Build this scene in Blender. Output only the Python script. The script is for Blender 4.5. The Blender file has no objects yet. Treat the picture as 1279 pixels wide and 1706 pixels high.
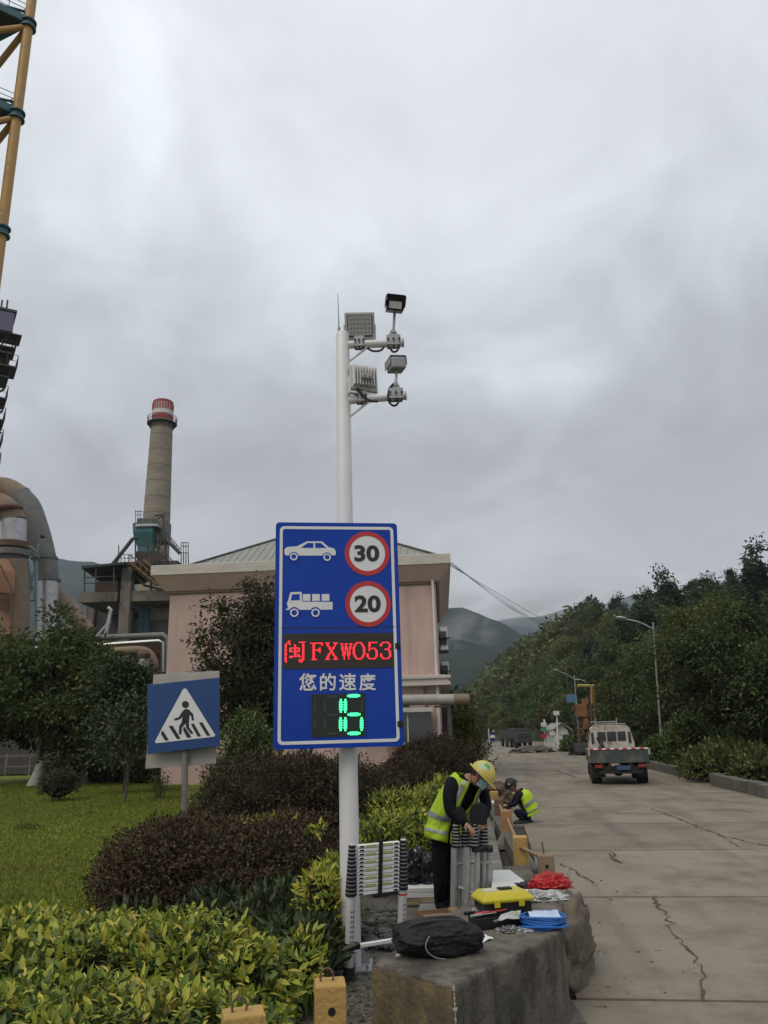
import bpy, bmesh, math, random
import numpy as np
from mathutils import Matrix, Vector, noise as mnoise

# ------------------------------------------------------------------ camera
C = bpy.context.scene.collection
SC = bpy.context.scene
F, PITCH, ROLL, EYE = 1281.0, math.radians(16.1), math.radians(1.6), 1.8
CPI, SPI, cr, sr = math.cos(PITCH), math.sin(PITCH), math.cos(ROLL), math.sin(ROLL)
FWD = Vector((0, CPI, SPI)); R0 = Vector((1, 0, 0)); U0 = Vector((0, -SPI, CPI))
EX = R0*cr - U0*sr; EY = R0*sr + U0*cr
cam_d = bpy.data.cameras.new('camera'); cam = bpy.data.objects.new('camera', cam_d); C.objects.link(cam)
M3 = Matrix((EX, EY, -FWD)).transposed()
cam.matrix_world = Matrix.Translation((0, 0, EYE)) @ M3.to_4x4()
cam_d.sensor_fit = 'VERTICAL'; cam_d.sensor_height = 24.0; cam_d.lens = 24.0*F/1706.0
cam_d.clip_start = 0.1; cam_d.clip_end = 20000
SC.camera = cam
SC.view_settings.view_transform = 'Standard'; SC.view_settings.look = 'None'
SC.view_settings.exposure = 0.72; SC.view_settings.gamma = 1.0; SC.view_settings.use_curve_mapping = False
SC.cycles.use_denoising = True
SC.cycles.max_bounces = 6; SC.cycles.transparent_max_bounces = 12; SC.cycles.volume_bounces = 0

# ------------------------------------------------------------------ overcast sky and sun
SUN_EL, SUN_AZ = math.radians(52), math.radians(215)
w = bpy.data.worlds.new('World'); SC.world = w; w.use_nodes = True
nt = w.node_tree; N = nt.nodes; L = nt.links; N.clear()
def nd(t, **kw):
    n = N.new(t)
    for k, v in kw.items(): setattr(n, k, v)
    return n
def ramp(node, stops):
    r = node.color_ramp
    while len(r.elements) > 1: r.elements.remove(r.elements[-1])
    r.elements[0].position = stops[0][0]; r.elements[0].color = stops[0][1]
    for p, c in stops[1:]:
        e = r.elements.new(p); e.color = c
def g4(v, t=(1, 1, 1)): return (v*t[0], v*t[1], v*t[2], 1)
out = nd('ShaderNodeOutputWorld'); bg = nd('ShaderNodeBackground'); bg.inputs['Strength'].default_value = 0.1
sky = nd('ShaderNodeTexSky', sky_type='NISHITA'); sky.sun_disc = False
sky.sun_elevation = SUN_EL; sky.sun_rotation = SUN_AZ
tc = nd('ShaderNodeTexCoord'); sep = nd('ShaderNodeSeparateXYZ'); L.new(tc.outputs['Generated'], sep.inputs[0])
def mth(op, a, b=None, clamp=False):
    n = nd('ShaderNodeMath', operation=op); n.use_clamp = clamp
    for i, v in enumerate((a, b)):
        if v is None: continue
        if isinstance(v, (int, float)): n.inputs[i].default_value = v
        else: L.new(v, n.inputs[i])
    return n.outputs[0]
zc = mth('MAXIMUM', sep.outputs[2], 0.0)
den = mth('ADD', zc, 0.4)
cx = mth('DIVIDE', sep.outputs[0], den); cy = mth('DIVIDE', sep.outputs[1], den)
comb = nd('ShaderNodeCombineXYZ'); L.new(cx, comb.inputs[0]); L.new(cy, comb.inputs[1])
def noi(scale, detail, off, dist=0.0, rough=0.5):
    m = nd('ShaderNodeMapping'); m.inputs['Location'].default_value = off; L.new(comb.outputs[0], m.inputs[0])
    n = nd('ShaderNodeTexNoise'); n.inputs['Scale'].default_value = scale; n.inputs['Detail'].default_value = detail
    n.inputs['Distortion'].default_value = dist; n.inputs['Roughness'].default_value = rough
    L.new(m.outputs[0], n.inputs[0]); return n.outputs[0]
grad = nd('ShaderNodeValToRGB')
ramp(grad, [(0.0, g4(.42, (1, .985, 1.015))), (0.16, g4(.39, (.99, .985, 1.02))), (0.3, g4(.325, (.965, .985, 1.055))), (0.4, g4(.37, (.955, .99, 1.055))),
            (0.52, g4(.48, (.95, 1.0, 1.055))), (0.65, g4(.56, (.955, 1.0, 1.05))), (1.0, g4(.61, (.96, 1.0, 1.045)))])
n_big = noi(1.5, 4, (3.1, 1.7, 0), 0.3); n_med = noi(4.2, 8, (0.3, 5.2, 0), 0.5, 0.58); n_puff = noi(2.6, 5, (4.2, 9.1, 0), 0.5, 0.55)
n_warp = mth('ADD', mth('MULTIPLY', mth('SUBTRACT', n_big, 0.5), 0.36), mth('MULTIPLY', mth('SUBTRACT', n_med, 0.5), 0.24))
L.new(mth('ADD', zc, n_warp, True), grad.inputs[0])
puff = nd('ShaderNodeMapRange'); puff.inputs['From Min'].default_value = .52; puff.inputs['From Max'].default_value = .72; puff.inputs['To Max'].default_value = .17; puff.interpolation_type = 'SMOOTHSTEP'; L.new(n_puff, puff.inputs[0])
shade = mth('ADD', puff.outputs[0], mth('ADD', 0.96, mth('ADD', mth('MULTIPLY', mth('SUBTRACT', n_med, 0.5), 0.4), mth('MULTIPLY', mth('SUBTRACT', n_big, 0.5), 0.3))))
scale10 = mth('MULTIPLY', shade, 9.6)
vm = nd('ShaderNodeVectorMath', operation='SCALE'); L.new(grad.outputs[0], vm.inputs[0]); L.new(scale10, vm.inputs['Scale'])
mix = nd('ShaderNodeMix', data_type='RGBA'); mix.inputs['Factor'].default_value = 0.04
L.new(vm.outputs[0], mix.inputs['A']); L.new(sky.outputs[0], mix.inputs['B'])
L.new(mix.outputs['Result'], bg.inputs['Color']); L.new(bg.outputs[0], out.inputs[0])
sun_d = bpy.data.lights.new('sun', 'SUN'); sun_d.energy = 0.9; sun_d.angle = math.radians(40); sun_d.color = (1, .9, .74)
sun = bpy.data.objects.new('sun', sun_d); C.objects.link(sun)
sdir = Vector((math.sin(SUN_AZ)*math.cos(SUN_EL), math.cos(SUN_AZ)*math.cos(SUN_EL), math.sin(SUN_EL)))
sun.rotation_euler = sdir.to_track_quat('Z', 'Y').to_euler()

# ------------------------------------------------------------------ measuring helpers (photo direction -> real point)
def ray(px, py): return FWD + EX*((px-640)/F) + EY*((853-py)/F)
def gp(px, py, z=0.0):
    d = ray(px, py); t = (z-EYE)/d.z; return Vector((d.x*t, d.y*t, z))
def at(px, py, Y):
    d = ray(px, py); t = Y/d.y; return Vector((d.x*t, Y, EYE+d.z*t))
def ppm(Y, z=1.0): return F/(Y*CPI+(z-EYE)*SPI)     # picture pixels per metre there

# ------------------------------------------------------------------ materials
MATS = {}
def mat(name, col, rough=.7, metal=0., col2=None, scale=6., bump=0., bscale=40., detail=6, spec=.5, alpha=1., coat=0., island=None,
        transl=0., emit=None, estr=0., stretch=None, col3=None, scale3=1.2, thr3=(.5, .62), oinfo=0., hue=0., col4=None, scale4=1., stretch4=(1, 1, 1), rot4=0., thr4=(.5, .7), amt4=.7):
    if name in MATS: return MATS[name]
    m = bpy.data.materials.new(name); m.use_nodes = True; MATS[name] = m
    t = m.node_tree; n = t.nodes; l = t.links; b = n['Principled BSDF']
    b.inputs['Roughness'].default_value = rough; b.inputs['Metallic'].default_value = metal
    b.inputs['Specular IOR Level'].default_value = spec; b.inputs['Coat Weight'].default_value = coat
    b.inputs['Alpha'].default_value = alpha
    c = (*col, 1); b.inputs['Base Color'].default_value = c
    src = None
    tcn = n.new('ShaderNodeTexCoord'); mp = n.new('ShaderNodeMapping'); l.new(tcn.outputs['Object'], mp.inputs[0])
    if stretch: mp.inputs['Scale'].default_value = stretch
    if island:
        g = n.new('ShaderNodeNewGeometry'); r = n.new('ShaderNodeValToRGB'); ramp(r, [(p, (*q, 1)) for p, q in island])
        l.new(g.outputs['Random Per Island'], r.inputs[0]); src = r.outputs[0]
    elif col2:
        x = n.new('ShaderNodeTexNoise'); x.inputs['Scale'].default_value = scale; x.inputs['Detail'].default_value = detail
        x.inputs['Roughness'].default_value = .65
        l.new(mp.outputs[0], x.inputs[0]); r = n.new('ShaderNodeValToRGB'); ramp(r, [(.32, c), (.68, (*col2, 1))])
        l.new(x.outputs[0], r.inputs[0]); src = r.outputs[0]
    if col3:
        x = n.new('ShaderNodeTexNoise'); x.inputs['Scale'].default_value = scale3; x.inputs['Detail'].default_value = 7; x.inputs['Roughness'].default_value = .7
        l.new(mp.outputs[0], x.inputs[0]); r = n.new('ShaderNodeValToRGB'); ramp(r, [(thr3[0], (0, 0, 0, 1)), (thr3[1], (1, 1, 1, 1))]); l.new(x.outputs[0], r.inputs[0])
        k = n.new('ShaderNodeMix'); k.data_type = 'RGBA'; l.new(r.outputs[0], k.inputs['Factor'])
        if src: l.new(src, k.inputs['A'])
        else: k.inputs['A'].default_value = c
        k.inputs['B'].default_value = (*col3, 1); src = k.outputs['Result']
    if col4:
        mp4 = n.new('ShaderNodeMapping'); mp4.vector_type = 'POINT'; mp4.inputs['Rotation'].default_value = (0, 0, rot4); mp4.inputs['Scale'].default_value = (1, 1, 1); l.new(tcn.outputs['Object'], mp4.inputs[0])
        mp5 = n.new('ShaderNodeMapping'); mp5.inputs['Scale'].default_value = stretch4; l.new(mp4.outputs[0], mp5.inputs[0])
        x = n.new('ShaderNodeTexNoise'); x.inputs['Scale'].default_value = scale4; x.inputs['Detail'].default_value = 6; x.inputs['Roughness'].default_value = .6
        l.new(mp5.outputs[0], x.inputs[0]); r = n.new('ShaderNodeValToRGB'); ramp(r, [(thr4[0], (0, 0, 0, 1)), (thr4[1], (amt4, amt4, amt4, 1))]); l.new(x.outputs[0], r.inputs[0])
        k = n.new('ShaderNodeMix'); k.data_type = 'RGBA'; l.new(r.outputs[0], k.inputs['Factor']); l.new(src, k.inputs['A']); k.inputs['B'].default_value = (*col4, 1); src = k.outputs['Result']
    if oinfo and src:
        oi = n.new('ShaderNodeObjectInfo'); h = n.new('ShaderNodeHueSaturation')
        mr = n.new('ShaderNodeMapRange'); mr.inputs['To Min'].default_value = 1-oinfo; mr.inputs['To Max'].default_value = 1+oinfo
        l.new(oi.outputs['Random'], mr.inputs[0]); l.new(mr.outputs[0], h.inputs['Value'])
        if hue:
            wn_ = n.new('ShaderNodeTexWhiteNoise'); wn_.noise_dimensions = '1D'; l.new(oi.outputs['Random'], wn_.inputs['W']); m2 = n.new('ShaderNodeMapRange'); m2.inputs['To Min'].default_value = .5-hue; m2.inputs['To Max'].default_value = .5+hue*.6; l.new(wn_.outputs['Value'], m2.inputs[0]); l.new(m2.outputs[0], h.inputs['Hue'])
        l.new(src, h.inputs['Color']); src = h.outputs[0]
    if src: l.new(src, b.inputs['Base Color'])
    if bump:
        x = n.new('ShaderNodeTexNoise'); x.inputs['Scale'].default_value = bscale; x.inputs['Detail'].default_value = 8
        l.new(mp.outputs[0], x.inputs[0]); bn = n.new('ShaderNodeBump'); bn.inputs['Strength'].default_value = bump; bn.inputs['Distance'].default_value = .02
        l.new(x.outputs[0], bn.inputs['Height']); l.new(bn.outputs[0], b.inputs['Normal'])
    if emit:
        b.inputs['Emission Color'].default_value = (*emit, 1); b.inputs['Emission Strength'].default_value = estr
    if transl:
        tr = n.new('ShaderNodeBsdfTranslucent'); ms = n.new('ShaderNodeMixShader'); ms.inputs[0].default_value = transl
        if src: l.new(src, tr.inputs['Color'])
        else: tr.inputs['Color'].default_value = c
        l.new(b.outputs[0], ms.inputs[1]); l.new(tr.outputs[0], ms.inputs[2]); l.new(ms.outputs[0], n['Material Output'].inputs[0])
    return m

# ------------------------------------------------------------------ mesh builder
WM = {}
def wm(o): return WM.get(o.name, Matrix.Identity(4)) if o else Matrix.Identity(4)
class MB:
    def __init__(s): s.v = []; s.f = []; s.m = []; s.cur = 0; s.pc = []
    def add(s, vs, fs):
        o = len(s.v); s.pc.append((o, len(vs), len(s.f), len(fs))); s.v += [Vector(v) for v in vs]; s.f += [tuple(i+o for i in f) for f in fs]; s.m += [s.cur]*len(fs); return s
    def box(s, c, d, M=None):
        c = Vector(c); x, y, z = d[0]/2, d[1]/2, d[2]/2
        vs = [Vector(p) for p in ((-x,-y,-z),(x,-y,-z),(x,y,-z),(-x,y,-z),(-x,-y,z),(x,-y,z),(x,y,z),(-x,y,z))]
        if M is not None: vs = [M @ v for v in vs]
        return s.add([v+c for v in vs], [(0,3,2,1),(4,5,6,7),(0,1,5,4),(1,2,6,5),(2,3,7,6),(3,0,4,7)])
    def cyl(s, a, b, r1, r2=None, n=12, cap=True):
        r2 = r1 if r2 is None else r2; return s.tube([a, b], [r1, r2], n, cap)
    def tube(s, pts, rad, n=8, cap=True, closed=False):
        pts = [Vector(p) for p in pts]; k = len(pts)
        if not isinstance(rad, (list, tuple)): rad = [rad]*k
        rings = []; up = None
        for i, p in enumerate(pts):
            if closed: t = (pts[(i+1) % k]-pts[i-1])
            else: t = (pts[min(i+1, k-1)]-pts[max(i-1, 0)])
            if t.length < 1e-9: t = Vector((0, 0, 1))
            t.normalize()
            if up is None:
                up = Vector((0, 0, 1)) if abs(t.z) < .9 else Vector((0, 1, 0))
            u = (up-t*up.dot(t))
            if u.length < 1e-6: u = t.orthogonal()
            u.normalize(); w_ = t.cross(u); up = u
            rings.append([p+(u*math.cos(2*math.pi*j/n)+w_*math.sin(2*math.pi*j/n))*rad[i] for j in range(n)])
        vs = [v for r in rings for v in r]; fs = []
        for i in range(k if closed else k-1):
            for j in range(n):
                a = i*n+j; b = i*n+(j+1) % n; c2 = ((i+1) % k)*n+(j+1) % n; d = ((i+1) % k)*n+j
                fs.append((a, b, c2, d))
        if cap and not closed:
            fs.append(tuple(range(n-1, -1, -1))); fs.append(tuple((k-1)*n+j for j in range(n)))
        return s.add(vs, fs)
    def prism(s, poly, dv):                              # planar 3-D polygon swept by dv
        poly = [Vector(p) for p in poly]; dv = Vector(dv); n = len(poly)
        return s.add(poly+[p+dv for p in poly], [tuple(range(n-1, -1, -1)), tuple(range(n, 2*n))]+[(i, (i+1) % n, n+(i+1) % n, n+i) for i in range(n)])
    def lathe(s, c, prof, n=24, axis=None):              # profile of (radius, height)
        c = Vector(c); vs = []; fs = []
        for r, z in prof:
            for j in range(n):
                a = 2*math.pi*j/n; vs.append(c+Vector((r*math.cos(a), r*math.sin(a), z)))
        for i in range(len(prof)-1):
            for j in range(n): fs.append((i*n+j, i*n+(j+1) % n, (i+1)*n+(j+1) % n, (i+1)*n+j))
        fs.append(tuple(range(n-1, -1, -1))); fs.append(tuple((len(prof)-1)*n+j for j in range(n)))
        return s.add(vs, fs)
    def blob(s, c, r, seed=0, amp=.15, freq=2., sub=3, flat=None, M=None, p=2.0, crease=0., cf=4.):
        bm = bmesh.new(); bmesh.ops.create_icosphere(bm, subdivisions=sub, radius=1)
        vs = []
        for v in bm.verts:
            q = v.co.copy()
            if p != 2.0:
                k = (abs(q.x)**p+abs(q.y)**p+abs(q.z)**p)**(-1/p); q *= k
            d = 1+amp*mnoise.fractal(v.co*freq+Vector((seed*7.1, seed*3.3, seed)), .8, 2.1, 4)
            if crease: d += crease*(.35-abs(mnoise.noise(v.co*cf+Vector((seed, 1.7, 0))))-.6*abs(mnoise.noise(v.co*cf*2.3+Vector((3, seed, 0)))))
            q = Vector((q.x*r[0]*d, q.y*r[1]*d, q.z*r[2]*d))
            if flat is not None and q.z < flat: q.z = flat
            if M is not None: q = M @ q
            vs.append(q+Vector(c))
        fs = [tuple(v.index for v in f.verts) for f in bm.faces]; bm.free()
        return s.add(vs, fs)
    def build(s, name, m, parent=None, smooth=False, bevel=0., xf=None, kind=None, angle=None):
        me = bpy.data.meshes.new(name); inv = wm(parent).inverted()
        T = inv if xf is None else inv @ xf
        me.from_pydata([tuple(T @ v) for v in s.v], [], s.f); me.validate()
        ms = m if isinstance(m, (list, tuple)) else [m]
        for x in ms: me.materials.append(x)
        if len(ms) > 1 and len(me.polygons) == len(s.m): me.polygons.foreach_set('material_index', s.m)
        if bevel:
            bm = bmesh.new(); bm.from_mesh(me)
            bmesh.ops.bevel(bm, geom=[e for e in bm.edges if len(e.link_faces) == 2 and e.calc_face_angle(0) > .5], offset=bevel, segments=2, affect='EDGES', profile=.6, clamp_overlap=True)
            bm.to_mesh(me); bm.free()
        if smooth:
            for p in me.polygons: p.use_smooth = True
            me.set_sharp_from_angle(angle=angle or math.radians(40))
        return link(name, me, parent, kind)
def build_each(b, name, m, parent=None, **kw):          # one object per piece added to the builder
    o = None
    for v0, nv, f0, nf in b.pc:
        q = MB(); q.add(b.v[v0:v0+nv], [tuple(i-v0 for i in f) for f in b.f[f0:f0+nf]]); o = q.build(name, m, parent, **kw)
    return o
def link(name, me, parent=None, kind=None):
    o = bpy.data.objects.new(name, me); C.objects.link(o)
    if parent: o.parent = parent; WM[o.name] = wm(parent).copy()
    if kind: o['kind'] = kind
    return o
def tag(o, label, cat, group=None):
    o['label'] = label; o['category'] = cat
    if group: o['group'] = group
    return o
def thing(name, label, cat, loc=(0, 0, 0), rz=0., group=None):
    o = bpy.data.objects.new(name, None); C.objects.link(o); o.empty_display_size = .2
    o.location = loc; o.rotation_euler = (0, 0, rz)
    WM[o.name] = Matrix.Translation(Vector(loc)) @ Matrix.Rotation(rz, 4, 'Z')
    return tag(o, label, cat, group)
def copy_tree(o, parent=None):
    c = o.copy(); C.objects.link(c); c.parent = parent
    for ch in list(o.children): copy_tree(ch, c)
    return c
def rotz(a): return Matrix.Rotation(a, 3, 'Z')
def arc(c, r, a0, a1, n, u=Vector((1, 0, 0)), v=Vector((0, 0, 1))):
    return [Vector(c)+u*(r*math.cos(a0+(a1-a0)*i/n))+v*(r*math.sin(a0+(a1-a0)*i/n)) for i in range(n+1)]
def smooth_path(pts, k=6):                               # Catmull-Rom
    P_ = [Vector(p) for p in pts]; P_ = [P_[0]*2-P_[1]]+P_+[P_[-1]*2-P_[-2]]; o = []
    for i in range(1, len(P_)-2):
        for j in range(k):
            t = j/k; a, b, c, d = P_[i-1], P_[i], P_[i+1], P_[i+2]
            o.append(.5*((2*b)+(c-a)*t+(2*a-5*b+4*c-d)*t*t+(3*b-a-3*c+d)*t**3))
    o.append(P_[-2]); return o

# ------------------------------------------------------------------ leaves
def np_mesh(name, V, Fq, m, parent=None, smooth=False, kind=None, inv=True):
    me = bpy.data.meshes.new(name); V = np.asarray(V, dtype=np.float64)
    if parent and inv:
        T = np.array(wm(parent).inverted()); V = V @ T[:3, :3].T+T[:3, 3]
    nf, k = Fq.shape
    me.vertices.add(len(V)); me.vertices.foreach_set('co', V.astype(np.float32).ravel())
    me.loops.add(nf*k); me.loops.foreach_set('vertex_index', Fq.astype(np.int32).ravel())
    me.polygons.add(nf); me.polygons.foreach_set('loop_start', np.arange(0, nf*k, k, dtype=np.int32))
    me.polygons.foreach_set('loop_total', np.full(nf, k, dtype=np.int32))
    me.update(calc_edges=True); me.materials.append(m)
    return link(name, me, parent, kind)
def unit(a): return a/np.maximum(np.linalg.norm(a, axis=1, keepdims=True), 1e-9)
def leaf_geo(P_, D, Nn, ln, wd, fine=False, curl=.25):
    """leaves as folded blades: base P_, axis D, face normal Nn"""
    D = unit(D); S = unit(np.cross(D, Nn)); Nn = np.cross(S, D)
    ln = ln[:, None]; wd = wd[:, None]
    if not fine:
        a = P_; b = P_+D*ln*.45+S*wd*.5+Nn*wd*.18; c = P_+D*ln-Nn*ln*curl*.5; d = P_+D*ln*.45-S*wd*.5+Nn*wd*.18
        V = np.stack([a, b, c, d], 1).reshape(-1, 3); i = np.arange(len(P_))[:, None]*4
        return V, np.concatenate([i+np.array([[0, 2, 1]]), i+np.array([[0, 3, 2]])], 1).reshape(-1, 3)
    pts = [P_, P_+D*ln*.25+S*wd*.4+Nn*wd*.12, P_+D*ln*.6+S*wd*.42+Nn*(wd*.12-ln*curl*.12), P_+D*ln-Nn*ln*curl*.45,
           P_+D*ln*.6-S*wd*.42+Nn*(wd*.12-ln*curl*.12), P_+D*ln*.25-S*wd*.4+Nn*wd*.12, P_+D*ln*.3, P_+D*ln*.62-Nn*ln*curl*.14]
    V = np.stack(pts, 1).reshape(-1, 3); i = np.arange(len(P_))[:, None]*8
    tris = np.array([[0, 6, 1], [1, 6, 7], [1, 7, 2], [2, 7, 3], [0, 5, 6], [5, 7, 6], [5, 4, 7], [4, 3, 7]])
    return V, (i[:, :, None]+tris[None]).reshape(-1, 3)
def rnd_dirs(rng, n):
    a = rng.normal(size=(n, 3)); return unit(a)

# ================================================================== SETTING
RU = Vector((math.sin(math.radians(7.5)), math.cos(math.radians(7.5)), 0)); RR = Vector((RU.y, -RU.x, 0)); RO = Vector((1.9, 9.0, 0))
def rd(s, r, z=0.): return RO+RU*s+RR*r+Vector((0, 0, z))
random.seed(4)
m_ground = mat('ground_earth', (.05, .055, .03), .95, col2=(.075, .07, .045), scale=.4, bump=.4, bscale=8)
m_conc = mat('road_concrete', (.18, .153, .115), .82, col2=(.232, .2, .156), scale=.55, bump=.25, bscale=55, col3=(.12, .097, .067), scale3=.7, thr3=(.48, .66), oinfo=.09, spec=.35, col4=(.085, .072, .055), scale4=1., stretch4=(1.1, .09, 1), rot4=math.radians(7.5), thr4=(.5, .72), amt4=.75)
m_joint = mat('joint_tar', (.03, .027, .022), .95)
m_apron = mat('apron_concrete', (.07, .064, .054), .85, col2=(.12, .11, .094), scale=2.2, bump=.3, bscale=40, col3=(.05, .045, .036), scale3=1.6)
m_paver = mat('paver_stone', (.13, .125, .11), .85, col2=(.19, .18, .16), scale=5, bump=.35, bscale=50, oinfo=.22)
m_kerb = mat('old_kerb_concrete', (.13, .12, .1), .85, col2=(.19, .175, .15), scale=3, bump=.4, bscale=30, col3=(.07, .075, .05), scale3=1.4)
m_grass = mat('lawn_grass', (.1, .14, .016), .95, col2=(.17, .2, .026), scale=.45, bump=.6, bscale=90, col3=(.1, .085, .03), scale3=.3, thr3=(.48, .66), spec=.2)

g = MB(); g.add([(-4000, -300, -.07), (4000, -300, -.07), (4000, 5000, -.07), (-4000, 5000, -.07)], [(0, 1, 2, 3)])
g.build('ground', m_ground, kind='structure')
road = MB(); road.add([rd(-12, -4, -.03), rd(-12, 16, -.03), rd(12, 16, -.03), rd(12, 6.9, -.03), rd(125, 6.9, -.03), rd(125, -1.4, -.03), rd(-2, -1.4, -.03), rd(-5, -4, -.03)], [(0, 7, 6, 5, 4, 3, 2, 1)])
road_o = road.build('road', m_joint, kind='structure')
def slab(s0, s1, r0, r1):
    b = MB(); e = .03 if s0 < 12 else .02; j = [random.uniform(-.004, .004) for _ in range(4)]
    cs = [(s0+e, r0+e), (s0+e, r1-e), (s1-e, r1-e), (s1-e, r0+e)]
    n = 10                                         # slightly ragged joint edges
    ring = []
    for i in range(4):
        a, c = cs[i], cs[(i+1) % 4]
        for k in range(n):
            t = k/n; q = .006 if 0 < k else 0
            ring.append(rd(a[0]+(c[0]-a[0])*t+random.uniform(-q, q), a[1]+(c[1]-a[1])*t+random.uniform(-q, q), j[i]*(1-t)+j[(i+1) % 4]*t))
    b.prism(ring, (0, 0, -.05)); return b.build('slab', m_conc, road_o)
k = -4
while .45+3.44*k < 122:
    s0 = .45+3.44*k; s1 = s0+3.44
    slab(s0, s1, -1.4 if k >= 2 else (-.3 if k >= -1 else -3.0), 6.9)
    if k < 3: slab(s0, s1, 6.9, 13.5)
    k += 1
m_crack = mat('crack_dirt', (.035, .03, .024), .95, col2=(.085, .072, .056), scale=8)
def crack(pts, wd, seed, kname='crack'):
    rs = random.Random(seed); P_ = []
    for a, b in zip(pts[:-1], pts[1:]):
        a = gp(*a); b = gp(*b); n = max(4, int((b-a).length/.09))
        for i in range(n): P_.append(a.lerp(b, i/n)+Vector((rs.gauss(0, .022), rs.gauss(0, .03), 0)))
    P_.append(gp(*pts[-1])); Lf = []; Rt = []
    for i, p in enumerate(P_):
        t = (P_[min(i+1, len(P_)-1)]-P_[max(i-1, 0)]).normalized(); nn = Vector((-t.y, t.x, 0)); w_ = wd*rs.uniform(.25, 1.25)
        Lf.append(p+nn*w_*rs.uniform(.2, 1)+Vector((0, 0, .008))); Rt.append(p-nn*w_*rs.uniform(.2, 1)+Vector((0, 0, .008)))
    b = MB(); n = len(P_); b.add(Lf+Rt, [(i, i+1, n+i+1, n+i) for i in range(n-1)]); b.build(kname, m_crack, road_o)
for i, (pts, wd) in enumerate([([(1090, 1492), (1100, 1518), (1113, 1530), (1120, 1556), (1145, 1580), (1166, 1604), (1171, 1640), (1174, 1668)], .016),
        ([(1085, 1347), (1150, 1372), (1200, 1392), (1250, 1404), (1290, 1412)], .03), ([(1012, 1422), (1024, 1432), (1036, 1438)], .03),
        ([(935, 1440), (955, 1450), (975, 1462), (990, 1472)], .018), ([(925, 1283), (945, 1290), (958, 1295)], .06), ([(1018, 1418), (1030, 1436)], .02),
        ([(925, 1700), (940, 1712)], .02), ([(985, 1676), (1012, 1680)], .012), ([(1200, 1392), (1240, 1415), (1279, 1420)], .016)]):
    crack(pts, wd, i)
# trodden dust and patches stay in the concrete material; apron and pavement on the left of the road
ap = MB(); ap.add([(-3.0, 2.0, 0), (1.2, 2.0, 0), rd(-3.0, -.32), rd(2.6, -.32), (-.2, 11.0, 0), (-1.2, 7.2, 0), (-1.3, 5.6, 0)], [(0, 1, 2, 3, 4, 5, 6)])
ap.v = [v+Vector((0, 0, .012)) for v in ap.v]
ap.build('apron', m_apron, kind='structure')
PA, PE = gp(840, 1455), gp(815, 1345); PU = (PE-PA).normalized(); PR = Vector((PU.y, -PU.x, 0))
def pv_(s, r, z=0.): return PA+PU*s+PR*r+Vector((0, 0, z))
pv = MB(); pv.add([pv_(-2.4, -.97, .02), pv_(-2.4, .0, .02), pv_(40, .0, .02), pv_(40, -.97, .02)], [(0, 1, 2, 3)])
pav = pv.build('pavement', m_joint, kind='structure')
me0 = None
for i in range(76):
    s = -2.3+i*.36
    for j in range(2):
        if me0 is None:
            b = MB(); b.box((0, 0, 0), (.47, .34, .06)); o = b.build('paver', m_paver, None, bevel=.006); me0 = o.data
        else: o = link('paver', me0)
        o.parent = pav; o.location = pv_(s+random.uniform(-.006, .006), -.73+j*.485, .035+random.uniform(-.006, .006)); o.rotation_euler = (random.uniform(-.01, .01), random.uniform(-.01, .01), -math.atan2(PU.x, PU.y)+random.uniform(-.015, .015))

lw = MB(); n1, n2 = 60, 60                         # lawn with a soft swell
vs = [(-34+i*(33.5-.0)/n1, 6.5+j*40/n2, 0) for j in range(n2+1) for i in range(n1+1)]
def lawn_z(x, y): return .03+.05*mnoise.noise(Vector((x*.25, y*.25, 2)))+.03
vs = [(x, y, lawn_z(x, y)) for x, y, _ in vs]
lw.add(vs, [(j*(n1+1)+i, j*(n1+1)+i+1, (j+1)*(n1+1)+i+1, (j+1)*(n1+1)+i) for j in range(n2) for i in range(n1) if not (vs[j*(n1+1)+i][0] > -1.6 and vs[j*(n1+1)+i][1] < 11.5)])
lw.build('lawn', m_grass, kind='structure', smooth=True)
rng = np.random.default_rng(5)                     # short blades on the lawn
n = 90000; Y = 8+np.abs(rng.random(n)**1.6)*28; X = -.25*Y-rng.random(n)*(Y*.42)
Pg = np.stack([X, Y, np.array([lawn_z(a, b) for a, b in zip(X, Y)])-.01], 1)
D = rng.normal(size=(n, 3))*.45; D[:, 2] = 1; S = unit(np.cross(D, rng.normal(size=(n, 3))))
h = (.03+.03*rng.random(n))[:, None]*(1+Y[:, None]*.02); wv = (.006+Y*.0006)[:, None]
V = np.stack([Pg-S*wv, Pg+S*wv, Pg+unit(D)*h], 1).reshape(-1, 3)
m_blade = mat('grass_blade', (.05, .07, .015), .8, spec=.25, transl=.3, island=[(0, (.085, .12, .015)), (.5, (.14, .18, .022)), (.8, (.2, .22, .034)), (1, (.23, .2, .055))])
np_mesh('grass', V, np.arange(n*3).reshape(-1, 3), m_blade, kind='stuff')

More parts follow.
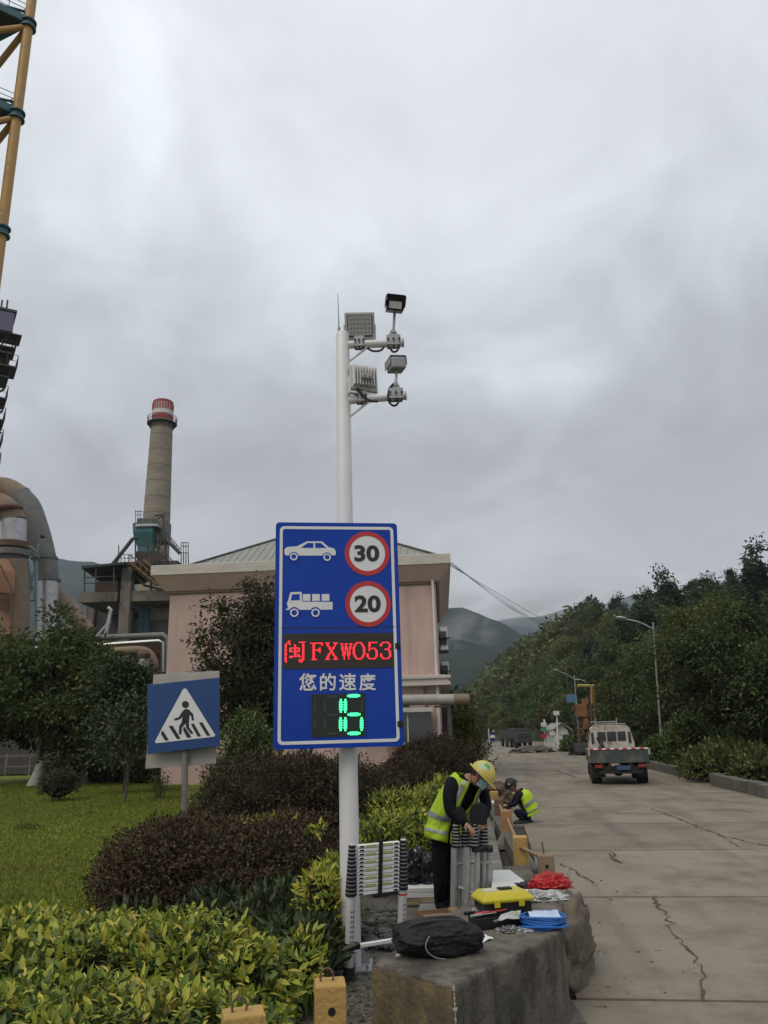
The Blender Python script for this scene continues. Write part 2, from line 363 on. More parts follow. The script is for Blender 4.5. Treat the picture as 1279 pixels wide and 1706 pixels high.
# ------------------------------------------------------------------ far mountains and the near wooded hill
m_mtn = mat('far_forest_slope', (.013, .021, .02), .95, col2=(.034, .046, .04), scale=.035, bump=1., bscale=.05, spec=.1)
def ridge(name, prof, Y, depth, seed, wob=10):
    n = 70; k = 14; vs = []; fs = []
    xs = [p[0] for p in prof]; ys = [p[1] for p in prof]
    for i in range(n+1):
        px = xs[0]+(xs[-1]-xs[0])*i/n; py = float(np.interp(px, xs, ys)); top = at(px, py, Y)
        d = Vector((top.x, top.y, 0)).normalized(); hz = max(top.z, 2)
        for j in range(k+1):
            t = j/k*1.6-1.0; e = max(0., 1-abs(t)**1.25) if t < 0 else max(0., 1-t*1.6)
            p = Vector((top.x, top.y, 0))+d*(t*depth)
            f = mnoise.fractal(p*(3.2/depth)+Vector((seed, 0, 0)), .9, 2, 5)
            vs.append((p.x, p.y, hz*e*(1+.5*f*(abs(t)+.02))-.5+(f*wob*abs(t)*e)))
    for i in range(n):
        for j in range(k): fs.append((i*(k+1)+j, (i+1)*(k+1)+j, (i+1)*(k+1)+j+1, i*(k+1)+j+1))
    b = MB(); b.add(vs, fs); return b.build(name, m_mtn, kind='structure', smooth=True, angle=3.1)
ridge('mountain', [(560, 1080), (650, 1035), (715, 1018), (770, 1011), (800, 1020), (835, 1034), (870, 1054), (910, 1085), (960, 1115), (1060, 1150), (1200, 1180)], 900, 600, 1)
ridge('mountain', [(600, 1080), (740, 1050), (800, 1036), (850, 1028), (905, 1022), (950, 1010), (1000, 1000), (1050, 985), (1100, 990), (1200, 1010), (1500, 1060)], 2300, 900, 5)
ridge('mountain', [(-700, 860), (-200, 890), (60, 925), (105, 934), (150, 937), (230, 955), (330, 985), (480, 1040), (600, 1090)], 1500, 900, 9)
HC = [(700, 300, 1185, 560), (740, 262, 1165, 520), (790, 215, 1138, 480), (840, 165, 1104, 400), (900, 128, 1070, 320), (960, 104, 1034, 260), (1020, 84, 1003, 220), (1080, 66, 988, 185),
      (1150, 54, 974, 160), (1215, 43, 958, 145), (1280, 36, 948, 135), (1400, 32, 930, 125), (1600, 27, 900, 115), (2000, 22, 900, 100)]
def hill_p(px, t):
    xs = [c[0] for c in HC]; yb = float(np.interp(px, xs, [c[1] for c in HC])); py = float(np.interp(px, xs, [c[2] for c in HC])); yr = float(np.interp(px, xs, [c[3] for c in HC]))
    Y = yb+(yr-yb)*t; p = at(px, 1210, Y); zr = at(px, py, yr).z-6.8
    p.z = zr*(max(t, 0)**1.1 if t <= 1 else 1-(t-1)*.9)
    p.z += (2.2*mnoise.fractal(Vector((p.x*.03, p.y*.03, 4)), .9, 2, 3))*min(1, t*3)
    return p
n, k = 60, 24; b = MB()
vs = [hill_p(700+1300*i/n, -.02+1.5*j/k) for i in range(n+1) for j in range(k+1)]
b.add(vs, [(i*(k+1)+j, (i+1)*(k+1)+j, (i+1)*(k+1)+j+1, i*(k+1)+j+1) for i in range(n) for j in range(k)])
b.build('hill', mat('hill_undergrowth', (.022, .028, .012), .95, col2=(.045, .048, .018), scale=.25, bump=.8, bscale=3), kind='structure', smooth=True, angle=3.1)

# ================================================================== FACTORY
m_yel = mat('ochre_paint', (.42, .24, .06), .55, col2=(.36, .2, .055), scale=2, bump=.1, col3=(.2, .11, .05), scale3=1.1, thr3=(.56, .68))
m_teal = mat('teal_paint', (.03, .11, .13), .55, col2=(.022, .08, .1), scale=3, col3=(.05, .05, .04), scale3=1.5, thr3=(.56, .7))
m_dksteel = mat('dark_steel', (.04, .04, .043), .7, col2=(.07, .062, .055), scale=3, bump=.1)
m_rust = mat('rusty_steel', (.13, .075, .045), .85, col2=(.09, .06, .045), scale=4, bump=.2)
m_galv = mat('silver_cladding', (.42, .42, .42), .38, metal=.75, col2=(.3, .3, .3), scale=3, bump=.15, bscale=8)
m_tan = mat('tan_dusty_steel', (.22, .165, .11), .75, col2=(.15, .115, .082), scale=1.2, bump=.12, col3=(.3, .15, .075), scale3=.5, thr3=(.5, .68))
m_grey = mat('grey_dusty_steel', (.17, .165, .155), .65, col2=(.11, .108, .105), scale=1.2, metal=.2, bump=.12)
m_orange = mat('faded_orange_paint', (.38, .18, .09), .7, col2=(.28, .15, .085), scale=1)
m_fconc = mat('factory_concrete', (.2, .175, .14), .88, col2=(.14, .125, .105), scale=.8, bump=.2, bscale=20, col3=(.075, .065, .055), scale3=.5)
m_whiteP = mat('weathered_white_paint', (.62, .62, .6), .6, col2=(.5, .5, .48), scale=3)

# yellow lattice tower whose far right column is in view
T0 = Vector((-22.75, 40, 0)); T1 = T0+Vector((-7.2, -5.4, 0)); T2 = T0+Vector((-8, 3.5, 0)); T3 = T1+Vector((-8, 3.5, 0))
tw = thing('lattice_tower', 'tall ochre tubular steel tower with teal platforms at the left edge of the sky', 'tower', T0)
for q in (T0, T1, T2, T3):
    b = MB(); b.cyl(q, q+Vector((0, 0, 64)), .31, n=18); b.build('column', m_yel, tw, smooth=True)
zs = [at(30, 193, 40).z, at(43, 42, 40).z, at(5, 386, 40).z]
for i, z in enumerate((zs[2], zs[0], zs[1])):
    fl = MB()
    for q in (T0, T1, T2, T3):
        for dz in (-.28, .22): fl.lathe(q+Vector((0, 0, z+dz)), [(.32, -.05), (.5, -.05), (.5, .05), (.32, .05)], 20)
        fl.lathe(q+Vector((0, 0, z)), [(.36, -.25), (.36, .2)], 20)
    build_each(fl, 'flange', m_teal, tw)
for z in zs[:2]:
    dk = MB(); dk.prism([q+Vector((0, 0, z+.35)) for q in (T0, T1, T3, T2)], (0, 0, .08)); dk.build('deck', m_dksteel, tw)
    eb = MB()
    for a, c in ((T0, T1), (T1, T3), (T3, T2), (T2, T0)):
        d = (c-a).normalized(); s_ = Vector((-d.y, d.x, 0))*.12; o_ = Vector((0, 0, z+.05))
        eb.prism([a+s_+o_, c+s_+o_, c-s_+o_, a-s_+o_], (0, 0, .55))
        eb.tube([a+o_+d*.3, a+o_+d*.3+Vector((0, 0, .9)), a+o_+d*1.4+Vector((0, 0, .6))], .1, 6)
    eb.build('edge_beam', m_teal, tw)
    rl = MB()
    for a, c in ((T0, T1), (T2, T0)):
        for q in range(8): rl.cyl(a.lerp(c, q/7)+Vector((0, 0, z+.4)), a.lerp(c, q/7)+Vector((0, 0, z+1.6)), .025, n=5)
        for hh in (.8, 1.2, 1.6): rl.cyl(a+Vector((0, 0, z+hh)), c+Vector((0, 0, z+hh)), .025, n=5)
    rl.build('railing', m_grey, tw)
    for a, c in ((T0, T1), (T0, T2)):
        b = MB(); b.cyl(a+Vector((0, 0, z-.15)), c+Vector((0, 0, z-7.5)), .2, n=12); b.build('brace', m_yel, tw, smooth=True)

# stair tower
st = thing('stair_tower', 'dark steel stair tower with stacked landings below the ochre tower at the left edge', 'tower', at(0, 700, 70).xy.to_3d())
def deck_at(px, py, wd, dp, th, m, nm, rail=True, ang=.55, over=0.):
    c = at(px, py, 70); M = rotz(ang)
    b = MB(); b.box(c+M @ Vector((-wd/2, dp/2, 0)), (wd, dp, th), M); b.build(nm, m, st)
    if rail:
        r = MB(); p0 = c; p1 = c+M @ Vector((-wd, 0, 0)); p2 = c+M @ Vector((0, dp, 0))
        for a, e in ((p0, p1), (p0, p2)):
            for q in range(5): r.cyl(a.lerp(e, q/4), a.lerp(e, q/4)+Vector((0, 0, 1.3)), .03, n=4)
            for hh in (.65, 1.3): r.cyl(a+Vector((0, 0, hh)), e+Vector((0, 0, hh)), .03, n=4)
        r.build('railing', m_dksteel, st)
deck_at(29, 519, 4.5, 3, .25, m_dksteel, 'roof_plate', False)
deck_at(37, 559, 3.6, 2.5, .12, m_dksteel, 'landing', False)
for px, py in ((27, 580), (20, 588), (29, 612), (15, 628), (12, 664), (8, 700), (4, 737), (0, 775)): deck_at(px, py, 4.0, 3.0, .14, m_dksteel, 'landing')
b = MB(); b.box(at(4, 543, 70), (2.0, 2.4, 2.1), rotz(.5)); b.build('motor_house', mat('violet_grey_paint', (.11, .1, .17), .6), st)
b = MB()
for px in (13, 4, -12):
    q0 = at(px, 500, 70.8); b.cyl((q0.x, q0.y, 0), q0, .09, n=6)
build_each(b, 'post', m_dksteel, st)
b = MB()
for i in range(7):
    a = at(10-i*2.5, 612+i*36, 70.6); c = at(-24-i*2.5, 630+i*36, 70.6); b.cyl(a, c, .12, n=5)
build_each(b, 'stair_flight', m_dksteel, st)

# ducts
def duct(name, pts, rpx, Y, m, parent, n=22):
    P_ = smooth_path([at(x, y, Y) for x, y in pts], 6); k = Y/F*1.04
    rs = [r*k for r in np.interp(np.linspace(0, 1, len(P_)), np.linspace(0, 1, len(rpx)), rpx)]
    b = MB(); b.tube(P_, rs, n); return b.build(name, m, parent, smooth=True)
bd = thing('exhaust_duct', 'large grey arching exhaust duct behind the left trees, tan on top', 'duct', at(70, 1000, 58).xy.to_3d())
duct('arch', [(-90, 850), (-40, 822), (5, 813), (36, 830)], [18, 18, 18.5, 20], 59, m_tan, bd)
duct('downcomer', [(30, 829), (46, 846), (60, 880), (72, 920), (79, 955), (80, 968)], [22, 21.5, 20, 18.5, 17.5, 17], 59, m_grey, bd)
duct('lower_sleeve', [(80, 968), (80, 1000), (79, 1080)], [17, 17, 17], 59, m_galv, bd)
b = MB()
for px, py, r in ((80, 966, 18.5), (74, 930, 19.2)):
    a = at(px, py, 59); b.lathe(a, [(r*.047, -.12), (r*.052, -.12), (r*.052, .12), (r*.047, .12)], 26)
build_each(b, 'flange', m_grey, bd)
duct('side_cone', [(92, 990), (110, 1008), (132, 1034), (150, 1050)], [15, 15, 13, 9], 60, m_tan, bd)
b = MB(); b.cyl(at(70, 893, 56.8), at(75, 890, 56.6), .22, n=10); b.build('vent_stub', m_grey, bd)
vd = thing('riser_duct', 'silver clad riser duct with dark flange in front of the arching duct', 'duct', at(24, 1000, 55).xy.to_3d())
duct('elbow', [(-60, 828), (-24, 834), (2, 842), (17, 856), (23, 870)], [19, 19, 19.5, 19.5, 19], 55, m_tan, vd)
duct('cladding', [(23, 868), (23, 908)], [20, 20], 55, m_galv, vd)
b = MB(); a = at(20, 848, 55)
b.tube(smooth_path([at(-40, 872, 54.0), at(-10, 848, 54.0), at(15, 843, 54.0), at(36, 846, 55)], 4), .2, 8); b.build('band', mat('oxide_red', (.13, .055, .045), .8), vd, smooth=True)
for py, r, m in ((909, 27, m_rust), (922, 28, m_grey), (930, 24, m_dksteel)):
    b = MB(); a = at(20, py, 55); k = 55/F*1.02; b.lathe(a, [(r*k*.9, -.22), (r*k, -.22), (r*k, .22), (r*k*.9, .22)], 28); b.build('flange', m, vd)
duct('lower_riser', [(20, 932), (22, 960), (24, 1000), (24, 1100)], [23, 23, 23, 23], 55, m_tan, vd)
duct('orange_cone', [(-6, 940), (0, 960), (4, 985), (4, 1000)], [20, 23, 18, 14], 53.6, m_orange, vd)
b = MB()
for i in range(9): b.cyl(at(-2, 990+i*3.4, 52.6), at(20, 990+i*3.4, 52.6), .055, n=5)
b.cyl(at(-8, 985, 52.6), at(24, 985+5, 52.6), .1, n=6); b.cyl(at(20, 985, 52.5), at(20, 1090, 52.5), .09, n=6); b.cyl(at(0, 940, 52.5), at(24, 990, 52.5), .07, n=6)
b.build('ladder_cage', m_rust, vd)
b = MB()
for a, c in (((46, 915), (60, 925)), ((60, 925), (66, 905)), ((47, 940), (60, 1000)), ((60, 940), (47, 1000)), ((48, 935), (48, 1090)), ((61, 935), (61, 1090)), ((48, 1000), (61, 1000)), ((46, 922), (66, 928)), ((47, 908), (64, 922))):
    b.cyl(at(*a, 56.5), at(*c, 56.5), .09, n=6)
build_each(b, 'lattice_strut', mat('pale_blue_paint', (.2, .27, .3), .6), vd)

# chimney
CX = at(262, 850, 110); cz = lambda py: at(265, py, 110).z
ch = thing('chimney', 'tall tapering concrete chimney with red and white crown behind the pink building', 'chimney', (CX.x, 110, 0))
rr = lambda z: 1.93-(z-34.8)*(.34/14.6)
zt = cz(671); zc = cz(702)
b = MB(); prof = []
z = 0.
while z < zc: prof.append((rr(z), z)); z += 1.25
prof.append((rr(zc), zc)); b.lathe((CX.x, 110, 0), prof, 40)
b.build('shaft', mat('chimney_concrete', (.27, .235, .18), .9, col2=(.2, .175, .14), scale=.25, stretch=(1, 1, 3.5), bump=.3, bscale=3, col3=(.14, .12, .1), scale3=.5, thr3=(.55, .75)), ch, smooth=True)
b = MB()
for i in range(1, 12): b.lathe((CX.x, 110, zc-i*2.5), [(rr(zc-i*2.5)+.0, -.05), (rr(zc-i*2.5)+.035, -.03), (rr(zc-i*2.5)+.035, .03), (rr(zc-i*2.5), .05)], 40)
build_each(b, 'pour_joint', mat('chimney_joint', (.22, .19, .15), .9), ch)
m_red = mat('chimney_red', (.34, .045, .03), .7, col2=(.26, .04, .03), scale=2); m_wh = mat('chimney_white', (.6, .58, .55), .7, col2=(.48, .46, .43), scale=2)
zb = [zc, cz(694), cz(686), cz(675), zt]
for (z0, z1, m, nm) in ((zb[0], zb[1], m_red, 'red_band'), (zb[1], zb[2], m_wh, 'white_band'), (zb[2], zb[3], m_wh, 'striped_band'), (zb[3], zt, m_red, 'red_rim')):
    b = MB(); b.lathe((CX.x, 110, 0), [(rr(z0)+.02, z0), (rr(z1)+.02, z1)], 40); b.build(nm, m, ch, smooth=True)
for i in range(24):
    a = 2*math.pi*i/24; rm = rr(zb[2])+.05; b = MB()
    b.box((CX.x+rm*math.cos(a), 110+rm*math.sin(a), (zb[2]+zb[3])/2), (.05, .24, zb[3]-zb[2]), rotz(a)); b.build('stripe', m_red, ch)
b = MB(); b.lathe((CX.x, 110, zt), [(rr(zt)-.15, -.3), (rr(zt)-.1, .12), (rr(zt)-.3, .12), (rr(zt)-.3, -.3)], 40); b.build('cap_ring', m_dksteel, ch)
zg = cz(707); b = MB(); b.lathe((CX.x, 110, zg), [(1.5, -.12), (2.25, -.05), (2.25, .05), (1.5, .05)], 40)
for i in range(28):
    a = 2*math.pi*i/28; p = Vector((CX.x+2.2*math.cos(a), 110+2.2*math.sin(a), zg)); b.cyl(p, p+Vector((0, 0, 1.1)), .04, n=5)
    b.cyl((CX.x+1.6*math.cos(a), 110+1.6*math.sin(a), zg-.9), (CX.x+2.1*math.cos(a), 110+2.1*math.sin(a), zg-.05), .05, n=5)
for hh in (.55, 1.1): b.tube([(CX.x+2.2*math.cos(2*math.pi*i/32), 110+2.2*math.sin(2*math.pi*i/32), zg+hh) for i in range(32)], .035, 5, closed=True)
b.build('gallery', m_dksteel, ch)

# raw mill frame: concrete frame, teal hopper, canopy, stairs
KY = 72.; kq = KY/F*1.03
kl = thing('mill_frame', 'dusty concrete process frame with teal hopper and rusty stairs left of the pink building', 'plant structure', at(205, 1080, KY).xy.to_3d())
def kbox(nm, x0, y0, x1, y1, m, dY=0., dep=1.5, par=None):
    ym = (y0+y1)/2; a = at(x0, ym, KY+dY); c = at(x1, ym, KY+dY); a.z = at((x0+x1)/2, y1, KY+dY).z; c.z = at((x0+x1)/2, y0, KY+dY).z; b = MB()
    b.box(((a.x+c.x)/2, KY+dY+dep/2, (a.z+c.z)/2), (abs(c.x-a.x), dep, abs(c.z-a.z))); return b.build(nm, m, par or kl, bevel=.03)
def kbar(b, p, q, r, dY=0., n=6): b.cyl(at(*p, KY+dY), at(*q, KY+dY), r, n=n)
kbox('column', 196, 945, 213, 1160, m_fconc, 0, .9); kbox('column', 280, 985, 296, 1160, m_fconc, 6, .9); kbox('column', 142, 1000, 152, 1160, m_fconc, 8, .9)
kbox('floor_beam', 132, 986, 196, 1003, m_fconc, .2, 9); kbox('floor_beam', 213, 983, 300, 1001, m_fconc, .25, 9)
kbox('parapet', 158, 968, 196, 985, m_rust, .3, .3)
kbox('back_wall', 200, 1003, 300, 1160, m_dksteel, 8, .3); kbox('back_wall', 140, 1003, 198, 1160, m_dksteel, 8.5, .3)
kbox('beige_panel', 250, 1012, 300, 1033, mat('beige_sheet', (.3, .26, .2), .8), 4, .2); kbox('grey_panel', 250, 1034, 300, 1090, m_grey, 4.2, .2)
b = MB(); b.cyl(at(241, 1003, KY+3), at(241, 1160, KY+3), 9*kq, n=18); b.build('teal_pipe', m_teal, kl, smooth=True)
b = MB(); b.prism([at(136, 943, KY-1), at(207, 936, KY-1), at(207, 940, KY-1), at(136, 947, KY-1)], (0, 7, -.5)); b.build('canopy', mat('dark_teal_sheet', (.02, .035, .038), .7), kl)
b = MB()
for x in (141, 160, 190): kbar(b, (x, 945), (x, 986), .07, -.7)
for y in (962, 972): kbar(b, (141, y), (196, y-2), .05, -.7)
build_each(b, 'canopy_post', m_dksteel, kl)
kbox('cabin', 165, 948, 196, 986, mat('dark_teal_sheet', (.02, .035, .038), .7), 3, 2)
kbox('roof_slab', 193, 935, 296, 942, m_dksteel, 0, 8)
hp = MB(); a0 = at(229, 876, KY); rim = kq
def ring4(y0, hw, hd): c = at(244, y0, KY+2); return [Vector((c.x-hw, c.y-hd, c.z)), Vector((c.x+hw, c.y-hd, c.z)), Vector((c.x+hw, c.y+hd, c.z)), Vector((c.x-hw, c.y+hd, c.z))]
rs = [ring4(876, 17*kq, 1.2), ring4(891, 16.5*kq, 1.2), ring4(902, 15*kq, 1.0), ring4(914, 11*kq, .8), ring4(925, 11*kq, .8)]
hp.add([v for r in rs for v in r], [(i*4+j, (i+1)*4+j, (i+1)*4+(j+1) % 4, i*4+(j+1) % 4) for i in range(4) for j in range(4)]+[(0, 1, 2, 3)])
hp.build('hopper', mat('hopper_teal', (.05, .17, .17), .55, col2=(.035, .12, .13), scale=.8, col3=(.07, .06, .05), scale3=.8, thr3=(.55, .72)), kl)
kbox('hopper_rim', 226, 873, 263, 877, m_galv, .6, 3); kbox('hopper_cap', 228, 863, 258, 873, m_fconc, 1, 2.2)
kbox('hopper_base', 226, 918, 262, 928, m_dksteel, 1, 2); kbox('machine_block', 228, 928, 262, 940, m_rust, 1, 2); kbox('duct_box', 258, 866, 276, 900, m_grey, 2, 2)
b = MB()
for p, q, r in (((188, 940), (222, 897), .2), ((222, 897), (230, 896), .18), ((276, 898), (300, 922), .16), ((226, 897), (226, 940), .08), ((263, 890), (263, 942), .09), ((272, 858), (278, 942), .1), ((258, 859), (274, 857), .1), ((262, 866), (272, 858), .07),
                ((198, 908), (198, 935), .05), ((246, 905), (252, 942), .12), ((255, 905), (255, 942), .1), ((262, 918), (285, 940), .1), ((270, 900), (262, 920), .09)): kbar(b, p, q, r, -.2)
build_each(b, 'chute_pipe', m_dksteel, kl)
b = MB()
for i in range(7):
    x, y = 278+i*4, 886+i*5.2; kbar(b, (x, y), (x, y+13), .035, .4)
for dy in (0, 5): kbar(b, (278, 886+dy), (302, 917+dy), .035, .4)
for x in (302, 306, 310, 314): kbar(b, (x, 904), (x, 924), .035, .4); kbar(b, (x, 922), (x, 942), .05, .4)
for y in (904, 910, 921): kbar(b, (302, y), (314, y), .04, .4)
for i in range(5): kbar(b, (266+i*6, 912+i*6), (266+i*6, 926+i*6), .035, .6)
for dy in (0, 6): kbar(b, (266, 912+dy), (292, 938+dy), .04, .6)
for x in (226, 230, 234): kbar(b, (x, 850), (x, 873), .03, .8)
for y in (852, 858): kbar(b, (225, y), (238, y), .03, .8)
for x in (196, 202, 208, 214, 220): kbar(b, (x, 924), (x, 936), .03, .2)
for y in (924, 930): kbar(b, (196, y), (222, y), .03, .2)
build_each(b, 'railing', m_dksteel, kl)
for i in range(12):
    t = i/11; b = MB(); c = at(226+t*46, 938+t*36, KY-.6); b.box(c, (1.9, .28, .07)); b.build('stair_tread', m_rust, kl)
b = MB()
for dx, dy in ((-9, 1), (13, -3)): kbar(b, (226+dx, 936+dy), (272+dx, 974+dy), .1, -.8)
for i in range(6):
    t = i/5; kbar(b, (216+t*46, 938+t*36), (216+t*46, 924+t*36), .04, -.9)
kbar(b, (216, 924), (262, 962), .05, -.9); kbar(b, (213, 945), (240, 975), .08, 1.)
build_each(b, 'stair_stringer', mat('worn_ochre', (.2, .13, .06), .8, col2=(.13, .09, .05), scale=3), kl)
b = MB()
for p, q in (((214, 990), (222, 960)), ((222, 960), (222, 985)), ((250, 1008), (270, 1030)), ((215, 1060), (232, 1030)), ((240, 975), (300, 990)), ((252, 985), (252, 965)), ((216, 1020), (238, 1066))): kbar(b, p, q, .11, 1.2)
build_each(b, 'cross_brace', m_dksteel, kl)

# pipe rack and tan bypass pipe in front of it
pr = thing('pipe_rack', 'pale steel pipe rack with two beams bending down beside the pink wall', 'pipe rack', at(280, 1200, 42).xy.to_3d())
b = MB(); b.tube([at(60, 1068, 42.4), at(148, 1063, 42.4), at(272, 1058, 42.2), at(280, 1064, 42.1), at(281, 1230, 42.1)], .16, 10); b.build('pipe', m_grey, pr, smooth=True)
b = MB(); b.tube([at(60, 1080, 42), at(160, 1075, 42), at(265, 1068, 42), at(272, 1071, 42), at(272, 1230, 42)], .12, 8); b.build('pipe', m_galv, pr, smooth=True)
b = MB(); b.box(at(240, 1078, 42.6), (4.6, .3, .25)); b.box(at(240, 1086, 43.2), (4.6, .3, .3)); build_each(b, 'beam', m_rust, pr)
b = MB(); b.tube([at(172, 1130, 44), at(176, 1060, 44), at(185, 1016, 44), at(180, 1013, 44)], .13, 8); b.cyl(at(160, 1062, 44), at(184, 1035, 44), .1, n=6); b.build('vent_pipe', m_galv, pr, smooth=True)
b = MB(); b.cyl(at(176, 1085, 41.8), at(176, 1230, 41.8), .18); b.build('post', m_grey, pr)
tp = thing('bypass_pipe', 'fat tan pipe bending down into torn silver lagging below the pipe rack', 'pipe', at(250, 1200, 40).xy.to_3d())
b = MB(); b.tube(smooth_path([at(150, 1090, 40.4), at(182, 1087, 40.4), at(225, 1084, 40), at(246, 1088, 40), at(257, 1106, 40), at(257, 1130, 40), at(256, 1220, 40)], 5), 7.5*40/F*1.02, 16); b.build('run', m_tan, tp, smooth=True)
b = MB(); b.tube([at(240, 1092, 39.2), at(240, 1104, 39.2), at(238, 1220, 39.2)], [.2, .32, .3], 14); b.build('lagging', mat('torn_lagging', (.35, .36, .35), .5, metal=.4, col2=(.12, .13, .11), scale=4, bump=.6, bscale=9), tp, smooth=True)
b = MB(); b.lathe(at(240, 1090, 39.2), [(.3, -.2), (.34, 0), (.22, .18), (.1, .2)], 16); b.build('elbow_collar', m_rust, tp, smooth=True)

# ================================================================== PINK BUILDING
BR = at(733, 1128, 31.8); BR.z = 0
bx = Vector((-1, .065, 0)).normalized(); by = Vector((.065, 1, 0)).normalized()
BW, BD = 11.35, 12.0
ze = at(745, 923, 31.2).z
def bl(u, v, z): return BR+bx*u+by*v+Vector((0, 0, z))
m_pink = mat('pink_render', (.53, .37, .34), .88, col2=(.41, .3, .264), scale=.7, bump=.12, bscale=60, col3=(.35, .265, .23), scale3=.35, thr3=(.5, .75), stretch=(1, 1, .35), col4=(.25, .19, .165), scale4=2.2, stretch4=(1, 1, .05), thr4=(.55, .75), amt4=.55)
m_pinkd = mat('pink_cornice', (.5, .38, .335), .85, col2=(.43, .32, .28), scale=.8, bump=.1)
m_fascia = mat('cream_fascia', (.5, .47, .42), .8, col2=(.4, .37, .33), scale=1.2, stretch=(1, 1, 4))
pb = thing('pink_building', 'pink rendered two storey building with deep cornice and grey green hipped roof', 'building', BR)
b = MB(); b.prism([bl(0, 0, 0), bl(BW, 0, 0), bl(BW, BD, 0), bl(0, BD, 0)], (0, 0, ze-.9)); b.build('wall', m_pink, pb)
def rim(prof, nm, m):
    b = MB(); vs = []
    for o_, z in prof: vs += [bl(-o_, -o_, z), bl(BW+o_, -o_, z), bl(BW+o_, BD+o_, z), bl(-o_, BD+o_, z)]
    b.add(vs, [(i*4+j, (i+1)*4+j, (i+1)*4+(j+1) % 4, i*4+(j+1) % 4) for i in range(len(prof)-1) for j in range(4)]); return b.build(nm, m, pb)
rim([(.06, ze-1.14), (.1, ze-1.1), (.1, ze-1.02)], 'cornice_band', mat('dark_band', (.2, .15, .13), .9))
rim([(.0, ze-1.04), (.16, ze-1.02), (.62, ze-.42)], 'cornice', m_pinkd)
rim([(.6, ze-.42), (.66, ze-.4), (.66, ze), (.6, ze+.03), (-.6, ze+.03)], 'fascia', m_fascia)
AP = at(545, 874, 31.8+6); ru = (AP-BR).dot(bx); rv = BD/2
m_roof = mat('grey_green_roof_sheet', (.23, .24, .21), .6, col2=(.2, .21, .185), scale=.6, stretch=(3, 3, .4), bump=.1)
b = MB(); ins = .5; cs = [bl(-.0+ins*0-.1, ins-.6, ze+.06), bl(BW-ins*1.6, ins-.6, ze+.06), bl(BW-ins*1.6, BD, ze+.06), bl(-.1, BD, ze+.06), AP]
b.add(cs, [(1, 0, 4), (0, 3, 4), (3, 2, 4), (2, 1, 4), (0, 1, 2, 3)]); rf = b.build('roof', m_roof, pb)
b = MB()
for i in range(1, 34):
    t = i/34; p = cs[0].lerp(cs[1], t); apx = (AP-cs[0]).dot((cs[1]-cs[0]).normalized())/(cs[1]-cs[0]).length
    f = min(t/apx, (1-t)/(1-apx)) if 0 < apx < 1 else .5
    foot = cs[0].lerp(cs[1], apx); q = p+(AP-foot)*f*.985; b.tube([p+Vector((0, -.02, .02)), q+Vector((0, -.02, .02))], .012, 4)
build_each(b, 'roof_seam', m_roof, rf)
b = MB()
for c_ in cs[:2]: b.cyl(c_+Vector((0, 0, .03)), AP+Vector((0, 0, .03)), .06, n=6)
build_each(b, 'hip_cap', m_dksteel, rf)
zl = at(735, 1135, 31.3).z
rim([(0, zl-.16), (.42, zl-.13), (.42, zl+.0), (.36, zl+.0), (.36, zl+.1), (.44, zl+.14), (.44, zl+.24), (0, zl+.3)], 'storey_ledge', m_fascia)
b = MB(); b.tube([bl(.12, -.14, ze-1.0), bl(.12, -.14, .1)], .06, 8); b.build('downpipe', m_whiteP, pb, smooth=True)
b = MB(); b.tube([bl(.6, -.1, zl-.2), bl(.6, -.1, .1)], .05, 8); b.build('downpipe', m_grey, pb, smooth=True)
wn = MB(); wc = at(688, 1210, 31.6); wn.box(wc+Vector((-.2, -.02, 0)), (1.9, .1, 1.25)); wo = wn.build('window', mat('dark_window_glass', (.05, .06, .07), .12, spec=.7), pb)
b = MB(); b.box(wc+Vector((-.2, -.12, .62)), (2.0, .25, .16)); b.build('lintel', m_whiteP, wo)
b = MB(); b.box(wc+Vector((-.2, -.08, -.64)), (2.0, .18, .08)); b.box(wc+Vector((-.2, -.08, 0)), (.06, .06, 1.2)); b.build('frame', m_whiteP, wo)
for v, z, h_ in ((.9, at(738, 1062, 32).z, .95), (1.7, at(741, 1118, 33).z, .8)):
    a = thing('air_conditioner', 'white outdoor unit bracketed high on the side of the pink building' if v < 1 else 'white outdoor unit on the pink side wall just above the ledge', 'air conditioner', bl(-.05, v, z-h_/2), group='outdoor units on the pink wall')
    b = MB(); b.box(bl(-.22, v, z), (.32, .8, h_)); b.build('casing', m_whiteP, a, bevel=.02)
    b = MB(); b.lathe(bl(-.22, v-.42, z), [(.28, -.01), (.28, .01)], 20); b.box(bl(-.22, v-.42, z), (.26, .04, h_*.6)); b.build('fan_grille', m_dksteel, a)
    b = MB(); b.box(bl(-.2, v-.3, z-h_/2-.05), (.45, .05, .06)); b.box(bl(-.2, v+.3, z-h_/2-.05), (.45, .05, .06)); build_each(b, 'bracket', m_dksteel, a)
hpn = thing('service_pipe', 'fat pale grey pipe with tan end cap running in front of the pink wall', 'pipe', at(783, 1240, 30.6).xy.to_3d())
y0 = 30.5; p0, p1, p2 = at(560, 1168, y0+.3), at(757, 1165, y0), at(783, 1165, y0)
b = MB(); b.cyl(p0, p1, .2, n=18); b.build('lagged_run', mat('pale_lagging', (.34, .33, .31), .6, col2=(.25, .24, .22), scale=3), hpn, smooth=True)
b = MB(); b.tube([p1, p2-Vector((.05, 0, 0)), p2-Vector((.01, 0, 0)), p2], [.21, .21, .17, .08], 18); b.build('end_cap', m_tan, hpn, smooth=True)
b = MB(); b.cyl(at(748, 1168, y0+.05), Vector((at(748, 1168, y0).x, y0+.05, 0)), .09, n=8); b.build('support', m_dksteel, hpn)
b = MB(); b.box(at(735, 1177, y0+.1), (.5, .3, .08)); b.box(at(672, 1177, y0+.2), (.5, .3, .08)); build_each(b, 'saddle', m_dksteel, hpn)
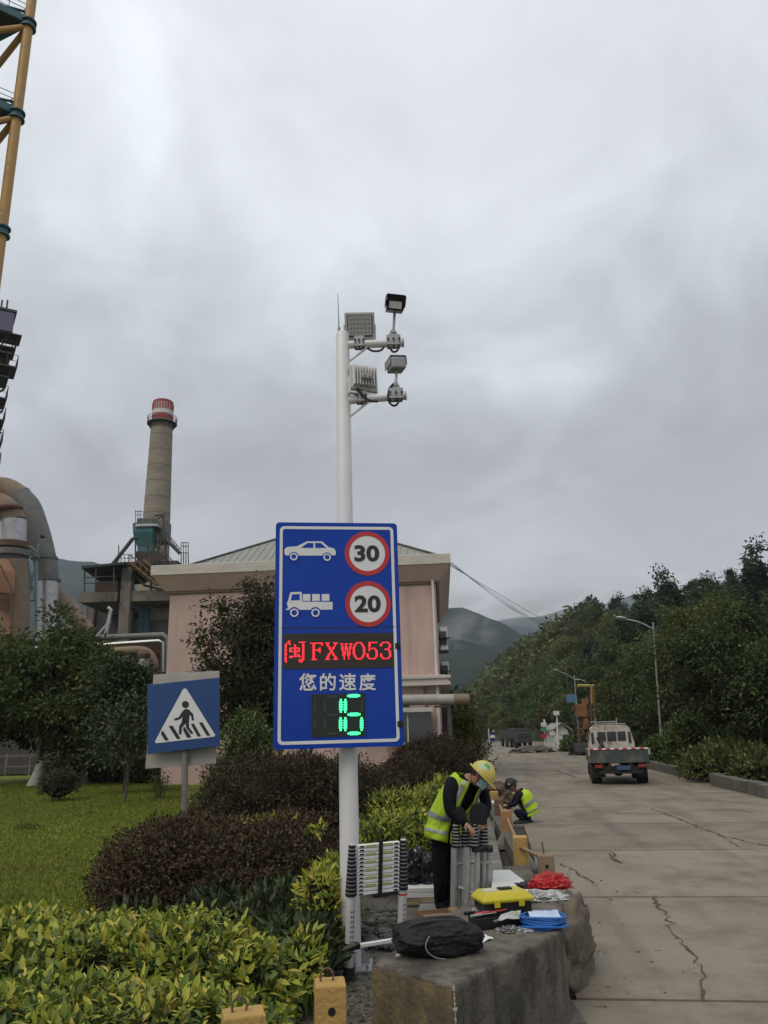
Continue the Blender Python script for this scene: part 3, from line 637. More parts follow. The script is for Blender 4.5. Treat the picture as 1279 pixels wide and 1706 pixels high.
sh = thing('gate_leaf', 'narrow dark red steel gate beside the ground floor of the pink building', 'gate', at(742, 1260, 33).xy.to_3d())
b = MB()
for i in range(5): b.box(at(738+i*3.2, 1215, 33), (.04, .05, 2.3))
for yy in (1182, 1215, 1248): b.box(at(744.5, yy, 33.02), (.42, .04, .05))
build_each(b, 'bar', mat('dark_red_paint', (.06, .025, .03), .7), sh)
b = MB(); b.box(at(744.5, 1215, 33.1), (.4, .02, 2.3)); b.build('sheet', mat('dark_red_paint', (.06, .025, .03), .7), sh)
for i, (xe, ye) in enumerate(((870, 1010), (895, 1020), (935, 1030), (985, 1035))):
    a = bl(-.66, 0, ze-.2-.06*i); c = at(xe+60, ye+22, 95+12*i); mid = (a+c)/2-Vector((0, 0, 1.1+.3*i))
    b = MB(); b.tube(smooth_path([a, (a*3+c)/4-Vector((0, 0, .85+.2*i)), mid, (a+c*3)/4-Vector((0, 0, .85+.2*i)), c], 5), .014, 4)
    tag(b.build('power_cable', m_dksteel), ('lowest', 'second lowest', 'second highest', 'highest')[i]+' of four thin black cables running from the pink eave corner', 'cable', 'cables from the pink eave')

# dark shed added to stand in for the darkness behind left trees; fence, wall
bs = thing('filler_shed', 'long dark plant shed half hidden behind the left trees', 'shed', at(40, 1230, 50).xy.to_3d()); m_shed = mat('dark_filler_sheet', (.05, .048, .044), .85, col2=(.075, .07, .062), scale=1.5, stretch=(4, 4, .5), bump=.15)
x0_, x1_ = at(-500, 1230, 50).x, at(275, 1230, 50).x
b = MB(); b.box(((x0_+x1_)/2, 52, 2.3), (x1_-x0_, 3.5, 4.6)); b.build('wall', m_shed, bs)
b = MB(); b.prism([(x0_, 49.9, 4.6), (x1_, 49.9, 4.6), (x1_, 49.9, 4.75), (x0_, 49.9, 4.75)], (0, 4.4, .5)); b.build('roof', m_rust, bs)
for i in range(9):
    xx = x0_+2+i*(x1_-x0_-4)/8; b = MB(); b.box((xx, 50.22, 2.4), (1.5, .1, 1.2)); b.build('opening', mat('dark_window_glass', (.05, .06, .07), .12, spec=.7), bs)
fn = thing('rail_fence', 'pale two rail fence behind the left lawn', 'fence', at(60, 1270, 47).xy.to_3d())
for zz in (.55, 1.15):
    b = MB(); b.box(((x0_+x1_)/2, 47, zz), (x1_-x0_, .06, .08)); b.build('rail', m_kerb, fn)
for i in range(22):
    b = MB(); b.box((x0_+i*(x1_-x0_)/21, 47.05, .62), (.12, .12, 1.3)); b.build('fence_post', m_kerb, fn)
gw = thing('garden_wall', 'low pale garden wall behind the clipped lawn hedge', 'wall', at(110, 1290, 44.5).xy.to_3d()); xa, xb_ = at(82, 1290, 44.5).x, at(150, 1290, 44.5).x
b = MB(); b.box(((xa+xb_)/2, 44.5, .3), (xb_-xa, .35, .62)); b.build('body', m_kerb, gw, bevel=.02)
b = MB(); b.box(((xa+xb_)/2, 44.5, .64), (xb_-xa+.1, .45, .07)); b.build('coping', m_fascia, gw)

# ================================================================== VEGETATION
m_bark = mat('bark', (.07, .055, .042), .95, col2=(.11, .09, .07), scale=8, stretch=(1, 1, .3), bump=.6, bscale=20)
m_stem = mat('green_stem', (.06, .06, .03), .9)
m_red = mat('maroon_leaf', (.05, .03, .03), .6, spec=.35, transl=.2, island=[(0, (.034, .02, .012)), (.35, (.066, .033, .021)), (.55, (.1, .05, .03)), (.7, (.055, .05, .02)), (.88, (.06, .068, .022)), (1, (.15, .08, .042))])
m_redd = mat('maroon_leaf_far', (.05, .03, .03), .7, spec=.25, transl=.2, island=[(0, (.032, .022, .014)), (.45, (.054, .034, .024)), (.75, (.046, .046, .02)), (1, (.095, .062, .04))])
m_yel_l = mat('yellow_green_leaf', (.2, .22, .04), .5, spec=.4, transl=.3, island=[(0, (.06, .105, .018)), (.22, (.13, .19, .028)), (.47, (.25, .3, .038)), (.75, (.41, .41, .055)), (.92, (.54, .49, .085)), (1, (.4, .28, .065))])
m_grn_l = mat('green_leaf', (.05, .08, .02), .5, spec=.4, transl=.25, island=[(0, (0.028, 0.047, 0.014)), (.5, (0.0588, 0.0955, 0.0224)), (.8, (0.098, 0.14, 0.0308)), (1, (0.168, 0.206, 0.042))])
m_dgrn_l = mat('dark_green_leaf', (.025, .04, .014), .55, spec=.35, transl=.2, island=[(0, (0.0182, 0.0273, 0.0117)), (.5, (0.0325, 0.0478, 0.0182)), (.85, (0.052, 0.071, 0.0234)), (1, (0.0845, 0.102, 0.0312))])
m_tree = mat('tree_leaf', (.03, .04, .015), .65, spec=.25, transl=.25, island=[(0, (0.03, 0.0429, 0.0165)), (.4, (0.0525, 0.0731, 0.024)), (.8, (0.0825, 0.105, 0.03)), (1, (0.128, 0.143, 0.042))], oinfo=.15)
m_redtree = mat('reddish_tree_leaf', (.04, .035, .02), .65, spec=.25, transl=.25, island=[(0, (0.02, 0.0236, 0.0125)), (.4, (0.0375, 0.0446, 0.02)), (.7, (0.06, 0.0577, 0.0275)), (1, (0.106, 0.0788, 0.045))])
m_hill = [mat('hill_leaf_dark', (.02, .03, .015), .8, spec=.1, transl=.2, island=[(0, (0.0408, 0.0625, 0.0286)), (.5, (0.0734, 0.106, 0.0408)), (1, (0.122, 0.157, 0.0571))], oinfo=.42, hue=.035),
          mat('hill_leaf_olive', (.04, .045, .015), .8, spec=.1, transl=.2, island=[(0, (0.0605, 0.0704, 0.0252)), (.5, (0.111, 0.122, 0.0403)), (1, (0.185, 0.185, 0.0571))], oinfo=.42, hue=.035),
          mat('hill_leaf_pine', (.015, .024, .016), .8, spec=.1, transl=.15, island=[(0, (0.0269, 0.0428, 0.0288)), (.6, (0.0461, 0.0705, 0.0422)), (1, (0.0768, 0.107, 0.0576))], oinfo=.42, hue=.035)]

def blob_leaves(seed, blobs, dens, ln, wd=.5, fine=False, p=2.2, shell=.16, up=.5, jit=.7, keep=None, lump=.1):
    """leaf blades through the outer shell of a union of clipped mounds: blobs = [(centre, radii)]"""
    rng = np.random.default_rng(seed); Vs = []; Fs = []; off = 0
    for bi, (c, r) in enumerate(blobs):
        c = np.array(c); r = np.array(r); area = 4*math.pi*(((r[0]*r[1])**1.6+(r[0]*r[2])**1.6+(r[1]*r[2])**1.6)/3)**(1/1.6)
        n = int(area*dens); d = rnd_dirs(rng, n); d = d[d[:, 2] > -.55]; n = len(d)
        k = (np.abs(d)**p).sum(1)**(-1/p)
        ls = np.array([mnoise.fractal(Vector(q)*2.6+Vector((seed+bi*3.7, 0, 0)), .8, 2, 3) for q in d])
        depth = 1-np.abs(rng.normal(size=n))*shell+ls*lump
        depth = depth+(rng.random(n) < .07)*rng.random(n)*.2; P_ = c+d*(k*depth)[:, None]*r
        ok = P_[:, 2] > .02
        for bj, (c2, r2) in enumerate(blobs):
            if bj != bi: ok &= ((np.abs((P_-np.array(c2))/np.array(r2))**p).sum(1)) > .62
        if keep is not None: ok &= keep(P_)
        P_ = P_[ok]; d = d[ok]; n = len(P_)
        ax = d/r*r.mean()+np.array([0, 0, up])+rng.normal(size=(n, 3))*jit
        nn = d+np.array([0, 0, .6])+rng.normal(size=(n, 3))*.5
        V, Fq = leaf_geo(P_, ax, nn, ln*(.45+.95*rng.random(n)), ln*wd*(.6+.6*rng.random(n)), fine)
        Vs.append(V); Fs.append(Fq+off); off += len(V)
    return np.concatenate(Vs), np.concatenate(Fs)
def shrub(name, label, cat, seed, blobs, dens, ln, m, wd=.5, group=None, stems=14, core=True, **kw):
    c0 = Vector(blobs[0][0]); t = thing(name, label, cat, (c0.x, c0.y, .02), group=group)
    V, Fq = blob_leaves(seed, blobs, dens, ln, wd, **kw); np_mesh('foliage', V, Fq, m, t)
    rs = random.Random(seed); b = MB()
    for c, r in blobs:
        for _ in range(stems):
            q = Vector(c)+Vector((rs.uniform(-.75, .75)*r[0], rs.uniform(-.75, .75)*r[1], rs.uniform(.0, .7)*r[2])); a = Vector((c[0]+(q.x-c[0])*.3, c[1]+(q.y-c[1])*.3, .0))
            b.tube([a, (a+q)/2+Vector((rs.uniform(-.04, .04), rs.uniform(-.04, .04), 0)), q], [.014, .01, .004], 5)
    b.build('stem', m_bark, t)
    if not core: return t
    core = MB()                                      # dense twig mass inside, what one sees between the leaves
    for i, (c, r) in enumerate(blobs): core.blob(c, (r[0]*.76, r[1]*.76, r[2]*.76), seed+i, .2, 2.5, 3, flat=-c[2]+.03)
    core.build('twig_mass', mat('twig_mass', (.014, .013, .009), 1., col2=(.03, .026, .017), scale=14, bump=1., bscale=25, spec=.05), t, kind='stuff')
    return t
# foreground yellow-green hedge
hb = []
for px, py, z, rx, ry, rz_ in ((-190, 1600, .4, .8, .8, .38), (-20, 1575, .42, .75, .75, .36), (150, 1590, .42, .7, .7, .36), (300, 1585, .42, .62, .62, .35), (400, 1610, .36, .34, .45, .3), (80, 1720, .36, .75, .6, .36), (270, 1725, .34, .62, .6, .33), (-120, 1760, .36, .7, .6, .36)):
    c = gp(px, py, z); hb.append(((c.x, c.y, z-.17), (rx, ry, rz_-.04)))
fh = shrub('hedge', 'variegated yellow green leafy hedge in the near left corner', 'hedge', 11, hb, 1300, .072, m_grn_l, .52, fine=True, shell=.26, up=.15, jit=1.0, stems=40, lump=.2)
V, Fq = blob_leaves(12, [(c, (r[0]*1.06, r[1]*1.06, r[2]*1.1)) for c, r in hb], 950, .08, .52, True, 2.2, .1, .25, .95, keep=lambda P_: np.array([mnoise.noise(Vector(q)*2.2) > -.1 for q in P_]), lump=.18)
np_mesh('young_leaves', V, Fq, m_yel_l, fh)
rs = random.Random(3); rg = np.random.default_rng(8); Ps = []; Ds = []; Ns = []; Ls = []; b = MB()
for i in range(420):                                 # shoots that stand above the clipped top
    c, r = hb[rs.randrange(len(hb))]; a = rs.uniform(0, 6.28); q = math.sqrt(rs.random())*.9
    p = Vector((c[0]+math.cos(a)*r[0]*q, c[1]+math.sin(a)*r[1]*q, c[2]+r[2]*math.sqrt(max(0, 1-q*q))*1.02)); hgt = rs.uniform(.04, .15); lean = Vector((rs.gauss(0, .25), rs.gauss(0, .25), 1)).normalized()
    e = p+lean*hgt; b.tube([p-lean*.1, e], [.004, .002], 4)
    for k in range(8):
        f = k/8; ang = k*2.4+rs.random(); Ps.append(p+lean*hgt*f); Ds.append(Vector((math.cos(ang), math.sin(ang), .25+f*.9))); Ns.append(Vector((0, 0, 1))+lean*.3); Ls.append(.085*(1-.4*f)*rs.uniform(.6, 1.25))
V, Fq = leaf_geo(np.array([tuple(p) for p in Ps]), np.array([tuple(p) for p in Ds]), np.array([tuple(p) for p in Ns]), np.array(Ls), np.array(Ls)*.45, True, .4)
np_mesh('shoot_leaves', V, Fq, m_yel_l, fh); b.build('shoot', m_stem, fh, kind='stuff')
# maroon clipped bush in front
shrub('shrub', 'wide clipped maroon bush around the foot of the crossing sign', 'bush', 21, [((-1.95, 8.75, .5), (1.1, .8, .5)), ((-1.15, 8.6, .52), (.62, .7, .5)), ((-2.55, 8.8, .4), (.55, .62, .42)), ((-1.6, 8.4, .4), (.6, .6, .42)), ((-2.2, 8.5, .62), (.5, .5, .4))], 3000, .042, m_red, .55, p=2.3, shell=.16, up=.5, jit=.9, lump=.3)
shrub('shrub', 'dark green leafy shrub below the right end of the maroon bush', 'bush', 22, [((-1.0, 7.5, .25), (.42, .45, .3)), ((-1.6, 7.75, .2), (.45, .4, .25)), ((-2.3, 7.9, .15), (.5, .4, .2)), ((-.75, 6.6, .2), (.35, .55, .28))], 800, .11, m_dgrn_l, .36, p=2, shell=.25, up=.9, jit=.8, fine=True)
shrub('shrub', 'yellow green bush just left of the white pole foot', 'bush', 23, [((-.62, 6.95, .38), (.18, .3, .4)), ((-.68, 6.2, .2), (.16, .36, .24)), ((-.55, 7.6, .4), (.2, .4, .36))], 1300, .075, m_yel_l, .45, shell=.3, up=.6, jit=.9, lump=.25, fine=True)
sp = at(528, 1385, 8.35)
shrub('shrub', 'pale yellow sprig poking out of the top of the maroon bush', 'plant', 24, [((sp.x, 8.35, sp.z), (.1, .1, .06))], 500, .09, m_yel_l, .5, shell=.4, up=.6, stems=3, fine=True, core=False)
sp = at(440, 1366, 8.5)
shrub('shrub', 'thin yellow green twigs on the crown of the maroon bush beside the sign post', 'plant', 25, [((sp.x, 8.5, sp.z-.01), (.3, .12, .03))], 260, .07, m_yel_l, .4, shell=.4, up=.6, stems=3, fine=True, core=False)
# hedges behind
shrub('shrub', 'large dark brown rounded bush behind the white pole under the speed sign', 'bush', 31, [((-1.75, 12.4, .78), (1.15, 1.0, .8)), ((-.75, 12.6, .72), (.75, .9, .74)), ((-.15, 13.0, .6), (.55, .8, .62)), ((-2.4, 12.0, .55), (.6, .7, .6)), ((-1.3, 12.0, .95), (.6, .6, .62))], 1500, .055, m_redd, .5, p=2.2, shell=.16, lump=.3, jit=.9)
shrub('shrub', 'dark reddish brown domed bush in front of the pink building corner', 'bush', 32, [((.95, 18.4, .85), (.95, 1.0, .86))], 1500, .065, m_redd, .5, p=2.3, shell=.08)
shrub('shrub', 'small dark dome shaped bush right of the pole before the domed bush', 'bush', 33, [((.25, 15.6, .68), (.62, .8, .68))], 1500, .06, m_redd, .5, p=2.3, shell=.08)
yb = []
for px, py, Y, z, r in ((640, 1370, 10.2, .42, .42), (690, 1372, 10.6, .42, .42), (655, 1335, 12.0, .5, .5), (705, 1335, 12.6, .5, .5), (738, 1318, 14.2, .5, .5), (742, 1300, 16.5, .5, .5)):
    q = at(px, py, Y); yb.append(((q.x, Y, z*.85), (r, r*1.2, r)))
ys = shrub('hedge', 'yellow green hedge running back behind the standing worker', 'hedge', 34, yb, 1100, .07, m_grn_l, .45, shell=.22, up=.6, lump=.2)
V, Fq = blob_leaves(35, [(c, (r[0]*1.05, r[1]*1.05, r[2]*1.06)) for c, r in yb], 1000, .075, .4, False, 2.1, .1, .7, .8, lump=.22); np_mesh('young_leaves', V, Fq, m_yel_l, ys)
lb = []
for px in range(90, 420, 34): q = gp(px, 1309, 0); lb.append(((q.x, q.y+.6, .45), (.75, .6, .5)))
shrub('hedge', 'low clipped dark hedge along the far edge of the lawn', 'hedge', 36, lb, 420, .11, m_dgrn_l, .6, p=3, shell=.08)
q = gp(97, 1338); shrub('shrub', 'small round dark shrub standing alone on the lawn', 'bush', 37, [((q.x, q.y, .55), (.62, .6, .5))], 500, .1, m_dgrn_l, .4, shell=.3)
q = gp(45, 1388); shrub('shrub', 'tiny pale green weed clump low on the lawn', 'plant', 38, [((q.x, q.y, .06), (.3, .25, .14))], 400, .07, m_grn_l, .4, shell=.4, stems=3, core=False)
q = gp(265, 1335); shrub('shrub', 'thin light green plant left of the crossing sign post on the lawn', 'plant', 39, [((q.x, q.y, .5), (.35, .3, .45))], 220, .09, m_grn_l, .4, shell=.5, core=False)
q = gp(340, 1365); shrub('shrub', 'light green plant between the crossing sign post and the brown bush', 'plant', 40, [((q.x, q.y, .35), (.35, .4, .5))], 400, .08, m_grn_l, .4, shell=.5, core=False)
# trees
def tree_arrays(seed, h, rad, z0, ncl, nl, ln, wd=.5, shape='round', clr=.9, lean=(0, 0)):
    rng = np.random.default_rng(seed); cs = []
    while len(cs) < ncl:
        if shape == 'cone':
            t = rng.random()**.8; a = rng.random()*6.28; r = rad*(1-t)**.8*(.45+.55*rng.random()**.5)+.12; cs.append((r*math.cos(a), r*math.sin(a), z0+(h-z0)*t))
        else:
            d = rnd_dirs(rng, 1)[0]*(rng.random()**.4); t = d[2]
            k = 1-.25*max(0, t) if shape == 'round' else 1-.5*max(0, t)
            cs.append((d[0]*rad*k, d[1]*rad*k, (z0+h)/2+t*(h-z0)/2))
    cs = np.array(cs); cs += rng.normal(size=cs.shape)*rad*.06
    q = (cs[:, 2]/h)[:, None]; cs[:, :2] += np.array(lean)*q
    idx = rng.integers(0, ncl, nl); sz = (.55+.8*rng.random(ncl))*clr
    off = rng.normal(size=(nl, 3))*np.array([.5, .5, .32])*sz[idx][:, None]*.75
    P_ = cs[idx]+off; D = unit(off+np.array([0, 0, -.05]))+rng.normal(size=(nl, 3))*.6; Nn = rng.normal(size=(nl, 3))*.6+np.array([0, 0, 1])
    V, Fq = leaf_geo(P_, D, Nn, ln*(.6+.8*rng.random(nl)), ln*wd*(.7+.6*rng.random(nl)))
    return V, Fq, cs
def tree_wood(cs, h, r, nlimb, seed, lean=(0, 0), fork=.35):
    rs = random.Random(seed); b = MB(); top = Vector((lean[0], lean[1], h*.86))
    tr = [Vector((0, 0, -.1)), Vector((lean[0]*.2+rs.gauss(0, .08), lean[1]*.2, h*.25)), Vector((lean[0]*.55, lean[1]*.55+rs.gauss(0, .1), h*.55)), top]
    tp_ = smooth_path(tr, 4); n = len(tp_); b.tube(tp_, [r*(1.25 if i == 0 else 1)*(1-.88*i/(n-1)) for i in range(n)], 9)
    for i in range(nlimb):
        c = Vector(cs[rs.randrange(len(cs))]); t = min(.9, max(fork*.6, c.z/h*.7)); a = tp_[int(t*(n-1))]
        b.tube([a, a.lerp(c, .5)+Vector((0, 0, .12*(c-a).length*.4)), c], [r*.42*(1-t*.5), r*.26*(1-t*.5), .012], 5)
    return b
def tree(name, label, base, seed, h, rad, z0, ncl, nl, ln, m, shape='round', r=.14, group=None, wd=.5, clr=.9, lean=(0, 0), limbs=16, bark=None, rz=0):
    t = thing(name, label, 'tree', base, group=group); V, Fq, cs = tree_arrays(seed, h, rad, z0, ncl, nl, ln, wd, shape, clr, lean)
    np_mesh('crown', V, Fq, m, t, inv=False)
    b = tree_wood(cs, h, r, limbs, seed, lean); b.v = [v+Vector(base) for v in b.v]; b.build('trunk', bark or m_bark, t, smooth=True)
    return t
q = gp(57, 1312); q.z = 0
m_lime = mat('whitewashed_bark', (.4, .39, .36), .9, col2=(.3, .28, .25), scale=5, bump=.4)
t = tree('broadleaf_tree', 'dense dark green tree with whitewashed leaning trunk on the left lawn', q, 51, 7.2, 2.9, 1.8, 75, 15000, .26, m_tree, r=.2, lean=(.7, .2), limbs=24)
b = MB(); b.tube([q+Vector((0, 0, 0)), q+Vector((.12, .02, .5)), q+Vector((.22, .03, 1.1))], [.34, .25, .22], 12); b.build('lime_coat', m_lime, t, smooth=True)
q = at(-25, 1200, 37); q.z = 0; tree('broadleaf_tree', 'tall dark tree cut by the left edge of the picture', q, 52, 7.6, 3.0, 1.6, 70, 13000, .26, m_tree, r=.2, limbs=20)
q = at(150, 1200, 34); q.z = 0; tree('broadleaf_tree', 'dark green tree in front of the pipe rack, right of the whitewashed trunk', q, 53, 5.3, 2.0, .7, 60, 12000, .22, m_tree, r=.16, shape='round', limbs=20)
q = at(110, 1200, 40); q.z = 0; tree('broadleaf_tree', 'dark tree under the tan cone of the exhaust duct', q, 54, 7.3, 2.3, 1.2, 55, 9000, .28, m_tree, r=.16, limbs=16)
q = at(212, 1200, 28); q.z = 0; tree('broadleaf_tree', 'slim leafy tree just left of the crossing sign', q, 55, 4.9, 1.25, .8, 45, 8500, .17, m_dgrn_l, r=.1, limbs=16)
q = gp(205, 1343); q.z = 0; tree('young_tree', 'slender young tree with bare thin stem on the lawn', q, 56, 2.9, .62, 1.1, 16, 1300, .15, m_dgrn_l, r=.045, limbs=8)
q = at(412, 1200, 21); q.z = 0; tree('broadleaf_tree', 'spreading dark tree with reddish outer leaves before the pink wall', q, 57, 6.0, 1.5, 1.4, 95, 13000, .125, m_redtree, r=.12, clr=.5, limbs=36)
q = at(452, 1200, 22.5); q.z = 0; tree('broadleaf_tree', 'dark leafy tree half hidden behind the speed sign', q, 58, 6.1, 1.3, 1.3, 50, 9000, .14, m_redtree, r=.12, clr=.75, limbs=24)
q = at(415, 1230, 16.5); shrub('shrub', 'olive green shrub between the crossing sign and the speed sign', 'bush', 41, [((q.x, 16.5, .9), (.75, .6, 1.35)), ((q.x-.5, 16.8, .6), (.5, .5, .8))], 650, .1, m_grn_l, .45, shell=.35, lump=.2)
q = at(772, 1230, 38); tree('conifer', 'slim yellowish conifer beside the pink building and the road', (q.x, 38, 0), 59, 2.6, .75, .2, 30, 2600, .2, m_hill[1], shape='cone', r=.08)
q = at(762, 1230, 46); tree('conifer', 'dark narrow conifer behind the yellowish one at the road edge', (q.x, 46, 0), 60, 3.6, .9, .2, 30, 2400, .26, m_hill[0], shape='cone', r=.08)
for i, (px, Y, r, lb_) in enumerate(((758, 30, .6, 'low green bush at the building corner beside the pavement'), (776, 44, .9, 'low olive bush left of the road beyond the conifers'), (786, 62, 1.0, 'far low bush at the left road edge'))):
    q = at(px, 1250, Y); shrub('shrub', lb_, 'bush', 70+i, [((q.x-.2, Y, r*.6), (r*.8, r*1.6, r*.75))], 260, .15, m_grn_l, .45, shell=.3)

# hill forest: prototypes first, the 300 nearest stand as trees of their own
def forest_mesh(seed, h, rad, z0, ncl, nl, ln, shape, m, clr=1.2):
    V, Fq, cs = tree_arrays(seed, h, rad, z0, ncl, nl, ln, .62, shape, clr)
    b = tree_wood(cs, h, .16, 6, seed); me = bpy.data.meshes.new('forest_tree')
    nv = len(V); fs = [tuple(f) for f in Fq.tolist()]+[tuple(i+nv for i in f) for f in b.f]
    me.from_pydata([tuple(v) for v in V.tolist()]+[tuple(v) for v in b.v], [], fs); me.materials.append(m); me.materials.append(m_bark)
    mi = [0]*len(Fq)+[1]*len(b.f); me.polygons.foreach_set('material_index', mi); return me
protos = []
for i in range(3): protos.append(('round', forest_mesh(100+i, 7.2+i*.6, 2.9, 1.2, 34, 2600, .42, 'round', m_hill[0]), 'dark green round crowned tree in the forest on the right hillside'))
for i in range(2): protos.append(('olive', forest_mesh(110+i, 6.6, 2.8, 1., 30, 2600, .4, 'round', m_hill[1]), 'olive green bushy tree in the forest on the right hillside'))
for i in range(3): protos.append(('pine', forest_mesh(120+i, 8.6+i*.7, 1.9, 1.5, 26, 1900, .42, 'cone' if i < 2 else 'egg', m_hill[2], 1.0), 'dark pointed pine in the forest on the right hillside'))
rs = random.Random(77); spots = []
pxv = 722.
while pxv < 1520:
    xs = [c[0] for c in HC]; yb_ = float(np.interp(pxv, xs, [c[1] for c in HC])); yr_ = float(np.interp(pxv, xs, [c[3] for c in HC]))
    sp_ = 4.6 if pxv > 1000 else 5.6; ln_ = math.hypot(yr_-yb_, 0)
    t = -.01+rs.random()*.05
    while t < 1.03:
        Y = yb_+(yr_-yb_)*t; jx = rs.uniform(-.5, .5)*3.6*F/Y
        spots.append((Y, pxv+jx, t, rs.random())); t += sp_*(.6+.7*rs.random())/max(40, ln_)
    pxv += 4.4*F/(yb_*.55+yr_*.45)*rs.uniform(.8, 1.2)
spots.sort()
spots = [s for s in spots if s[0] > 56]
vis = [s for s in spots if 700 < s[1] < 1420]; oth = [s for s in spots if s not in set(vis)]
near = vis[:292]; far = vis[292:]+oth
def pick(s):
    t, u, px = s[2], s[3], s[1]
    if t > .82 and px > 1000: return 5+int(u*2.99) if u < .75 else int(u*2.9)
    if px < 1000: return (3+int(u*1.99)) if u < .5 else int(((u-.5)*2)*2.99)
    return int(u*7.99)
print('forest', len(near), len(far))
for s in near:
    p = hill_p(s[1], s[2]); kind, me, lab = protos[pick(s)]
    o = link('forest_tree', me); tag(o, lab, 'tree', 'trees in the forest on the right hillside')
    k_ = rs.uniform(.75, 1.2)*(.72 if s[2] > .6 and s[1] > 1000 else (.62 if s[0] < 85 else 1)); o.location = p-Vector((0, 0, .15)); o.rotation_euler = (rs.gauss(0, .04), rs.gauss(0, .04), rs.uniform(0, 6.28)); o.scale = (k_, k_, k_*rs.uniform(.9, 1.15))
arr = []                                              # the rest of the wood as one mass
pa = []
for i in range(6):
    V, Fq, _ = tree_arrays(200+i, 7.4+(i > 3)*1.2, 3.0 if i < 4 else 2.2, .8, 26, 330, 1.15, .7, 'round' if i < 4 else 'cone', 1.3); pa.append((V, Fq))
byk = {0: ([], [], 0), 1: ([], [], 0), 2: ([], [], 0)}
for s in far:
    p = hill_p(s[1], s[2]); k = pick(s); mi = 0 if k < 3 else (1 if k < 5 else 2); V, Fq = pa[rs.randrange(4) if mi < 2 else 4+rs.randrange(2)]
    a = rs.uniform(0, 6.28); sc = rs.uniform(.8, 1.25)*(1.15 if s[1] < 1000 else 1); ca, sa = math.cos(a)*sc, math.sin(a)*sc
    W_ = np.stack([V[:, 0]*ca-V[:, 1]*sa+p.x, V[:, 0]*sa+V[:, 1]*ca+p.y, V[:, 2]*sc+p.z-.2], 1)
    vs_, fs_, o_ = byk[mi]; vs_.append(W_); fs_.append(Fq+o_); byk[mi] = (vs_, fs_, o_+len(V))
for mi in byk:
    if byk[mi][0]: np_mesh('forest', np.concatenate(byk[mi][0]), np.concatenate(byk[mi][1]), m_hill[mi], kind='stuff')
# roadside trees on the right
m_rt = mat('roadside_leaf', (.03, .04, .015), .65, spec=.25, transl=.25, island=[(0, (0.0208, 0.0311, 0.0144)), (.5, (0.0448, 0.0657, 0.0224)), (.85, (0.08, 0.104, 0.032)), (1, (0.136, 0.156, 0.048))], oinfo=.1)
m_rty = mat('roadside_leaf_light', (.07, .085, .025), .65, spec=.25, transl=.3, island=[(0, (0.0338, 0.0482, 0.0162)), (.5, (0.0675, 0.0879, 0.0243)), (.85, (0.115, 0.135, 0.0378)), (1, (0.189, 0.198, 0.0675))])
for i, (px, Y, h, rad, m, lb_, tr_) in enumerate(((1250, 30, 6.0, 2.5, m_rt, 'dark roadside tree with thick trunk at the right picture edge', .24), (1350, 27, 4.6, 2.2, m_rt, 'dark roadside tree mostly cut off by the right picture edge', .2), (1205, 37, 7.6, 2.4, m_rty, 'tall roadside tree with pale yellow green leaves at its top', .18),
        (1165, 44, 7.6, 2.7, m_rt, 'dark roadside tree standing behind the nearer street lamp', .18), (1128, 50, 7.3, 2.5, m_rt, 'dark round roadside tree right behind the lamp post of the nearer street lamp', .16), (1060, 62, 6.6, 2.6, m_rty, 'light green roadside tree above the truck cab', .15),
        (1095, 56, 6.9, 2.5, m_rt, 'dark roadside tree between the truck and the nearer street lamp', .15), (1020, 76, 7.4, 3.0, m_rt, 'dark roadside tree behind the truck cab', .16), (1290, 40, 5.8, 2.8, m_rt, 'tall dark tree rising behind the right edge roadside trees', .2))):
    q = at(px, 1250, Y); tree('roadside_tree', lb_, (q.x, Y, .1), 300+i, h, rad, 1.6 if i < 4 else .9, 70, 21000 if Y < 45 else 11000, .12+Y*.0015, m, r=tr_, limbs=18, clr=1.0)
for i, (px, Y, r, hh, m, lb_) in enumerate(((1150, 33, 1.1, 1.7, m_grn_l, 'yellowish sapling bush left of the roadside undergrowth'), (1215, 27, 1.6, .95, m_rty, 'pale green bush spilling over the low roadside wall'), (1275, 24.5, 1.1, .8, m_rty, 'pale bush on the low wall at the right picture edge'), (1165, 29.5, .8, .5, m_grn_l, 'small green bush on the low wall next to the pale bush'), (1110, 41, 1.2, 1.0, m_grn_l, 'green bush behind the nearer lamp post'),
        (1250, 30, 1.6, 1.3, m_grn_l, 'green undergrowth bush around the thick roadside trunk'), (968, 66, 1.6, .9, m_grn_l, 'dark verge bush left of the truck'), (985, 58, 1.6, .8, m_dgrn_l, 'dark verge bush hidden beside the truck cab'), (1085, 50, 1.6, 1.2, m_dgrn_l, 'dark bush beside the truck on the right'))):
    q = at(px, 1250, Y); shrub('shrub', lb_, 'bush', 330+i, [((q.x, Y, hh*.55), (r, r*.9, hh*.75)), ((q.x+r*.6, Y+.8, hh*.4), (r*.7, r*.7, hh*.55))], 230, .12+Y*.002, m, .5, shell=.3, lump=.2)

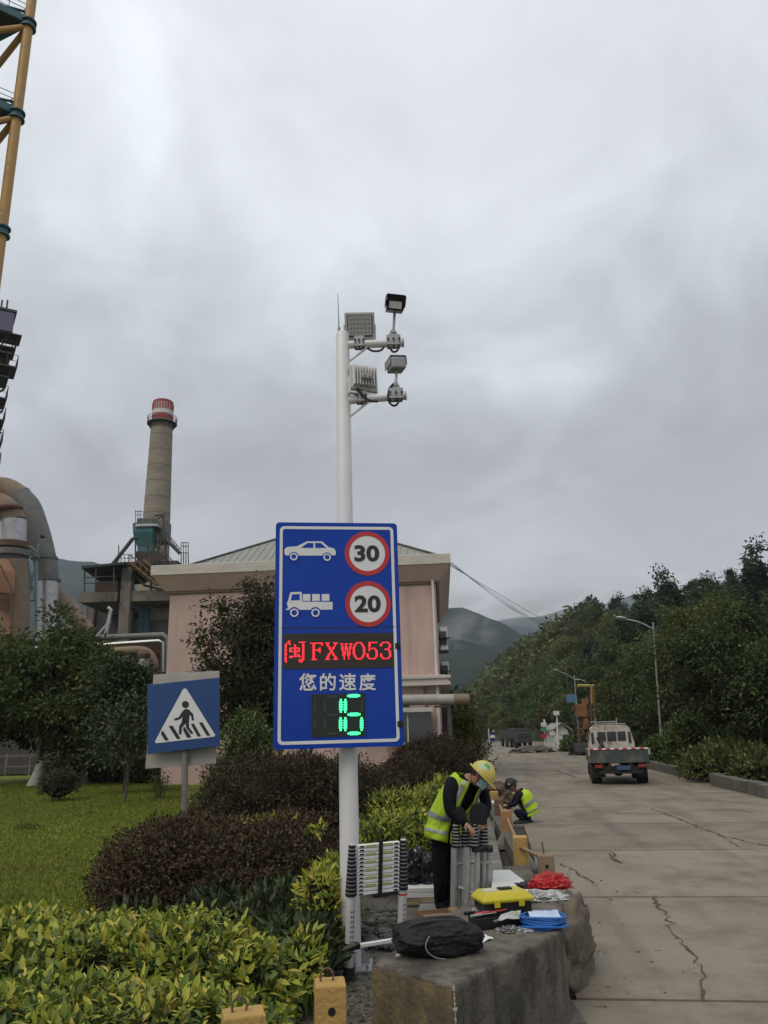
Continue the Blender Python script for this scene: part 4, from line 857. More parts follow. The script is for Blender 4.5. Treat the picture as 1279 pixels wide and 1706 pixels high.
# ================================================================== SPEED SIGN, POLE, LAMPS
m_white = mat('white_enamel', (.66, .66, .66), .38, col2=(.6, .6, .6), scale=3, bump=.03, bscale=60, col3=(.46, .45, .42), scale3=2.2, thr3=(.6, .78), col4=(.38, .36, .33), scale4=5, stretch4=(1, 1, .06), thr4=(.58, .75), amt4=.5)
m_galvg = mat('grey_cast_metal', (.33, .34, .35), .5, metal=.3, col2=(.26, .27, .28), scale=8, bump=.05)
m_black = mat('black_plastic', (.009, .009, .01), .5, col2=(.016, .016, .018), scale=10, spec=.3)
m_rubber = mat('black_rubber', (.016, .016, .016), .8)
m_blue = mat('sign_blue', (.0, .034, .3), .17, col2=(.0, .042, .35), scale=2, spec=.3, bump=.035, bscale=5)
m_blued = mat('crossing_sign_blue', (.008, .045, .17), .42, col2=(.012, .052, .18), scale=2.5, col3=(.04, .09, .2), scale3=3, thr3=(.58, .75))
m_sw = mat('sign_white', (.66, .67, .68), .4, col2=(.6, .61, .62), scale=4); m_sr = mat('sign_red', (.42, .022, .025), .4); m_sk = mat('sign_black', (.012, .012, .014), .5)

PB = gp(585, 1613, .012)
pole = thing('sign_pole', 'tall white round pole with two short side arms carrying lamps', 'pole', PB)
ztop = at(563, 557, PB.y).z
b = MB(); b.tube([PB, PB+Vector((0, 0, 1.3)), PB+Vector((0, 0, ztop-.02)), PB+Vector((0, 0, ztop))], [.083, .081, .067, .06], 28); b.build('shaft', m_white, pole, smooth=True)
b = MB(); b.box(PB+Vector((0, 0, .012)), (.34, .34, .02))
for a in range(4):
    b.prism([PB+rotz(a*math.pi/2+.3) @ Vector(v) for v in ((.075, -.005, .022), (.16, -.005, .022), (.075, -.005, .2))], rotz(a*math.pi/2+.3) @ Vector((0, .01, 0)))
    b.cyl(PB+rotz(a*math.pi/2+.78) @ Vector((.19, 0, .02)), PB+rotz(a*math.pi/2+.78) @ Vector((.19, 0, .06)), .012, n=6)
b.build('base_flange', m_galvg, pole)
b = MB(); q = PB+Vector((-.035, 0, ztop)); b.tube([q, q+Vector((-.008, 0, at(559, 490, PB.y).z-ztop))], [.009, .003], 6); b.cyl(q, q+Vector((0, 0, .06)), .016, n=8); b.build('lightning_rod', m_galvg, pole)
arms = []
for (x0, y0, x1, y1, bx0, by0, bx1, by1, dy) in ((573, 575, 672, 571, 575, 607, 612, 579, -.02), (577, 668, 676, 659, 578, 698, 616, 668, -.06)):
    a = at(x0-10, y0, PB.y); c = at(x1, y1, PB.y+dy); b = MB(); b.cyl(a, c, .041, n=18); b.build('arm', m_white, pole, smooth=True); arms.append((a, c))
    b = MB(); b.cyl(c-(c-a).normalized()*.006, c+(c-a).normalized()*.008, .045, n=18); b.build('arm_cap', m_galvg, pole)
    b = MB(); b.cyl(at(bx0-4, by0+3, PB.y), at(bx1, by1, PB.y+dy/2), .013, n=8); b.build('brace', m_white, pole)
def clamp(t_, q, wd):
    b = MB(); b.box(q+Vector((0, 0, .04)), (wd, .1, .06)); b.box(q+Vector((0, -.045, -.005)), (wd*.92, .012, .07)); b.box(q+Vector((0, .045, -.005)), (wd*.92, .012, .07)); b.build('clamp', m_galvg, t_, bevel=.004)
    b = MB()
    for dx in (-.4, 0, .4):
        b.tube([q+Vector((dx*wd, .05*math.cos(a), .05*math.sin(a)-.002)) for a in [math.pi*(1+i/8) for i in range(9)]], .006, 5); b.cyl(q+Vector((dx*wd, -.05, .02)), q+Vector((dx*wd, -.066, .02)), .01, n=6)
    b.build('u_bolt', m_black, t_)
def floodlight(label, cpx, cpy, wpx, hpx, dy, back, q, tilt):
    Y = PB.y+dy; c = at(cpx, cpy, Y); k = 1/ppm(Y, c.z); W, Hh = wpx*k, hpx*k*1.03
    t = thing('floodlight', label, 'floodlight', c, group='floodlights on the pole arms')
    X = Matrix.Translation(c) @ Matrix.Rotation(math.radians(180+22 if back else 1), 4, 'Z') @ Matrix.Rotation(tilt, 4, 'X')
    b = MB(); b.box((0, .025, 0), (W, .06, Hh)); b.build('housing', mat('pale_cast_metal', (.5, .5, .47), .5, col2=(.44, .44, .42), scale=6), t, bevel=.012, xf=X)
    b = MB(); b.box((0, -.012, -.0), (W*.84, .02, Hh*.78)); b.build('bezel', m_black, t, bevel=.008, xf=X)
    b = MB(); b.box((0, -.018, 0), (W*.79, .012, Hh*.72)); b.build('lens', mat('frosted_lens', (.36, .37, .36), .25), t, xf=X)
    b = MB()
    for i in range(6):
        for j in range(4): b.lathe((0, 0, 0), [(.011, -.003), (.008, .004)], 8); b.v[-16:] = [Vector((v.x+(i-2.5)*W*.12, -.025-v.z, v.y+(j-1.5)*Hh*.16)) for v in b.v[-16:]]
    b.build('led', mat('led_chip', (.25, .25, .22), .3), t, xf=X)
    b = MB()
    for i in range(9): b.box(((i-4)*W*.105, .085, -.0), (.008, .07, Hh*.82))
    b.build('cooling_fin', m_white, t, xf=X)
    b = MB(); b.box((0, .14, -Hh*.1), (W*.4, .03, .05)); b.box((-W*.1, .16, -Hh*.1), (.02, .02, .02)); b.box((W*.1, .16, -Hh*.1), (.02, .02, .02)); b.build('driver_box', m_galvg, t, bevel=.004, xf=X)
    b = MB(); b.box((-W*.52, .02, -Hh*.3), (.012, .05, Hh*.7)); b.box((W*.52, .02, -Hh*.3), (.012, .05, Hh*.7)); b.box((0, .02, -Hh*.64), (W*1.06, .05, .014)); b.build('yoke', m_white, t, xf=X)
    clamp(t, q, .1)
    return t, c
qa = lambda i, px: arms[i][0].lerp(arms[i][1], (px-(563, 567)[i])/(109.))
f1, c1 = floodlight('pale floodlight facing the camera on the upper arm beside the pole', 599.5, 543, 50, 44, -.02, False, qa(0, 599), .34)
f2, c2 = floodlight('pale floodlight turned away showing its cooling fins on the lower arm', 603, 634, 46, 42, .0, True, qa(1, 603), .05)
def camera_head(label, cpx, cpy, q, back):
    Y = PB.y-.02; c = at(cpx, cpy, Y); t = thing('traffic_camera', label, 'camera', q, group='camera heads at the ends of the pole arms')
    X = Matrix.Translation(c) @ Matrix.Rotation(math.radians(5 if not back else 194), 4, 'Z') @ Matrix.Rotation(.1 if not back else .08, 4, 'Y') @ Matrix.Rotation(.4 if not back else -.1, 4, 'X') @ Matrix.Scale(1 if not back else .86, 4)
    b = MB(); b.box((0, 0, 0), (.175, .2, .13)); b.build('housing', m_galvg, t, bevel=.016, xf=X)
    b = MB(); b.prism([(-.1, -.15, -.02), (-.1, -.15, .075), (-.085, -.15, .088), (.085, -.15, .088), (.1, -.15, .075), (.1, -.15, -.02), (.093, -.15, -.02), (.093, -.15, .072), (.082, -.15, .08), (-.082, -.15, .08), (-.093, -.15, .072), (-.093, -.15, -.02)], (0, .24, 0)); b.build('hood', m_black if not back else m_galvg, t, xf=X)
    b = MB(); b.box((0, -.112, 0), (.17, .012, .125)); b.build('bezel', m_black, t, bevel=.01, xf=X)
    b = MB(); b.box((0, -.12, -.012), (.125, .008, .07)); b.build('window', mat('camera_window', (.55, .56, .55), .15), t, xf=X)
    b = MB(); b.cyl(q+Vector((0, 0, .1)), c+Vector((0, 0, -.03)), .014, n=10); b.prism([q+Vector((-.055, -.012, .07)), q+Vector((.055, -.012, .07)), q+Vector((.02, -.012, .145)), q+Vector((-.02, -.012, .145))], (0, .024, 0)); b.cyl(q+Vector((0, -.025, .12)), q+Vector((0, .025, .12)), .016, n=10); b.build('stem', m_galvg, t, smooth=True)
    clamp(t, q, .14)
    return t
camera_head('traffic camera with dark hood and pale window at the end of the upper arm', 658, 509, qa(0, 656), False)
camera_head('grey traffic camera seen from behind at the end of the lower arm', 661, 608, qa(1, 660), True)
for pts, lb_ in ((((640, 578), (634, 584), (622, 585), (612, 580)), 'short black cable looping below the upper arm near the brace'), (((648, 577), (655, 586), (662, 584), (664, 576)), 'short black cable loop under the upper camera clamp'),
                 (((592, 642), (602, 655), (615, 667), (630, 669)), 'black cable from the back of the lower floodlight to the arm'), (((655, 640), (648, 650), (648, 668), (656, 676), (663, 672), (664, 664)), 'thick black cable loop hanging from the lower camera')):
    b = MB(); b.tube(smooth_path([at(x, y, PB.y-.09+(.03 if k == 0 else 0)) for k, (x, y) in enumerate(pts)], 6), .011, 7); tag(b.build('cable', m_rubber, smooth=True), lb_, 'cable', 'cables on the pole arms')

# board
YAW = math.radians(8); SY = PB.y-.17
sc_ = at(560.5, 1058, SY); SX = Matrix.Translation(sc_) @ Matrix.Rotation(YAW, 4, 'Z'); SXi = SX.inverted()
bn = Vector((math.sin(YAW), -math.cos(YAW), 0)); bp0 = sc_+bn*.05
def Bp(px, py, X_=None, n_=None, p_=None):               # photo point -> board plane coordinates
    n_ = n_ or bn; p_ = p_ or bp0; d = ray(px, py); o = Vector((0, 0, EYE)); t = (p_-o).dot(n_)/d.dot(n_); q = (X_ or SXi) @ (o+d*t); return (q.x, q.z)
def poly(b, pts, lift, th=.0022, y0=-.05): b.prism([(x, y0-lift, z) for x, z in pts], (0, th, 0)); return b
x0, z1 = Bp(457.5, 1058)[0], Bp(563, 871)[1]; x1, z0 = Bp(667.5, 1058)[0], Bp(562, 1246)[1]
def rrect(x0, z0, x1, z1, r, n=5):
    o = []
    for cx_, cz_, a in ((x1-r, z1-r, 0), (x0+r, z1-r, 90), (x0+r, z0+r, 180), (x1-r, z0+r, 270)):
        for i in range(n+1): t = math.radians(a+90*i/n); o.append((cx_+r*math.cos(t), cz_+r*math.sin(t)))
    return o
sg = thing('speed_sign', 'large blue speed display board on the white pole showing red and green digits', 'road sign', (PB.x, PB.y-.1, z0+sc_.z))
b = MB(); b.prism([(x, -.05, z) for x, z in rrect(x0, z0, x1, z1, .035)], (0, .1, 0)); b.build('panel', m_blue, sg, xf=SX)
e = .036; wdt = .026
def frame_loop(b, o, i, lift, th=.0022, y0=-.05):
    n = len(o); b.add([(x, y0-lift, z) for x, z in o]+[(x, y0-lift, z) for x, z in i]+[(x, y0-lift+th, z) for x, z in o]+[(x, y0-lift+th, z) for x, z in i],
        [(k, (k+1) % n, n+(k+1) % n, n+k) for k in range(n)]+[(2*n+k, 2*n+(k+1) % n, (k+1) % n, k) for k in range(n)]+[(n+k, n+(k+1) % n, 3*n+(k+1) % n, 3*n+k) for k in range(n)]); return b
b = MB(); frame_loop(b, rrect(x0+e, z0+e, x1-e, z1-e, .04), rrect(x0+e+wdt, z0+e+wdt, x1-e-wdt, z1-e-wdt, .02), .0024); b.build('white_border', m_sw, sg, xf=SX)
def zp(x, y): return Bp(440+x/3.762, 850+y/3.762)
def ringpts(c, r, n=28): return [(c[0]+r*math.cos(2*math.pi*i/n), c[1]+r*math.sin(2*math.pi*i/n)) for i in range(n)]
PXM = abs(Bp(600, 1000)[0]-Bp(500, 1000)[0])/100
b = MB(); poly(b, [zp(*p) for p in ((128, 272), (128, 244), (148, 230), (206, 227), (268, 196), (364, 196), (406, 232), (440, 240), (451, 262), (448, 283), (300, 285), (140, 284))], .0024); cs_ = b.build('car_symbol', m_sw, sg, xf=SX)
for pts in (((232, 236), (272, 206), (309, 206), (309, 236)), ((321, 206), (356, 206), (390, 236), (321, 236))): b = MB(); poly(b, [zp(*p) for p in pts], .0046); b.build('window', m_blue, cs_, xf=SX)
for c in ((187, 292), (396, 295)):
    b = MB(); poly(b, ringpts(zp(*c), 31/3.762*PXM), .0046); b.build('wheel_arch', m_blue, cs_, xf=SX)
    b = MB(); frame_loop(b, ringpts(zp(*c), 24/3.762*PXM), ringpts(zp(*c), 15/3.762*PXM), .0068); b.build('wheel_ring', m_sw, cs_, xf=SX)
b = MB(); poly(b, [zp(*p) for p in ((166, 514), (236, 512), (239, 573), (430, 575), (430, 623), (138, 625), (138, 618), (152, 616), (143, 582), (150, 570))], .0024)
for a in (243, 302, 362): poly(b, [zp(a, 526), zp(a+48, 526), zp(a+48, 568), zp(a, 568)], .0024)
ts_ = b.build('truck_symbol', m_sw, sg, xf=SX)
b = MB(); poly(b, [zp(*p) for p in ((177, 528), (223, 526), (223, 563), (168, 565))], .0046)
b.build('window', m_blue, ts_, xf=SX)
for c in ((190, 643), (323, 643)):
    b = MB(); poly(b, ringpts(zp(c[0], 640), 33/3.762*PXM), .0046); b.build('wheel_arch', m_blue, ts_, xf=SX)
    b = MB(); frame_loop(b, ringpts(zp(*c), 26/3.762*PXM), ringpts(zp(*c), 17/3.762*PXM), .0068); b.build('wheel_ring', m_sw, ts_, xf=SX)
def text(name, body, cx_, cz_, hgt, m, parent, X_, y, bold=0., sx=1., space=1.):
    cu = bpy.data.curves.new('text', 'FONT'); cu.body = body; cu.align_x = 'CENTER'; cu.extrude = .001; cu.offset = bold; cu.space_character = space; cu.resolution_u = 3
    o = bpy.data.objects.new('text', cu); C.objects.link(o); bpy.context.view_layer.update()
    me = bpy.data.meshes.new_from_object(o.evaluated_get(bpy.context.evaluated_depsgraph_get())); bpy.data.objects.remove(o)
    co = [v.co.copy() for v in me.vertices]; ys = [c.y for c in co]; xs = [c.x for c in co]; k = hgt/(max(ys)-min(ys)); my = (max(ys)+min(ys))/2; mx = (max(xs)+min(xs))/2
    T = wm(parent).inverted() @ X_
    for v, c in zip(me.vertices, co): v.co = T @ Vector((cx_+(c.x-mx)*k*sx, y-c.z*k*.3, cz_+(c.y-my)*k))
    me.materials.clear(); me.materials.append(m); return link(name, me, parent)
for num, c, r in (('30', (612, 922), 38.5), ('20', (613.5, 1006), 38.5)):
    p = Bp(*c); b = MB(); poly(b, ringpts(p, r*PXM, 40), .0026); d_ = b.build('speed_limit_disc', m_sw, sg, xf=SX)
    b = MB(); frame_loop(b, ringpts(p, r*PXM, 48), ringpts(p, r*.8*PXM, 48), .005); b.build('red_ring', m_sr, d_, xf=SX)
    text('digits', num, p[0]-.004, p[1], 29*PXM, m_sk, d_, SX, -.056, bold=.035, sx=1.17, space=1.0)
b = MB(); a = Bp(468, 1046.5); c = Bp(659, 1044); poly(b, [(a[0], a[1]-.004), (c[0], c[1]-.004), (c[0], c[1]+.003), (a[0], a[1]+.003)], .0024); b.build('seam', m_sk, sg, xf=SX)
b = MB()
for x, y, w_ in ((663, 1076, 9), (667, 1206, 9)):
    p = Bp(x, y); b.box((p[0], -.048, p[1]), (w_*PXM, .03, 9*PXM))
b.build('latch', m_black, sg, xf=SX, bevel=.004)
b = MB()
for x, y in ((506.5, 1238.5), (565, 1237), (622, 1235.5), (478, 878), (650, 881), (565, 880)): b.box((Bp(x, y)[0], -.053, Bp(x, y)[1]), (.008, .005, .008))
b.build('rivet', m_sw, sg, xf=SX)
# red dot matrix
pl, pr2 = Bp(472.5, 1086), Bp(655.5, 1083); pt, pbm = Bp(563, 1055), Bp(563, 1113)
b = MB(); b.box(((pl[0]+pr2[0])/2, -.05, (pt[1]+pbm[1])/2), (pr2[0]-pl[0], .012, pt[1]-pbm[1])); led = b.build('led_panel', mat('led_panel_black', (.022, .018, .014), .6), sg, xf=SX)
NX, NZ = 96, 30; px_ = (pr2[0]-pl[0])/NX; pz_ = (pt[1]-pbm[1])/NZ
GL = {'M': ["...##.............", "..##........######", ".#.##..........#..", "##..#...#......##.", "##......##.....##.", "##......##.....##.", "#...#########..##.", "##..##..##..#..##.", "##..##..##.##..##.", "#...#########..##.", "##......##.....##.", "##......##.#...##.", "##......##.##..##.", "#...##########.##.", "##..###......#.##.", "##.............##.", "##..........#.###.", "##..........####..", ".#...........##..."],
 'F': ["###########", "..##.....##", "..##......#", "..##.......", "..##....#..", "..##...##..", "..#######..", "..##...##..", "..##....#..", "..##.......", "..##.......", "..##.......", "..##.......", "..##.......", ".#####....."],
 'X': ["####...####", ".##.....##.", ".##.....#..", "..##...##..", "...##.##...", "...##.##...", "....###....", "....##.....", "....###....", "...##.##...", "..##..##...", "..##...##..", ".##.....##.", ".##.....##.", "####...####"],
 'W': ["###.###.###", ".#...#...#.", ".##.##..##.", ".##.###.##.", ".##.###.##.", ".##.###.#..", "..#.#.#.#..", "..###.###..", "..###.###..", "..###.###..", "..##..##...", "...#...#...", "...#...#...", "...#...#..."],
 '0': ["...#####...", "..##...##..", ".##.....##.", ".##.....##.", "##.......##", "##.......##", "##.......##", "##.......##", "##.......##", "##.......##", "##.......##", ".##.....##.", ".##.....##.", "..##...##..", "...#####..."],
 '5': ["..########.", "..##.......", "..##.......", "..##.......", "..#........", "..#.####...", "..##...##..", "..#.....##.", "........##.", "........##.", "##......##.", "##......##.", "##......##.", ".##....##..", "..######..."],
 '3': ["..######...", ".##....##..", "##......##.", "##......##.", "........##.", ".......##..", "....####...", ".......##..", "........##.", "........##.", "##......##.", "##......##.", "##......##.", ".##....##..", "..######..."]}
lit = set()
for ch_, x_, y_ in (('M', 1, 6), ('F', 23, 8), ('X', 36, 8), ('W', 49, 9), ('0', 60, 8), ('5', 72, 8), ('3', 84, 8)):
    for j, row in enumerate(GL[ch_]):
        for i, v in enumerate(row):
            if v == '#': lit.add((x_+i, y_+j))
bl_, bo = MB(), MB()
for j in range(NZ):
    for i in range(NX):
        x, z = pl[0]+(i+.5)*px_, pt[1]-(j+.5)*pz_; h_ = .44 if (i, j) in lit else .3
        q = [(x-px_*h_, -.058, z-pz_*h_), (x+px_*h_, -.058, z-pz_*h_), (x+px_*h_, -.058, z+pz_*h_), (x-px_*h_, -.058, z+pz_*h_)]
        (bl_ if (i, j) in lit else bo).add(q, [(0, 1, 2, 3)])
bl_.build('lit_dot', mat('led_red', (.2, .01, .01), .5, emit=(1, .03, .045), estr=.95), led, xf=SX, kind='stuff')
bo.build('unlit_dot', mat('led_off', (.055, .04, .03), .5), led, xf=SX, kind='stuff')
for ch_, x_ in zip('您的速度', (513, 546.5, 579.5, 612.5)):
    p = Bp(x_, 1136); text('caption_character', ch_, p[0], p[1], 27.5*PXM, m_sw, sg, SX, -.0535, bold=.018)
# green seven segment display
pl, pr2 = Bp(519.5, 1191), Bp(608.5, 1190); pt, pbm = Bp(563, 1156), Bp(563, 1227)
b = MB(); b.box(((pl[0]+pr2[0])/2, -.05, (pt[1]+pbm[1])/2), (pr2[0]-pl[0], .012, pt[1]-pbm[1])); dp = b.build('speed_display', mat('display_black', (.008, .018, .012), .55), sg, xf=SX)
m_on = mat('led_green', (.05, .3, .15), .5, emit=(.05, 1, .36), estr=1.25); m_off = mat('led_green_off', (.06, .055, .05), .5)
def seg(xa, ya, xb, yb, on):
    b = MB(); v = abs(yb-ya) > abs(xb-xa); n = 6
    for k in range(n):
        t = (k+.5)/n; c = Bp(xa+(xb-xa)*t, ya+(yb-ya)*t); w_ = (4.6 if 0 < k < n-1 else 2.6)*(1.45 if on else 1)*PXM*.82; l_ = (2.7 if on else 2.2)*PXM
        b.box((c[0], -.058, c[1]), (w_, .004, l_) if v else (l_, .004, w_))
    b.build('segment', m_on if on else m_off, dp, xf=SX)
for s_ in ((525, 1164, 525, 1187, 0), (525, 1194, 525, 1217, 0), (541.5, 1164, 541.5, 1187, 0), (541.5, 1194, 541.5, 1217, 0), (544, 1161, 564, 1160.5, 0), (544, 1191.5, 564, 1191, 0), (544, 1222.5, 564, 1222, 0),
           (568, 1164, 568, 1188, 1), (567.6, 1194.5, 567.6, 1218.5, 1), (575.5, 1164, 575.5, 1188, 1), (575.5, 1194.5, 575.5, 1218.5, 1), (578, 1159.5, 600.5, 1159, 1), (579, 1190.5, 601, 1190, 1), (579, 1222, 601, 1221.5, 1), (603, 1164, 603, 1187, 0), (602.6, 1194.5, 602.6, 1218, 1)): seg(*s_)
b = MB()
for zz in (z0+.35, z1-.35): b.box((0.02, .085, zz), (.5, .07, .05))
b.build('mounting_rail', m_galvg, sg, xf=SX)

# pedestrian crossing sign
CB = gp(308, 1520); CY_ = CB.y
cs2 = thing('crossing_sign', 'tilted blue pedestrian crossing sign on a thin grey post rising from the bush', 'road sign', (CB.x, CB.y, 0))
b = MB(); tp2 = at(308, 1135, CY_); b.tube([(CB.x, CB.y, 0), (tp2.x, CB.y, tp2.z)], [.037, .037], 16); b.build('post', mat('grey_post', (.2, .2, .19), .6, col2=(.15, .14, .12), scale=3, col3=(.11, .06, .045), scale3=2), cs2, smooth=True)
def crossboard(corners, dY, th, nm, m):
    P_ = [at(x, y, CY_+dY) for x, y in corners]; b = MB(); b.prism(P_, (0, th, 0)); return b.build(nm, m, cs2, bevel=.004)
m_backb = mat('bare_board', (.4, .385, .34), .7, col2=(.3, .28, .245), scale=2, col3=(.24, .2, .16), scale3=1.2)
crossboard([(256, 1124), (366, 1117.5), (360, 1272), (242, 1281)], .05, .012, 'back_board', m_backb)
fb = crossboard([(245, 1141), (366, 1128.5), (366, 1243), (246, 1256.5)], -.065, .018, 'blue_plate', m_blued)
def cpos(x, y, l): return at(230+x/8.527, 1100+y/8.527, CY_-.066-l)
def cpoly(b, pts, l): b.prism([cpos(x, y, l) for x, y in pts], (0, .0015, 0))
b = MB(); cpoly(b, ((640, 412), (668, 398), (692, 410), (1098, 1060), (1090, 1080), (1075, 1086), (262, 1178), (243, 1168), (246, 1145)), .003); tri = b.build('triangle', m_sw, fb)
b = MB(); cpoly(b, [(675+50*math.cos(2*math.pi*i/20), 628+50*math.sin(2*math.pi*i/20)) for i in range(20)], .006)
cpoly(b, ((655, 700), (690, 690), (725, 702), (785, 765), (796, 850), (765, 855), (757, 795), (730, 775), (725, 880), (625, 870), (632, 800), (600, 835), (525, 858), (512, 832), (580, 808), (625, 735)), .006)
cpoly(b, ((630, 865), (678, 870), (672, 900), (625, 955), (618, 1048), (582, 1052), (585, 940)), .006)
cpoly(b, ((672, 872), (724, 876), (725, 950), (785, 1030), (770, 1048), (745, 1040), (686, 960)), .006)
b.build('walking_figure', m_sk, tri)
for pts in (((325, 1040), (352, 995), (440, 1135), (385, 1142)), ((435, 932), (492, 930), (606, 1112), (555, 1120)), ((640, 990), (652, 940), (672, 955), (760, 1092), (700, 1102)), ((752, 905), (795, 898), (896, 1078), (848, 1085)), ((865, 885), (915, 882), (1030, 1068), (980, 1073))):
    b = MB(); cpoly(b, pts, .006); b.build('crossing_stripe', m_sk, tri)
b = MB()
for zz in (1165, 1225): q = at(308, zz, CY_); b.box(q, (.12, .1, .03))
b.build('clamp', m_galvg, cs2)

# street lamps and far signals
def street_lamp(label, px, py, tx, ty, arms_, r=.062):
    q = gp(px, py); t = thing('street_lamp', label, 'street lamp', q, group='street lamps along the right kerb'); top = at(tx, ty, q.y)
    b = MB(); b.tube([q, q.lerp(top, .5), top], [r*1.15, r*.9, r*.6], 12); b.build('pole', mat('dull_galvanised', (.3, .31, .31), .55, col2=(.22, .22, .22), scale=2, metal=.2), t, smooth=True)
    for k, (ax, ay, dY, head) in enumerate(arms_):
        e_ = at(ax, ay, q.y+dY); st_ = top-Vector((0, 0, .35)); b = MB(); mid = st_.lerp(e_, .5)+Vector((0, 0, .1)); b.tube(smooth_path([st_, mid, e_], 5), .035, 7); b.build('arm', m_whiteP, t, smooth=True)
        if head:
            d_ = (e_-mid).normalized(); b = MB(); b.blob(e_+d_*.3, (.5, .16, .09), 3, 0, 1, 2, M=d_.to_track_quat('X', 'Z').to_matrix()); b.build('lamp_head', mat('lamp_head_grey', (.4, .41, .42), .4, metal=.3), t, smooth=True)
    b = MB(); b.box(q+Vector((0, 0, .05)), (.35, .35, .1)); b.build('base', m_kerb, t)
    return t
street_lamp('nearer grey street lamp with curved arm before the dark roadside trees', 1105, 1272, 1088, 1037, ((1040, 1031, -2.4, True),))
street_lamp('farther street lamp with arm to the left near the orange rig', 967, 1252, 957, 1125, ((930, 1118, -2, True), (976, 1136, 1, False)), .08)
for px, py, ty, lb_, bx_, colr in ((909, 1246, 1198, 'white signal mast with small red and green boxes on the far right roadside', ((1207, m_whiteP), (1215, mat('signal_green', (.05, .2, .1), .5)), (1226, m_sr)), 0), (930, 1247, 1185, 'taller thin white mast beside the white hut', ((1188, m_whiteP),), 0), (923, 1245, 1209, 'short white mast left of the white hut', ((1211, m_whiteP), (1222, m_whiteP)), 0),
                                    (824, 1243, 1216, 'blue and white sign post at the far left end of the road', ((1222, m_blued), (1227, m_sw), (1232, m_blued)), 0), (816, 1240, 1213, 'thin grey post next to the blue and white sign post', (), 0)):
    q = gp(px, py); t = thing('signal_post', lb_, 'post', q, group='small masts at the far end of the road'); top = at(px-2, ty, q.y)
    b = MB(); b.cyl(q, top, .09, n=8); b.build('mast', m_whiteP, t)
    for y_, m_ in bx_:
        b = MB(); c = at(px-3, y_, q.y-.2); b.box(c, (.55, .2, .4)); b.build('signal_box', m_, t)

# orange drilling rig behind the truck
q = gp(975, 1258); rg_ = thing('drill_rig', 'rusty orange drilling rig with yellow mast at the roadside behind the truck', 'drill rig', q); RY = q.y
def rbar(nm, segs, r, m):
    b = MB()
    for p_, c_ in segs: b.cyl(at(*p_, RY), at(*c_, RY), r, n=6)
    build_each(b, nm, m, rg_)
rbar('mast', [((984, 1140), (986, 1250)), ((990, 1140), (993, 1250)), ((964, 1175), (966, 1255)), ((971, 1178), (974, 1255)), ((978, 1160), (981, 1255))], .085, m_rust)
rbar('head_beam', [((962, 1142.5), (990, 1142.5)), ((985, 1142), (986, 1172))], .11, mat('rig_yellow', (.3, .23, .05), .6))
rbar('cross_bar', [((962, 1180+i*9), (992, 1174+i*9)) for i in range(8)]+[((965, 1180+i*18), (990, 1195+i*18)) for i in range(4)], .08, m_rust)
b = MB(); c = at(968, 1184, RY); b.box(c, (.8, .5, .9)); b.box(c+Vector((.35, 0, .6)), (.45, .35, .4)); b.box(c+Vector((-.45, 0, .15)), (.4, .2, .25)); b.box(c+Vector((.25, 0, -.9)), (.35, .35, .8)); b.build('drive_head', mat('rig_orange', (.26, .11, .035), .75, col2=(.12, .06, .03), scale=3), rg_, bevel=.05)
b = MB(); c = at(951, 1164, RY-.3); b.box(c, (.55, .4, .55)); b.build('blue_box', mat('rig_blue', (.06, .16, .28), .6), rg_, bevel=.03); b = MB(); b.box(c+Vector((-.3, 0, .33)), (1.5, .12, .06)); b.build('swing_arm', m_rust, rg_)
b = MB(); c = at(978, 1246, RY); b.box(c+Vector((0, .6, 0)), (1.6, 2.6, .6)); b.build('chassis', m_dksteel, rg_, bevel=.05)

# white hut, parked trucks and gravel heaps at the far end
q = gp(938, 1244); ht = thing('white_hut', 'small white hut with grey gable roof at the far right roadside', 'hut', q); HY = q.y; hk = 1/ppm(HY, 2)
b = MB(); hw, hh = 11*hk, 26*hk
b.prism([q+Vector((-hw, 0, 0)), q+Vector((hw, 0, 0)), q+Vector((hw, 0, hh)), q+Vector((0, 0, hh+11*hk)), q+Vector((-hw, 0, hh))], (0, 5, 0)); b.build('wall', m_whiteP, ht)
b = MB()
for s_ in (-1, 1): b.prism([q+Vector((s_*(hw+.4), -.4, hh-.1)), q+Vector((0, -.4, hh+11.4*hk)), q+Vector((0, -.4, hh+12.6*hk)), q+Vector((s_*(hw+.4), -.4, hh+.1))], (0, 5.8, 0))
b.build('roof', mat('hut_roof', (.2, .2, .19), .8), ht)
for dx, z_, w_, h_ in ((-.35, .62, .5, .22), (.35, .62, .5, .22), (.4, .22, .55, .42)):
    b = MB(); b.box(q+Vector((dx*hw, -.04, z_*hh)), (w_*hw, .1, h_*hh)); b.build('window' if z_ > .5 else 'doorway', mat('dark_window_glass', (.05, .06, .07), .12), ht)
b = MB(); b.lathe((0, 0, 0), [(.45, -.05), (.5, 0), (.45, .05)], 16); b.v = [q+Vector((-.6*hw+v.x, -.15+v.z, .42*hh+v.y)) for v in b.v]; b.build('dish', m_whiteP, ht)
